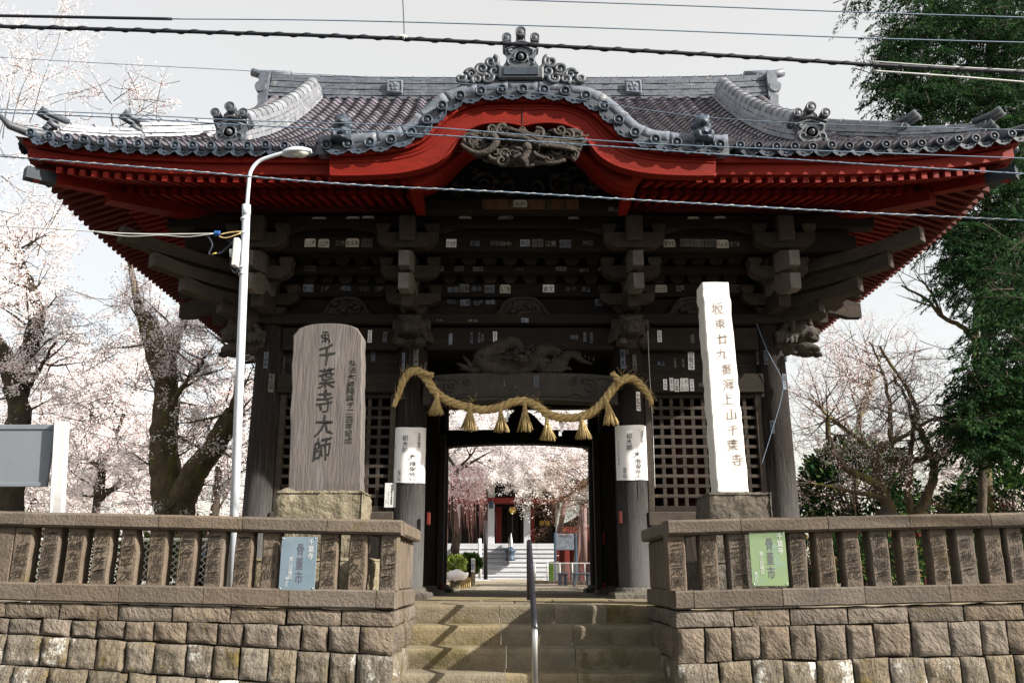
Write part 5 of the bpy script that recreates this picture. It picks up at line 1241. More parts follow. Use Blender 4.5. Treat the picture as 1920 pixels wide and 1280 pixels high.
# arched stele
t = thing('memorial_stele', 'tall brown stone stele with a rounded top and carved writing on a rough block', 'monument', (xp(612, 900, YS), YS+.15, 0))
zb, zt_, zs = zp(921, YS), zp(607, YS), zp(630, YS)
bl, br, tl_, tr = xp(540, 918, YS), xp(677, 918, YS), xp(549, 625, YS), xp(680, 625, YS)
rows = []; nz, nx = 26, 12
def edge(v):                       # left and right edge at height fraction v
    wob = lambda s: .010*noise.noise((v*7, s, 2.))+.006*noise.noise((v*19, s, 5.))
    return bl+(tl_-bl)*v+wob(1), br+(tr-br)*v+wob(3)
def srow(v, z, y, inset=0):
    a, b = edge(v); return [Vector((a+inset+(b-a-2*inset)*i/nx, y+.004*noise.noise((i*.8, v*22, y)), z(i/nx))) for i in range(nx+1)]
arch = lambda u: zs+(zt_-zs)*math.sqrt(max(0, 1-abs(2*u-1)**2.4))
zz = lambda v: (lambda u: zb+(arch(u)-zb)*v)
front = [srow(j/nz, zz(j/nz), YS, .012) for j in range(nz+1)]; mid = [srow(j/nz, zz(j/nz), YS+.02) for j in range(nz+1)]; back = [srow(j/nz, zz(j/nz), YS+.20) for j in range(nz+1)]
mb = MB(); mb.grid(front); 
ring = lambda rws: rws[0][:1]*0+[r[-1] for r in rws]+rws[-1][-2::-1]+[r[0] for r in rws[-2::-1]]
r1, r2, r3 = ring(front), ring(mid), ring(back)
r2 = [p+(Vector((0, 0, .010)) if nz < i < nz+nx+1 else Vector()) for i, p in enumerate(r2)]; r3 = [p+(Vector((0, 0, .010)) if nz < i < nz+nx+1 else Vector()) for i, p in enumerate(r3)]
mb.strip(r1, r2); mb.strip(r2, r3, sm=False); mb.grid([r[::-1] for r in back]); mb.build('slab', 'slate', t)
mb = MB(); h = zt_-zb
def pz(y): return zp(y, YS)
def px_(x, y): return xp(x, y, YS)
f = YS-.004
_fb[0] = .008; write(mb, '千葉寺大師', px_(610, 750), pz(752), .185, pz(642)-pz(862), f, jit=.05, rg=rg, brush=.11)
write(mb, '弘法大師降誕千二百年記念', px_(657, 752), pz(752), .085, pz(674)-pz(832), f, jit=.06, rg=rg, brush=.12)
X0, Z0 = px_(611, 632), pz(632)
for pts in ([(-.035, .05), (.0, .06), (.03, .05)], [(0, .06), (-.005, .02), (.005, -.05)], [(-.045, .02), (.035, .03), (.03, -.01), (-.03, -.005), (-.045, .02)], [(.02, -.01), (.05, -.04), (.035, -.065)], [(-.02, -.03), (-.03, -.055)]):
    mb.tube([Vector((X0+a, f+.002, Z0+b)) for a, b in pts], .0055, 5)
mb.build('inscription', 'ink', t); _fb[0] = 0.
def rough_block(nm, x0, x1, y0, y1, z0, z1, m, par, seed, amp=.035):
    mb = MB(); n = 14
    def fc(o, ux, uz, nn, w, h): stone_face(mb, o, ux, uz, nn, w, h, .0, .02, amp, seed, 16, 9)
    fc((x0, y0, z0), (1, 0, 0), (0, 0, 1), (0, -1, 0), x1-x0, z1-z0); fc((x1, y0, z0), (0, 1, 0), (0, 0, 1), (1, 0, 0), y1-y0, z1-z0)
    fc((x0, y1, z0), (0, -1, 0), (0, 0, 1), (-1, 0, 0), y1-y0, z1-z0); fc((x0, y0, z1), (1, 0, 0), (0, 1, 0), (0, 0, 1), x1-x0, y1-y0); fc((x1, y1, z0), (-1, 0, 0), (0, 0, 1), (0, 1, 0), x1-x0, z1-z0)
    mb.box(x0+.04, x1-.04, y0+.04, y1-.04, z0, z1-.04, .01)
    return mb.build(nm, m, par)
rough_block('base_block', xp(517, 920, YS-.12), xp(683, 920, YS-.12), YS-.12, YS+.34, .42, zp(920, YS-.1), 'rubble', t, 3.3, .04)
rough_block('lower_block', xp(517, 920, YS-.12)-.12, xp(683, 920, YS-.12)+.12, YS-.22, YS+.5, -.05, .425, 'rubble', t, 5.3)
# pale granite pillar
t = thing('stone_pillar', 'tall pale granite pillar carved with a column of characters on a dark rough block', 'monument', (xp(1372, 900, YS), YS+.15, 0))
zb, z1 = zp(922, YS), zp(529, YS)
rows = []; nz = 30
def q4(v, u): return Vector((xp(1345+(1316-1345)*v, 921-393*v, YS)*(1-u)+xp(1404+(1366-1404)*v, 921-393*v, YS)*u, YS, zb+(z1-zb)*v))
def wb(v, s): return .010*noise.noise((v*14, s, 0))+.010*noise.noise((v*37, s, 1))
ringrows = []
for j in range(nz+1):
    v = j/nz; a, b = q4(v, 0), q4(v, 1); a.x += wb(v, 1); b.x += wb(v, 2); d = .27
    ringrows.append([a+Vector((0, .008, 0)), a+Vector((.010, 0, 0)), a.lerp(b, .5), b-Vector((.010, 0, 0)), b+Vector((0, .008, 0)), b+Vector((wb(v, 7), d, 0)), a+Vector((wb(v, 8), d, 0)), a+Vector((0, .008, 0))])
mb = MB(); mb.grid(ringrows, sm=False)
tp_ = ringrows[-1][:-1]; c = sum((Vector(p) for p in tp_), Vector())/7+Vector((0, 0, .03)); mb.add(tp_+[c], [(i, (i+1) % 7, 7) for i in range(7)]); mb.build('shaft', 'granite', t)
mb = MB(); TX = '坂東廿九番海上山千葉寺'
for i, ch in enumerate(TX):
    y = 578+(862-578)*i/(len(TX)-1); x = 1349+(1386-1349)*(y-578)/(884-578)+(-3 if i % 3 == 0 else 1); p = P(x-2, y, YS-.003); write(mb, ch, p.x, p.z, .118, .118 if i else .13, YS-.003, jit=.05, rg=rg, brush=.12)
mb.build('inscription', 'ink_brown', t)
rough_block('base_block', xp(1326, 925, YS-.16), xp(1447, 925, YS-.16), YS-.16, YS+.42, .40, zp(923, YS-.14), 'rubble_grey', t, 8.1, .03)
rough_block('lower_block', xp(1326, 925, YS-.16)-.12, xp(1447, 925, YS-.16)+.14, YS-.3, YS+.55, -.05, .405, 'rubble_grey', t, 9.1)

# ---------------- street lamp ----------------
YL = 7.9
t = thing('street_lamp', 'slim pale grey street lamp with a curved arm in front of the gate roof', 'street lamp', (xp(443, 1090, YL), YL, 0))
b0, b1 = P(437, 1085, YL), P(462, 395, YL); b0.z = -.05
MB().tube([b0, b1, b1+Vector((0, 0, .03))], [.042, .038, .028], 16).build('pole', 'pole', t)
arm = spl([(462, 400), (466, 350), (470, 322), (485, 303), (510, 293), (535, 286)], 6); ap = [P(x, y, YL-.03*k/len(arm)) for k, (x, y) in enumerate(arm)]
MB().tube(ap, .019, 12).build('arm', 'pole', t)
MB().tube([P(462, 405, YL), P(462, 385, YL)], .042, 14).build('collar', 'pole', t)
a, b = P(528, 289, YL), P(584, 284, YL); mb = MB(); T = Matrix.Translation(a) @ Matrix.Rotation(math.atan2(b.z-a.z, b.x-a.x), 4, 'Y').inverted(); Lh = (b-a).length
rows = []
for k in range(13):
    u = k/12; w = .028+.055*math.sin(math.pi*min(1, u*1.05))**.7 if u < .95 else .03; hgt = .022+.035*math.sin(math.pi*u)**.8
    rows.append([T @ Vector((u*Lh, w*math.cos(th), max(-.012, hgt*math.sin(th)))) for th in np.linspace(0, 2*math.pi, 17)])
mb.grid(rows); mb.add(rows[-1], [tuple(range(16))]); mb.build('lamp_head', 'pole', t)
mb = MB(); rows = []
for k in range(9):
    u = .36+.60*k/8; s = math.sin(math.pi*(k+.3)/8.6); rows.append([T @ Vector((u*Lh, .062*s*math.cos(th), -.012-.045*s*math.sin(th))) for th in np.linspace(0, math.pi, 9)])
mb.grid(rows[::-1]); mb.build('lamp_glass', 'glass', t)
mb = MB(); p = P(443, 478, YL-.06); mb.box(p.x-.028, p.x+.03, YL-.11, YL-.03, zp(505, YL), zp(453, YL), .01); mb.build('control_box', 'white', t)
MB().tube([P(434, 468, YL-.07), P(434, 482, YL-.07)], [.022, .018], 10).build('photo_sensor', 'white', t)
for y in (409, 436, 500, 512): MB().tube([P(460-.036*(y-400)-0, y, YL), P(460-.036*(y-400), y+4, YL)], .044, 14).build('band_clamp', 'pole', t)
mb = MB()
for pts in ([(452, 434), (430, 436), (412, 440)], [(452, 437), (425, 446), (410, 443)]): mb.tube([P(x, y, YL-.03) for x, y in spl(pts, 4)], .006, 6)
mb.build('guy_wire', 'straw', t)
MB().lathe([(.0, -.03), (.026, -.03), (.03, -.02), (.022, -.01), (.032, 0), (.022, .012), (.03, .022), (.02, .03)], 12, Matrix.Translation(P(408, 438, YL-.03)) @ Matrix.Rotation(R(90), 4, 'Y')).build('insulator', 'rubberblue', t)
mb = MB(); mb.tube([P(x, y, YL-.03) for x, y in spl([(383, 439), (392, 446), (398, 460), (392, 474), (396, 478), (412, 474), (428, 462), (440, 450), (448, 447), (452, 455)], 5)], .0085, 7); mb.tube([P(x, y, YL-.05) for x, y in spl([(396, 477), (415, 474), (432, 460), (444, 452)], 5)], .007, 6)
mb.tube([P(x, y, YL-.06) for x, y in spl([(433, 482), (432, 498), (440, 512), (446, 504), (440, 497), (450, 508), (449, 516)], 5)], .006, 6); mb.build('lead_wire', 'cable_black', t)
MB().tube([P(398, 477, YL-.045), P(406, 475, YL-.045)], .011, 8).build('tape_mark', 'yellow', t)
# ---------------- notice board ----------------
YN = 8.0; t = thing('notice_board', 'blank grey notice board on a slanting white post behind the stone fence', 'notice board', P(60, 1080, YN))
mb = MB(); a, b = P(-75, 912, YN), P(104, 796, YN); mb.box(a.x, b.x, YN, YN+.03, a.z, b.z, .006); mb.build('panel', 'board_grey', t)
for (ya, yb) in ((796, 805), (904, 912)):
    MB().box(a.x, b.x, YN-.012, YN-.001, zp(yb, YN), zp(ya, YN), .004).build('rail', 'board_grey', t)
p0, p1 = P(99, 1085, YN-.02), P(116, 790, YN-.02); mb = MB()
for (o, w, m) in ((0, .05, 0),): 
    v = [p0+Vector((-w, -.03, 0)), p0+Vector((w, -.03, 0)), p0+Vector((w, .05, 0)), p0+Vector((-w, .05, 0))]; v += [q+(p1-p0) for q in v]; mb.add(v, [(0, 1, 5, 4), (1, 2, 6, 5), (2, 3, 7, 6), (3, 0, 4, 7), (4, 5, 6, 7)])
mb.build('post', 'white', t); MB().tube([p0+Vector((-.035, -.04, 0)), p1+Vector((-.035, -.04, 0))], .014, 8).build('edge_tube', 'white', t)
q0, q1 = P(-80, 1085, YN), P(-70, 790, YN); MB().box(q0.x-.05, q0.x+.05, YN-.03, YN+.05, -.05, q1.z, .01).build('post', 'white', t)
# ---------------- chain link fence behind the posts ----------------
def wire_fence(x0, x1, Y, h, label, posts, m='cable_pale', cell=.07):
    t = thing('wire_fence', label, 'fence', ((x0+x1)/2, Y, 0)); mb = MB(); n = int((x1-x0)/cell); 
    def st_(a, b): d = (b-a).normalized(); s = Vector((d.z, 0, -d.x))*.0028; mb.add([a-s, a+s, b+s, b-s], [(0, 1, 2, 3)])
    k = -int(h/cell)
    while k < n:
        for sg in (1, -1):
            xa, xb, za, zb = x0+k*cell, x0+k*cell+h, .02, .02+h
            if sg < 0: xa, xb = xb, xa
            a, b = Vector((xa, Y, za)), Vector((xb, Y, zb)); 
            lo, hi = min(xa, xb), max(xa, xb)
            if lo < x0 or hi > x1: continue
            st_(a, b)
        k += 1
    mb.build('mesh_wire', m, t, kind='stuff')
    MB().tube([(x0, Y, h+.03), (x1, Y, h+.03)], .018, 8).build('top_rail', m, t); MB().tube([(x0, Y, .04), (x1, Y, .04)], .012, 8).build('bottom_rail', m, t)
    for k in range(posts+1): X = x0+(x1-x0)*k/posts; MB().tube([(X, Y, -.03), (X, Y, h+.05)], .022, 8).build('post', m, t)
wire_fence(-7.5, -2.9, 9.6, .62, 'low pale chain link fence seen between the carved stone posts', 4)
# low hedge strip and small things behind the fence are added with the plants
# ---------------- cables overhead ----------------
def cable(pts, r, m, label, Y=5.5, wrap=0, spl_=True, sub=None, wm=None):
    l = spl(pts, 8) if spl_ else pts
    pp = [P(x, y, Y) for x, y in l]; d0 = (pp[0]-pp[1]).normalized(); d1 = (pp[-1]-pp[-2]).normalized()
    if pts[0][0] <= 0 or pts[0][1] < 0 and abs(d0.x) > abs(d0.z): pp = [pp[0]+d0*k for k in (7, 3)]+pp       # the wires run on beyond the view
    elif pts[0][1] < 0: pp = [pp[0]+d0*1.5]+pp
    if pts[-1][0] >= 1920: pp = pp+[pp[-1]+d1*k for k in (3, 7)]
    o = MB().tube(pp, r, 7).build('overhead_cable', m); tag(o, label, 'cable', 'overhead cables across the sky')
    if wrap:
        mb = MB(); L = 0; q = []
        for i in range(len(pp)-1):
            n = max(2, int((pp[i+1]-pp[i]).length/.02))
            for k in range(n):
                p = pp[i].lerp(pp[i+1], k/n); L += (pp[i+1]-pp[i]).length/n; th = 2*math.pi*L/wrap; q.append(p+Vector((0, math.sin(th), math.cos(th)))*(r*1.15))
        mb.tube(q, r*.42, 4, cap=False); mb.build('wrap_wire', wm or m, o)
    return o
cable([(0, 50), (320, 59), (755, 73), (1280, 100), (1640, 122), (1920, 136)], .0125, 'cable_black', 'thickest black cable crossing the sky over the roof ornament', 5.0, .19)
cable([(0, 30), (160, 33), (322, 36)], .0105, 'cable_black', 'short thick black cable that ends in the open sky near the cherry twigs', 5.05)
cable([(322, 36), (640, 39), (1100, 52), (1600, 71), (1920, 80)], .0042, 'cable_blue', 'thin grey cable just above the black bundled cable', 5.05)
cable([(930, -1), (1280, 11), (1600, 23), (1920, 33)], .0042, 'cable_blue', 'topmost thin grey cable running into the conifer crown', 5.05)
cable([(1630, 115), (1760, 124), (1920, 133)], .0045, 'cable_pale', 'pale wire bound along the thick black cable before the conifer', 5.0)
cable([(1636, 133), (1780, 143), (1920, 154)], .0060, 'cable_pale', 'pale cable just below the thick black cable before the conifer', 5.0)
cable([(755, -4), (757, 40), (758, 73)], .0035, 'cable_black', 'short upright wire dropping to a knot on the black bundled cable', 5.0)
mb = MB(); p = P(758, 72, 5.0); mb.tube([p+Vector((-.05, -.02, -.008)), p+Vector((-.02, -.02, .004)), p+Vector((.02, -.02, -.004))], .008, 6); mb.ell(p+Vector((0, -.015, 0)), (.014, .014, .02), 6, 5); tag(mb.build('cable_knot', 'cable_pale'), 'pale tape knot where the upright wire meets the black cable', 'clip')
cable([(0, 108), (250, 122), (480, 134), (900, 160), (1350, 222), (1920, 244)], .0030, 'cable_blue', 'very thin wire crossing just over the main roof ridge', 6.5)
cable([(0, 205), (240, 215), (480, 227), (760, 236), (1100, 262), (1340, 275), (1920, 297)], .0042, 'cable_blue', 'higher of two twin thin wires crossing the curved red gable', 6.0)
cable([(0, 211), (240, 222), (480, 236), (760, 250), (1100, 272), (1340, 289), (1640, 309), (1920, 326)], .0048, 'cable_blue', 'lower of two twin thin wires crossing the curved red gable', 6.0, .16)
cable([(0, 293), (320, 318), (640, 345), (960, 361), (1280, 380), (1600, 398), (1920, 413)], .0060, 'cable_blue', 'twisted grey cable crossing below the curved gable at rafter height', 6.2, .13, wm='cable_pale')
cable([(-40, 421), (120, 430), (220, 437), (300, 439), (400, 438)], .0062, 'cable_pale', 'pale service cable running to the blue insulator on the lamp post', 7.85)
cable([(180, 435), (240, 443), (300, 441), (350, 444), (395, 439)], .0040, 'cable_pale', 'slack thin wire under the pale service cable by the lamp post', 7.85)
cable([(1214, 600), (1218, 700), (1224, 800), (1228, 915)], .0038, 'cable_pale', 'thin pale cord hanging straight down beside the lattice and rope end', 10.7)
cable([(1418, 605), (1440, 660), (1466, 712), (1464, 750), (1445, 815), (1428, 870)], .005, 'cable_blue', 'pale conduit bent along the gate corner column', 10.75)
# ---------------- precinct beyond the gate ----------------
rg = random.Random(41)
path_me = MB(); 
MB().add([(AX-2.2, 15.92, -.012), (AX+2.4, 15.92, -.012), (AX+2.4, 47, .05), (AX-2.2, 47, .05)], [(0, 1, 2, 3)]).build('path', 'soil', kind='structure')
pv = MB()
for k in range(60):
    y = 15.95+k*.5
    for i in range(5): x = AX-1.1+i*.45+(.2 if k % 2 else 0); pv.box(x+.006, x+.444, y+.006, y+.494, -.05, .004+.002*k+rg.uniform(-.003, .003), .006)
pv.build('paving', 'paver', bpy.data.objects['path'], kind='stuff')
YH = 50.0
def pk(x0, x1, y0, y1, z0, z1, nm, m, par, c=.02): return MB().box(x0, x1, y0, y1, z0, z1, c).build(nm, m, par)
hall = thing('main_hall', 'distant red and white temple hall with dark doors at the end of the path', 'temple hall', (AX, YH+6, 0))
fl = zp(1019, YH)
for k, x in enumerate((856, 921, 988, 1048, 1110)):
    X = xp(x, 980, YH); pk(X-.19, X+.19, YH-.2, YH+.2, .9, zp(900, YH), 'pillar', 'hall_white', hall)
    if k in (1, 2, 3): MB().box(X-.12, X+.12, YH-.34, YH-.21, zp(950, YH)-.1, zp(942, YH)+.1, .02).build('hanging_lantern', 'blueglaze', hall)
pk(-9, 9, YH-.25, YH+.15, zp(944, YH), zp(933, YH), 'red_beam', 'signred', hall); pk(-9, 9, YH-.1, YH+.2, zp(932, YH), zp(905, YH), 'upper_wall', 'voidwood', hall)
pk(-8, 8, YH+2.6, YH+2.8, fl, zp(905, YH), 'hall_wall', 'voidwood', hall)
for a, b in ((850, 915), (990, 1000)): pass
for x in (935, 997): X = xp(x, 980, YH+2.4); pk(X-.17, X+.17, YH+2.2, YH+2.58, fl, zp(944, YH), 'red_post', 'signred', hall)
for x in (942, 955, 968, 980): X = xp(x, 990, YH+2.4); pk(X-.26, X+.26, YH+2.5, YH+2.59, fl+.05, zp(948, YH), 'door', 'wood', hall)
for x in (1005, 1018, 1031, 1044): X = xp(x, 990, YH+2.4); pk(X-.26, X+.26, YH+2.5, YH+2.59, fl+.05, zp(948, YH), 'door', 'wood', hall)
p = P(961, 956, YH+.3); MB().lathe([(.0, -.2), (.13, -.19), (.2, -.09), (.22, 0), (.2, .09), (.13, .19), (0, .2)], 16, Matrix.Translation(p)).build('gold_lantern', 'gold', hall); MB().tube([p, p+Vector((0, 0, -1.4))], .035, 6).build('bell_rope', 'bracket', hall)
for x in (1015.5, 1026): p = P(x, 980, YH+2.4); mb = MB(); 
for x in (1015.5, 1026):
    p = P(x, 980, YH+2.42); mb = MB()
    for k in range(8): a = k*math.pi/4; mb.ell((p.x+.10*math.cos(a), YH+2.45, p.z+.10*math.sin(a)), (.07, .03, .07), 7, 5)
    mb.ell((p.x, YH+2.44, p.z), (.06, .04, .06), 7, 5); mb.build('gold_crest', 'gold', hall)
pk(-10, 10, YH-.8, YH+9, 1.2, fl-.01, 'floor_platform', 'concrete', hall)
NS_ = 8; rz = (fl-.10)/NS_
for k in range(NS_):
    z = fl-(k+1)*rz; xa, xb = xp(848, 1000, YH), xp(1045, 1000, YH); yy = YH-.8-.42*(k+1)
    pk(xa, xb, yy, yy+.55, z-.09, z, 'step', 'concrete', hall); pk(xa, xb, yy+.06, yy+.5, z-rz, z-.10, 'riser', 'concrete', hall)
pk(xp(953.2, 1000, 46), xp(954.6, 1000, 46), 46, 49, fl-1.2, fl+.2, 'stair_rail', 'bracket', hall)
mb = MB(); rows = []
for q, z in ((0, zp(905, YH)), (3, zp(905, YH)+1.1), (7, zp(905, YH)+4.0)): rows.append([Vector((x, YH-2.5+q, z+.012*abs(x)**1.6)) for x in np.linspace(-11+q*.4, 11-q*.4, 30)])
mb.grid(rows); mb.build('hall_roof', 'tile', hall)
for k in range(60): x = -9+.3*k; MB().box(x, x+.1, YH-2.4, YH, zp(905, YH)-.12, zp(905, YH)-.02, .01).build('rafter', 'red_old', hall)
# incense burner on the hall steps
k_ = 3; Yi = YH-.8-.42*(k_+1)+.25; zi = fl-(k_+1)*rz; X = xp(957, 1035, Yi); t = thing('incense_burner', 'small blue bronze urn with a white pointed finial on the hall steps', 'urn', (X, Yi, zi))
MB().lathe([(0, 0), (.26, 0), (.28, .12), (.2, .2), (.22, .4), (.3, .5), (.28, .6), (.14, .66), (.1, .74), (0, .76)], 14, Matrix.Translation((X, Yi, zi))).build('urn', 'blueglaze', t)
MB().lathe([(.05, 0), (.09, .2), (.06, .45), (.01, .75)], 8, Matrix.Translation((X+.04, Yi, zi+.72))).build('finial', 'white', t)
# bare timber props, wooden board, benches, wire barrier to one side of the path
def post(x0, y0, x1, y1, Y, r, m, label, cat='post'):
    a, b = P(x0, y0, Y), P(x1, y1, Y); t = MB().tube([a, b], r, 10); o = t.build('timber_prop', m); tag(o, label, cat); return o
post(1048, 1000, 1062, 930, 32, .10, 'pinkpole', 'faded red prop pole leaning away from the wooden board'); post(1080, 1052, 1093, 945, 32, .10, 'pinkpole', 'faded red prop pole slanting beside an upright one'); post(1095, 1052, 1094, 942, 31.5, .12, 'pinkpole', 'upright faded red pole carrying the bare branches')
post(910.5, 1086, 910.5, 975, 30, .07, 'blackpaint', 'slim black upright post beside the clipped shrub', 'post'); post(900, 1084, 899.5, 1009, 28, .055, 'white', 'slim white upright post before the clipped shrub', 'post')
Y = 30; t = thing('information_board', 'faded pinkish information board on two dark legs beyond the gate', 'notice board', (xp(1060, 1030, Y), Y, 0))
pk(xp(1042, 1015, Y), xp(1078, 1015, Y), Y, Y+.06, zp(1031, Y), zp(1000, Y), 'board', 'plaster', t)
for x in (1041, 1080): X = xp(x, 1040, Y); pk(X-.04, X+.04, Y-.02, Y+.08, -.03, zp(998, Y), 'leg', 'blueglaze', t)
mb = MB(); 
for k in range(5): pass
write(mb, '境内案内', xp(1060, 1005, Y), zp(1005, Y), .42, .08, Y-.003, horiz=True); mb.build('lettering', 'bracket', t)
wire_fence(xp(1003, 1070, 27), xp(1120, 1070, 27), 27.0, .62, 'pale mesh barrier beside the path beyond the gate', 5, 'cable_pale', .09)
for (x0, x1, Y, lb) in ((1046, 1066, 23.5, 'weathered stone bench nearest the handrail, on two legs'), (1074, 1108, 24.2, 'weathered stone bench farther from the path, on two legs')):
    t = thing('bench', lb, 'bench', (xp((x0+x1)/2, 1090, Y), Y, 0)); a, b = xp(x0, 1085, Y), xp(x1, 1085, Y)
    pk(a, b, Y, Y+.4, .30, .36, 'seat', 'plaster', t)
    for X in (a+.06, b-.06): pk(X-.04, X+.04, Y+.05, Y+.35, -.03, .298, 'leg', 'plaster', t)
Y = 26.5; MB().box(xp(1000, 1090, Y), xp(1120, 1090, Y), Y, Y+.2, -.05, .14, .02).build('kerb', 'bark', kind='structure')
t = MB().box(xp(1029, 1070, 26.8), xp(1038, 1070, 26.8), 26.75, 26.85, 0, zp(1056, 26.8), .01).build('green_sign_post', 'lf3'); tag(t, 'squat dark green marker standing against the pale mesh barrier', 'marker')
Yd = 44.5; X = xp(1049, 1040, Yd); z0 = zp(1052, Yd); t = thing('fire_drum', 'red rounded drum on a low stone block below the information board', 'drum', (X, Yd, 0))
MB().box(X-.5, X+.5, Yd-.3, Yd+.4, 0, z0, .03).build('plinth', 'rubble_grey', t)
MB().lathe([(.0, 0), (.2, 0), (.22, .06), (.22, .48), (.17, .58), (0, .60)], 14, Matrix.Translation((X, Yd, z0))).build('drum', 'signred', t); MB().lathe([(.222, .26), (.23, .27), (.23, .30), (.222, .31)], 14, Matrix.Translation((X, Yd, z0))).build('drum_hoop', 'white', t)
# small shrine hall to one side, curved copper eave
Y = 36; t = thing('side_shrine', 'small red shrine with a curved pale eave behind the prop poles', 'shrine', (xp(1130, 1000, Y), Y, 0))
mb = MB(); A = [P(x, y, Y) for x, y in spl([(1045, 985), (1065, 977), (1085, 965), (1105, 948), (1130, 940)], 5)]; mb.grid([A, [p+Vector((0, .1, .22)) for p in A], [p+Vector((.3, 3, 1.2)) for p in A]]); mb.build('roof', 'copper', t)
for x in (1062, 1090, 1112, 1135): X = xp(x, 1000, Y+.5); pk(X-.1, X+.1, Y+.4, Y+.6, 0, zp(990, Y), 'pillar', 'red_old', t)
pk(xp(1050, 1000, Y), xp(1150, 1000, Y), Y+.9, Y+1.1, 0, zp(985, Y), 'wall', 'red_old', t); pk(xp(1050, 1000, Y), xp(1150, 1000, Y), Y+.4, Y+.55, zp(1000, Y), zp(995, Y), 'rail', 'red_old', t)
# stone post with sign and low bamboo fence by the shrub
Y = 22; t = thing('marker_post', 'short stone post bearing a white plate with blue writing by the path', 'marker', (xp(886, 1080, Y), Y, 0))
pk(xp(883, 1080, Y), xp(891, 1080, Y), Y, Y+.12, -.03, zp(1046, Y), 'post', 'rubble', t); pk(xp(883.5, 1060, Y-.01), xp(889.5, 1060, Y-.01), Y-.02, Y-.005, zp(1072, Y), zp(1046, Y), 'plate', 'white', t)
mb = MB(); write(mb, '千葉寺', xp(886.5, 1060, Y), zp(1059, Y), .07, .26, Y-.024); mb.build('lettering', 'rubberblue', t)
Y = 20.5; t = thing('picket_fence', 'low pale picket fence around the shrub beside the path', 'fence', (xp(860, 1095, Y), Y, 0))
for k in range(11): X = xp(845+k*3.6, 1095, Y); MB().tube([(X, Y, -.03), (X, Y, zp(1078+.4*k, Y))], .022, 7).build('picket', 'straw', t)
pk(xp(843, 1090, Y), xp(883, 1090, Y), Y-.03, Y-.01, zp(1088, Y), zp(1085, Y), 'rail', 'straw', t)
Y = 20.2; t = thing('covered_pile', 'small pile under a pale lilac sheet beside the picket fence', 'tarpaulin', (xp(855, 1070, Y), Y, 0)); mb = MB(); mb.ell((xp(853, 1070, Y), Y+.3, .27), (.30, .3, .11), 22, 14); 
for k, v in enumerate(mb.v): mb.v[k] = (v[0]+.05*noise.noise((v[0]*9, v[2]*9, 1)), v[1], v[2]+.07*noise.noise((v[0]*7, v[1]*7, 4)))
mb.build('sheet', 'bl1', t); MB().box(xp(846, 1090, Y), xp(862, 1090, Y), Y+.2, Y+.5, -.03, .22, .02).build('crate', 'rubble', t)
# red roofed side hall beyond the trees
Y = 26; t = thing('side_hall', 'low red temple building with a pale roof behind the bare tree trunks', 'temple hall', (xp(1820, 930, Y), Y+2, 0))
a, b = xp(1690, 945, Y), xp(1990, 945, Y); pk(a+.6, b, Y+.8, Y+1., 0, zp(915, Y), 'wall', 'red_old', t)
mb = MB(); ea = [P(x, y, Y) for x, y in ((1672, 948), (1700, 936), (1740, 922), (1790, 914), (1990, 908))]; rb = [p+Vector((.9-.2*i, 2.5, .9+.1*i)) for i, p in enumerate(ea)]
mb.grid([ea, rb]); mb.grid([[p+Vector((0, 0, -.12)) for p in ea], ea]); mb.build('roof', 'copper', t)
pk(a+.4, b, Y+.2, Y+.4, zp(926, Y), zp(920, Y), 'eave_beam', 'red_old', t)
for k in range(7): X = a+.9+k*1.2; pk(X-.1, X+.1, Y+.5, Y+.7, 0, zp(918, Y), 'pillar', 'red_old', t)
for k in range(6): X = a+1.5+k*1.2; pk(X-.4, X+.4, Y+.74, Y+.79, .9, 2.3, 'window', 'voidwood', t)
# stone lantern and low wall glimpsed between the posts
Y = 15; t = thing('stone_lantern', 'grey stone lantern glimpsed between the carved fence posts', 'lantern', (xp(1652, 1050, Y), Y, 0)); X = xp(1672, 1050, Y)
MB().lathe([(.3, 0), (.3, .15), (.14, .2), (.12, .65), (.25, .72), (.25, .8), (.2, .82), (.2, 1.1), (.42, 1.16), (.1, 1.4), (.06, 1.5), (0, 1.55)], 8, Matrix.Translation((X, Y, -.03))).build('lantern_body', 'rubble_grey', t)
MB().box(X-.09, X+.09, Y-.215, Y-.19, .86, 1.06, .01).build('fire_window', 'ink', t)
Y = 30; 
for (x0, x1, y1, m, lb, Y) in ((20, 200, 1012, 'concrete', 'low pale block house glimpsed under the blossom between fence posts', 34), (255, 420, 1010, 'hall_white', 'white house wall glimpsed between the posts near the thick trunk', 36)):
    t = thing('house', lb, 'house', (xp((x0+x1)/2, 1050, Y), Y, 0)); a, b = xp(x0, 1050, Y), xp(x1, 1050, Y); zt = zp(y1, Y); pk(a, b, Y, Y+5, -.03, zt, 'wall', m, t)
    for k in range(3): X = a+(b-a)*(k+.5)/3; pk(X-.45, X+.45, Y-.04, Y-.005, .5, 1.3, 'window', 'blueglaze', t)
    MB().prism([(a-.3, zt), (b+.3, zt), (b-.2, zt+.55), (a+.2, zt+.55)], Y-.4, Y+5.3).build('roof', 'tile', t)
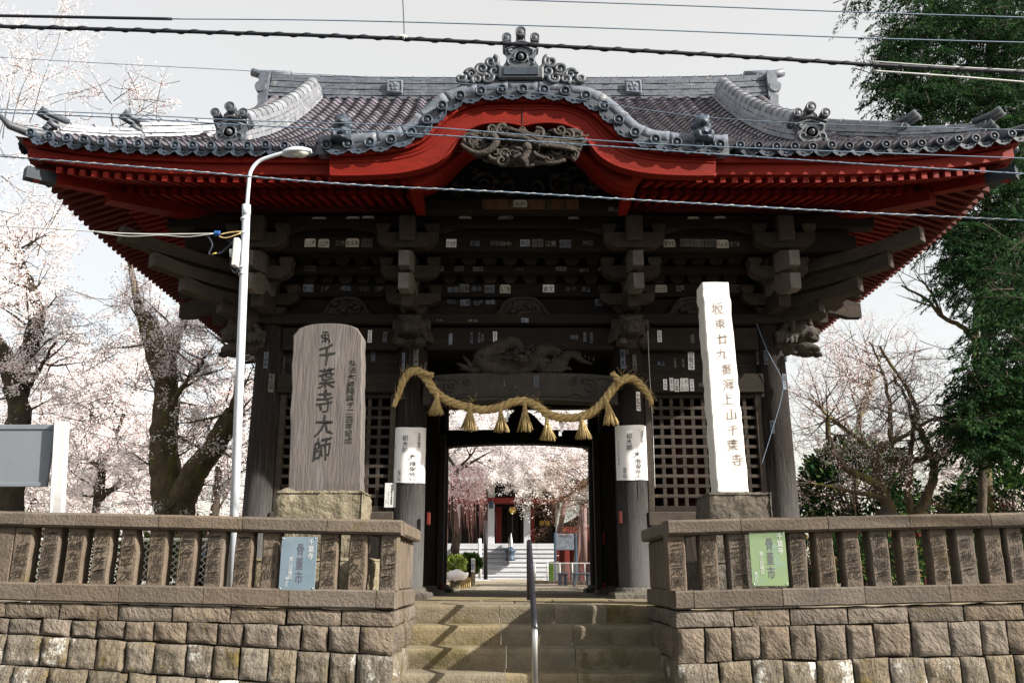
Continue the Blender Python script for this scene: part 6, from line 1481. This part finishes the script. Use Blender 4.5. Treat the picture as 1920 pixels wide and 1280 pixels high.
# ---------------- trees and plants ----------------
class Tree:
    def __init__(s, seed): s.rg = random.Random(seed); s.mb = MB(); s.tw = MB(); s.pts = []
    def limb(s, px, r0, r1, Y, Y2=None, n=7, rough=.02):
        """thick limb through measured points; returns its centre line"""
        Y2 = Y if Y2 is None else Y2; l = spl(px, 5); N = len(l); out_ = []; rr = []
        for i, (x, y) in enumerate(l):
            p = P(x, y, Y+(Y2-Y)*i/(N-1)); p += Vector((s.rg.uniform(-1, 1), s.rg.uniform(-1, 1), 0))*rough
            out_.append(p); rr.append((r0+(r1-r0)*i/(N-1))*(1+.14*noise.noise((i*.7, r0*9, Y))))
        s.mb.tube(out_, rr, 9); return out_, rr
    def grow(s, p, d, L, r, lev, maxlev, up=.15, kids=5, spread=.9, wob=.25, tipden=1., shrink=.55):
        rg = s.rg; n = max(3, int(L/.16)); pts = [p]; d = d.normalized()
        for i in range(n):
            d = (d+Vector((rg.gauss(0, wob), rg.gauss(0, wob), rg.gauss(0, wob)+up))*.35).normalized(); pts.append(pts[-1]+d*L/n)
        tgt = s.mb if r > .02 else s.tw
        tgt.tube(pts, [r*(1-.75*i/n) for i in range(n+1)], 6 if r > .03 else (4 if r > .012 else 3), cap=False)
        if lev >= maxlev-1: s.pts += [(q, tipden) for q in pts[1:]]
        if lev < maxlev:
            for k in range(kids):
                i = rg.randint(max(1, n//4), n); q = pts[i]; t = (pts[i]-pts[i-1]).normalized()
                side = Vector((rg.gauss(0, 1), rg.gauss(0, 1), rg.gauss(0, 1))); side = (side-t*side.dot(t)).normalized()
                s.grow(q, t*(1-spread*.5)+side*spread, L*shrink*rg.uniform(.7, 1.2), max(.004, r*.55*(1-.5*i/n)), lev+1, maxlev, up, kids, spread, wob, tipden, shrink)
    def sprout(s, line, count, L, r, maxlev=2, i0=.2, up=.2, kids=5, flat=None, spread=.8, **k):
        c, rr = line; N = len(c)
        for _ in range(count):
            i = s.rg.randint(int(N*i0), N-1); t = (c[min(i+1, N-1)]-c[max(0, i-1)]).normalized()
            d = Vector((s.rg.gauss(0, 1), s.rg.gauss(0, .6), s.rg.gauss(.25, .6)))
            if flat is not None: d.z *= flat
            s.grow(c[i], d.normalized()+t*.3, L*s.rg.uniform(.6, 1.3), min(r, rr[i]*.6), 0, maxlev, up, kids, spread, **k)
    def done(s, name, label, group, bark, per, size, mats, probs, loc, jit=.07, seed=1, cat='tree', extra=None, crown='crown'):
        t = thing(name, label, cat, loc, group); tr = s.mb.build('trunk', bark, t)
        if TW_.v: s.tw.add(TW_.v, TW_.f, 0, True); TW_.__init__()
        if s.tw.v: s.tw.build('twigs', 'twig' if bark != 'bark' else 'bark', t, kind='stuff')
        g = np.random.default_rng(seed); c = np.array([tuple(p) for p, _ in s.pts]); 
        if len(c) and per:
            per *= 2.2; n = int(len(c)*per); c = c[g.integers(0, len(c), n)]+g.normal(size=(n, 3))*jit*.65
            if extra is not None: c = np.concatenate([c, extra])
            cloud(crown, c, size*.66, mats, probs, t, seed)
        return t
G1 = 'cherry trees in blossom around the gate'
TW_ = MB()
def puffs(seed, boxes, n, jit, tw=True):          # blossom sprays: short strings of flowers along wandering twigs inside a leafy volume
    g = np.random.default_rng(seed); out_ = []
    for (x0, x1, y0, y1, Ya, Yb, k) in boxes:
        for _ in range(k):
            p = np.array(P(g.uniform(x0, x1), g.uniform(y0, y1), g.uniform(Ya, Yb))); d = g.normal(size=3)*[1, 1, .45]; d /= np.linalg.norm(d); L = g.uniform(.4, 1.1); m = int(n*2.2); cl = g.uniform(0, 1, size=(max(3, int(L*11)), 1)); jit2 = jit*.62
            t = cl[g.integers(0, len(cl), m)]; bend = g.normal(size=3)*.2
            if tw: TW_.tube([Vector(p+d*L*q+bend*q*q) for q in (-.3, 0, .3, .65, 1)], [.008, .007, .006, .004, .002], 3, cap=False)
            out_.append(p+d*L*t+bend*t*t+g.normal(size=(m, 3))*jit2)
    return np.concatenate(out_)
# nearest cherry at the picture's edge: dark crooked trunk
T = Tree(3); a = T.limb([(14, 1000), (20, 900), (30, 820), (35, 770), (24, 720), (8, 670), (-30, 600)], .24, .10, 14.0, 13.6); b = T.limb([(30, 745), (38, 690), (58, 640), (72, 590), (66, 560), (48, 520)], .17, .09, 14.0, 14.3); c = T.limb([(48, 522), (38, 490), (34, 470)], .09, .05, 14.3); d = T.limb([(36, 795), (50, 740), (75, 690), (105, 640)], .05, .02, 14.0, 13.6); e = T.limb([(0, 560), (25, 575), (52, 548), (80, 530)], .03, .015, 14.2)
for l, n_, L in ((a, 7, .9), (b, 9, .9), (c, 8, .9), (d, 6, .7), (e, 4, .6)): T.sprout(l, n_, L, .03, 2, .1, .1, 4)
for x, y, dx, dz in ((5, 260, 0, 1), (20, 240, .1, 1), (55, 230, .3, 1), (-10, 300, 0, 1), (70, 480, .2, 1), (90, 430, .3, .9)): T.grow(P(x, y, 14), Vector((dx, 0, dz)), 1.7, .010, 0, 2, .05, 5, .7, .12, .25, .5)
T.done('cherry_tree', 'nearest cherry tree with a dark crooked trunk behind the grey notice board', G1, 'bark', 4.5, .045, ['bl1', 'bl2', 'bl3'], (.72, .2, .08), P(14, 1080, 14.0), .075, 3, extra=puffs(3, [(-40, 120, 380, 560, 14.3, 17, 34), (-40, 230, 560, 800, 14.3, 17.5, 74), (-20, 90, 120, 380, 13, 15, 12)], 34, .06))
# big forked cherry behind the lamp
T = Tree(8); a = T.limb([(322, 1000), (318, 940), (310, 880), (306, 830), (310, 770), (312, 710), (300, 660), (284, 620), (270, 590)], .33, .13, 15.5); b = T.limb([(335, 1000), (345, 930), (368, 880), (398, 840), (420, 805), (440, 770)], .26, .16, 15.5, 15.0); c = T.limb([(312, 700), (322, 660), (336, 620), (352, 590)], .15, .06, 15.5, 15.8); d = T.limb([(300, 720), (284, 680), (268, 620), (255, 560), (245, 500), (250, 470)], .09, .03, 15.4); e = T.limb([(322, 760), (345, 720), (372, 690), (385, 668)], .06, .02, 15.3); f = T.limb([(440, 770), (450, 720), (452, 660)], .12, .05, 15.0)
for l, n_, L in ((a, 7, .9), (b, 8, .9), (c, 9, .8), (d, 7, .7), (e, 10, .7), (f, 8, .8)): T.sprout(l, n_, L, .028, 2, .15, .12, 4)
T.done('cherry_tree', 'big forked cherry tree with mossy twin trunks behind the lamp post', G1, 'bark_moss', 4.0, .046, ['bl1', 'bl2', 'bl3', 'bl5'], (.68, .2, .05, .07), P(325, 1080, 15.5), .08, 8, extra=puffs(8, [(350, 470, 580, 800, 15.8, 18.5, 44), (130, 300, 660, 800, 16, 18.5, 16), (130, 470, 800, 960, 15.9, 18.5, 80)], 36, .06))
# two farther cherries whose blossom fills the gaps
T = Tree(12); a = T.limb([(176, 1010), (182, 930), (190, 870), (176, 800), (168, 740)], .10, .05, 20); b = T.limb([(182, 940), (200, 925), (225, 905), (240, 880)], .07, .03, 20); c = T.limb([(190, 880), (215, 820), (240, 760), (262, 700)], .06, .03, 20.5)
for l in (a, b, c): T.sprout(l, 10, 1.5, .03, 2, .1, .15, 5)
T.done('cherry_tree', 'slender cherry tree in thick pale blossom between the two dark trunks', G1, 'bark', 4.5, .062, ['bl1', 'bl2', 'bl3'], (.74, .21, .05), P(180, 1080, 20), .10, 12, extra=puffs(12, [(40, 300, 640, 800, 19, 24, 110), (40, 300, 800, 985, 19, 24, 210)], 40, .08))
T = Tree(13); a = T.limb([(400, 1010), (405, 930), (415, 850), (420, 780)], .16, .08, 25); 
for l in (a,): T.sprout(l, 14, 2.0, .04, 2, .1, .15, 5)
T.done('cherry_tree', 'broad cherry tree in dense pink blossom low behind the carved posts', G1, 'bark', 3.5, .078, ['bl1', 'bl2', 'bl3', 'bl5'], (.60, .32, .05, .03), P(400, 1080, 25), .13, 13, extra=puffs(13, [(200, 480, 780, 1000, 25, 31, 280), (200, 460, 640, 790, 25, 30, 80)], 40, .10))
T = Tree(15); a = T.limb([(60, 1010), (62, 930), (80, 840), (75, 760)], .14, .06, 26); T.sprout(a, 14, 2.0, .04, 2, .1, .15, 5)
T.done('cherry_tree', 'pale cherry tree in dense blossom beyond the post of the grey notice board', G1, 'bark', 3.5, .078, ['bl1', 'bl2', 'bl3', 'bl5'], (.64, .28, .05, .03), P(60, 1080, 26), .13, 15, extra=puffs(15, [(-120, 220, 780, 1000, 25, 31, 270), (-100, 130, 400, 780, 25, 30, 110), (-100, 200, 640, 790, 25, 30, 60)], 40, .10))
T = Tree(14); a = T.limb([(215, 300), (212, 250), (209, 215)], .02, .015, 15); T.mb.tube([P(225, 430, 15.2), P(215, 300, 15)], .03, 5)
for x, y, L, dx in ((209, 195, .8, -.7), (212, 190, .9, .9), (238, 225, .9, 1.2), (245, 215, .6, -.2)): T.grow(P(x, y, 15), Vector((dx, 0, .8)), L, .012, 0, 2, .05, 4, .6, .12, .2, .5)
T.grow(P(212, 240, 15), Vector((1, 0, .35)), 1.0, .012, 0, 2, .05, 4, .6, .12, .2, .5); T.grow(P(130, 260, 15), Vector((-.2, 0, 1)), .9, .010, 0, 2, .05, 4, .6, .12, .3, .5)
T.mb.tube([P(335, 1085, 16.1), P(316, 850, 16.1), P(290, 660, 16.1), P(262, 560, 15.9), P(225, 430, 15.2)], [.10, .08, .06, .05, .03], 8)
T.done('cherry_tree', 'thin cherry tree whose top twigs rise above the eave corner tile', G1, 'bark', 1.2, .045, ['bl1', 'bl2', 'bl3'], (.45, .35, .2), P(335, 1080, 16.1), .05, 14, extra=puffs(14, [(110, 330, 150, 260, 14.5, 16, 26)], 8, .06))
# pruned cherry, opening buds
T = Tree(21); Y = 15.0
a = T.limb([(1672, 970), (1660, 935), (1648, 905), (1642, 860), (1655, 830)], .12, .06, Y); b = T.limb([(1716, 975), (1702, 935), (1706, 890), (1708, 850), (1712, 800), (1700, 750), (1672, 700)], .075, .022, Y, Y+.3); c = T.limb([(1716, 970), (1738, 930), (1750, 890), (1745, 850), (1722, 800), (1716, 760), (1690, 710), (1650, 650)], .095, .022, Y)
d = T.limb([(1655, 925), (1630, 900), (1590, 880), (1565, 850), (1552, 800), (1555, 780)], .08, .03, Y-.3); e = T.limb([(1660, 930), (1600, 922), (1560, 912), (1520, 905)], .05, .015, Y-.2, Y-.8); f = T.limb([(1642, 850), (1690, 820), (1740, 790), (1775, 780)], .05, .02, Y); g_ = T.limb([(1640, 850), (1600, 815), (1555, 780), (1520, 740)], .05, .015, Y, Y-.4); h_ = T.limb([(1660, 862), (1720, 862), (1755, 850)], .07, .05, Y+.2); i_ = T.limb([(1672, 840), (1668, 760), (1655, 700), (1630, 640)], .05, .015, Y)
for l, n_ in ((a, 8), (b, 14), (c, 18), (d, 14), (e, 10), (f, 12), (g_, 14), (h_, 8), (i_, 14)): T.sprout(l, int(n_*.75), .85, .016, 2, .2, .22, 4, wob=.12)
T.done('pruned_cherry_tree', 'spreading pruned cherry tree with red buds and a mossy trunk beyond the fence', None, 'bark_moss', 1.5, .034, ['bl1', 'bl2', 'bl3'], (.5, .36, .14), P(1690, 1080, Y), .055, 21, extra=puffs(21, [(1500, 1800, 640, 860, 14.6, 17.5, 110)], 20, .06))
T = Tree(22); a = T.limb([(1598, 1010), (1602, 900), (1612, 780), (1640, 700)], .12, .06, 24)
T.sprout(a, 26, 1.8, .03, 2, .15, .2, 5, wob=.12)
T.done('budding_tree', 'hazy brown budding tree standing behind the pruned cherry', None, 'bark_moss', 1.0, .05, ['bl3', 'bl2', 'bl1'], (.3, .4, .3), P(1598, 1080, 24), .10, 22, extra=puffs(22, [(1540, 1760, 640, 880, 23, 26, 45)], 18, .09))
# cherry blossom low behind, near the side hall
T = Tree(23); a = T.limb([(1850, 1010), (1840, 950), (1842, 900), (1830, 860)], .15, .07, 21); T.sprout(a, 16, 1.3, .03, 2, .2, .1, 5)
T.done('cherry_tree', 'white blossoming cherry tree in front of the low red hall', G1, 'bark', 4, .060, ['bl1', 'bl2', 'bl3'], (.82, .14, .04), P(1850, 1080, 21), .10, 23, extra=puffs(23, [(1740, 2000, 850, 930, 20, 24, 150), (1490, 1600, 880, 970, 27, 30, 110), (1700, 1960, 780, 900, 27, 30, 160)], 40, .09))
# bare forked branches between gate roof and conifer
T = Tree(24); a = T.limb([(1860, 1010), (1850, 900), (1838, 760), (1830, 640), (1834, 560)], .14, .07, 19); b = T.limb([(1830, 640), (1800, 610), (1768, 595), (1735, 560), (1690, 535)], .07, .02, 19); c = T.limb([(1768, 595), (1740, 540), (1718, 520)], .04, .012, 19); d = T.limb([(1832, 580), (1860, 530), (1900, 500)], .05, .02, 19)
for l in (b, c, d): T.sprout(l, 7, .9, .02, 1, .2, .15, 4, wob=.12)
T.done('bare_tree', 'bare grey tree forking between the gate eave and the conifer', None, 'bark_moss', 0, .04, ['bl3'], (1,), P(1860, 1080, 19), .05, 24)
# conifers
def conifer(seed, label, trunk, Y, sprays, size, mats, probs, loc, r0=.35):
    T = Tree(seed); g = np.random.default_rng(seed); l = T.limb(trunk, r0, .12, Y); C, A = [], []
    for (x0, x1, y0, y1, Ya, Yb, k) in sprays:
        for _ in range(k):
            p = np.array(P(g.uniform(x0, x1), g.uniform(y0, y1), g.uniform(Ya, Yb))); sx = np.sign(g.normal()); d = np.array([g.normal()*.9, g.normal()*.9, -.25+g.normal()*.25]); d /= np.linalg.norm(d); L = g.uniform(.35, .95)
            m = 110; t = g.uniform(0, 1, (m, 1)); side = np.cross(d, [0, 0, 1.]); side /= np.linalg.norm(side)
            w = g.normal(size=(m, 1))*.16*(1.05-t); pos = p+d*L*t+side*w+np.array([0, 0, -1.])*(.30*t*t+.25*np.abs(w))*L+g.normal(size=(m, 3))*.018
            ax = d*.8+side*np.sign(w)*.55+np.array([0, 0, -.55]); C.append(pos); A.append(np.repeat(ax, 1, axis=0) if ax.shape[0] == m else np.tile(ax, (m, 1)))
            if g.random() < .35: q = Vector(p); T.tw.tube([q-Vector(d)*.5, q, q+Vector(d)*L*.7+Vector((0, 0, -.12*L))], [.014, .010, .003], 3, cap=False)
    t = thing('conifer', label, 'tree', loc, 'dark conifers towering beside the gate'); T.mb.build('trunk', 'bark', t); T.tw.build('branches', 'bark', t, kind='stuff')
    cloud('crown', np.concatenate(C), size, mats, probs, t, seed, 3.2, np.concatenate(A), .35)
conifer(51, 'tall dark conifer towering over the gate roof corner, crossed by the cables', [(1840, 1085), (1842, 800), (1850, 400), (1860, 100), (1870, -150)], 18.5,
        [(1680, 1960, -90, 60, 16.5, 21, 420), (1662, 1960, 30, 190, 16.5, 20, 500), (1680, 1960, 150, 260, 16.5, 20, 300), (1755, 1960, 240, 440, 17, 20, 480), (1780, 1960, 420, 560, 17, 20, 300), (1640, 1700, 60, 180, 17, 18.5, 50), (1590, 1640, -20, 10, 17, 18, 8), (1750, 1800, 430, 520, 17, 18, 34)], .028, ['lf1', 'lf2'], (.75, .25), P(1840, 1080, 18.5), .08)
conifer(52, 'nearer drooping conifer with dark green boughs hanging over the stone fence', [(1990, 1085), (1985, 800), (1975, 500), (1970, 300)], 14.5,
        [(1840, 1980, 540, 700, 13.2, 16, 200), (1810, 1980, 690, 800, 13.2, 16, 270), (1790, 1980, 770, 850, 13.2, 16, 210), (1880, 1980, 440, 560, 13.5, 16, 50)], .026, ['lf1', 'lf2'], (.6, .4), P(1990, 1080, 14.5), .3)
# shrubs
def shrub(nm, seed, label, cx, cy, rx, rz, Y, n, size, mats, probs, ry=None, cat='shrub', group=None):
    g = np.random.default_rng(seed); c = P(cx, cy, Y); d = g.normal(size=(n, 3)); d /= np.linalg.norm(d, axis=1, keepdims=True); rad = g.uniform(.45, 1, (n, 1))**.6
    lump = 1+.18*np.sin(d[:, :1]*5+seed)*np.cos(d[:, 2:]*6+d[:, 1:2]*4)
    p = np.array(c)+d*rad*lump*np.array([rx, ry or rx, rz]); t = thing(nm, label, cat, (c.x, c.y, -.03), group)
    mb = MB(); r2 = random.Random(seed)
    for k in range(7): e = Vector((c.x+r2.uniform(-.6, .6)*rx, c.y+r2.uniform(-.4, .4)*rx, c.z+r2.uniform(0, .6)*rz)); mb.tube([Vector((c.x+r2.uniform(-.1, .1), c.y, -.03)), Vector((c.x, c.y, c.z*.5)).lerp(e, .5), e], [.05, .035, .012], 5)
    mb.build('stems', 'bark', t); cloud('foliage', p, size, mats, probs, t, seed, 1.5)
shrub('round_shrub', 61, 'round clipped green shrub beside the path beyond the gate', 882, 1055, .33, .28, 23.5, 3000, .05, ['lf3', 'lf1'], (.7, .3))
shrub('yellow_shrub', 62, 'yellow green leafy shrub behind the lilac sheet', 852, 1058, .30, .24, 21.8, 1800, .05, ['lf4', 'lf3'], (.7, .3))
shrub('evergreen_bush', 63, 'dark glossy evergreen bush behind the pruned cherry trunk', 1605, 925, 1.35, 1.25, 19, 9000, .085, ['lf1', 'lf3'], (.75, .25), 1.2)
shrub('evergreen_bush', 65, 'low dark hedge bush under the conifer boughs by the hall', 1900, 945, 1.5, .8, 19.5, 5000, .08, ['lf1', 'lf3'], (.7, .3), 1.0)
for k, (x, lb) in enumerate(((95, 'low green bush glimpsed between the first carved posts'), (235, 'low green bush glimpsed under the slender cherry'), (385, 'low green bush glimpsed beside the thick forked trunk'))):
    shrub('low_bush', 70+k, lb, x, 1045, 1.1, .38, 12.6+k*.4, 2600, .06, ['lf3', 'lf4', 'bl3'], (.6, .2, .2), .5)
for k, (x, lb) in enumerate(((1530, 'low dark bush behind the posts next to the green sign'), (1640, 'low dark bush behind the posts under the pruned cherry trunk'), (1790, 'low dark bush behind the posts under the conifer boughs'), (1900, 'low dark bush behind the posts at the far end of the fence'))):
    shrub('low_bush', 80+k, lb, x, 1046, 1.0, .40, 12.8+k*.3, 2600, .05, ['lf1', 'lf3', 'bl5'], (.7, .2, .1), .5)
# blossom seen through the passage
T = Tree(31); a = T.limb([(760, 1050), (790, 900), (815, 800), (870, 760)], .2, .08, 31); b = T.limb([(800, 860), (860, 850), (900, 865), (960, 850)], .07, .02, 31); c = T.limb([(870, 760), (960, 770), (1040, 800), (1090, 850)], .08, .02, 31)
for l in (b, c): T.sprout(l, 12, 1.5, .03, 2, .1, .0, 5)
T.done('cherry_tree', 'white blossoming cherry tree arching over the path, framed by the passage', G1, 'bark', 4, .07, ['bl1', 'bl2', 'bl3'], (.90, .08, .02), P(760, 1085, 31), .11, 31, extra=np.concatenate([puffs(31, [(830, 1120, 740, 880, 29.5, 33, 460), (900, 1060, 860, 905, 29.5, 32, 150), (960, 1080, 890, 920, 29.5, 31, 50)], 50, .10)]))
T = Tree(32); a = T.limb([(852, 1062), (855, 1000), (850, 930), (858, 880)], .13, .07, 23.5); g = np.random.default_rng(32); C = []
for k in range(120):
    x = g.uniform(840, 905); y = g.uniform(872, 935); p = P(x, y, g.uniform(22.6, 24.6)); L = g.uniform(.5, 1.55)*(1.0 if x < 895 else .8); dx = g.normal()*.12+.10; q = [p+Vector((dx*L*t+.25*dx*math.sin(t*3), .02*math.sin(t*5), .22*math.sin(math.pi*min(1, t*1.6))*.6-L*t*t)) for t in np.linspace(0, 1, 7)]
    T.tw.tube(q, [.008, .007, .006, .005, .004, .003, .002], 3, cap=False)
    for j in range(22): t = g.uniform(0, .62); i = min(5, int(t*6)); C.append(tuple(q[i].lerp(q[i+1], t*6-i)+Vector(g.normal(size=3)*.03)))
for (x0, y0, dx) in ((858, 880, .6), (858, 885, -.4), (862, 880, 1.)): T.grow(P(x0, y0, 23.5), Vector((dx, 0, .6)), 1.0, .05, 0, 1, .1, 4)
T.pts = []
t = thing('weeping_cherry_tree', 'weeping pink cherry tree trailing thin reddish twigs before the hall', 'tree', P(852, 1085, 23.5)); T.mb.build('trunk', 'bark', t); T.tw.build('hanging_twigs', 'pinktwig', t, kind='stuff')
cloud('crown', np.array(C), .05, ['bl2', 'bl4', 'bl1'], (.45, .15, .4), t, 32)
T = Tree(33); a = T.limb([(1180, 1080), (1165, 980), (1150, 900), (1110, 850), (1075, 825)], .16, .05, 28); b = T.limb([(1130, 870), (1100, 900), (1070, 925), (1040, 945)], .05, .02, 28); c = T.limb([(1150, 900), (1115, 930), (1092, 945)], .05, .02, 28)
for l in (a, b, c): T.sprout(l, 22, 1.2, .018, 2, .2, .02, 5, wob=.2)
T.done('brown_twiggy_tree', 'brown leafless twiggy tree propped on the faded red poles', None, 'bark_moss', .7, .05, ['bl5', 'bl3'], (.7, .3), P(1180, 1080, 28), .10, 33)
bpy.data.objects.remove(_fo)
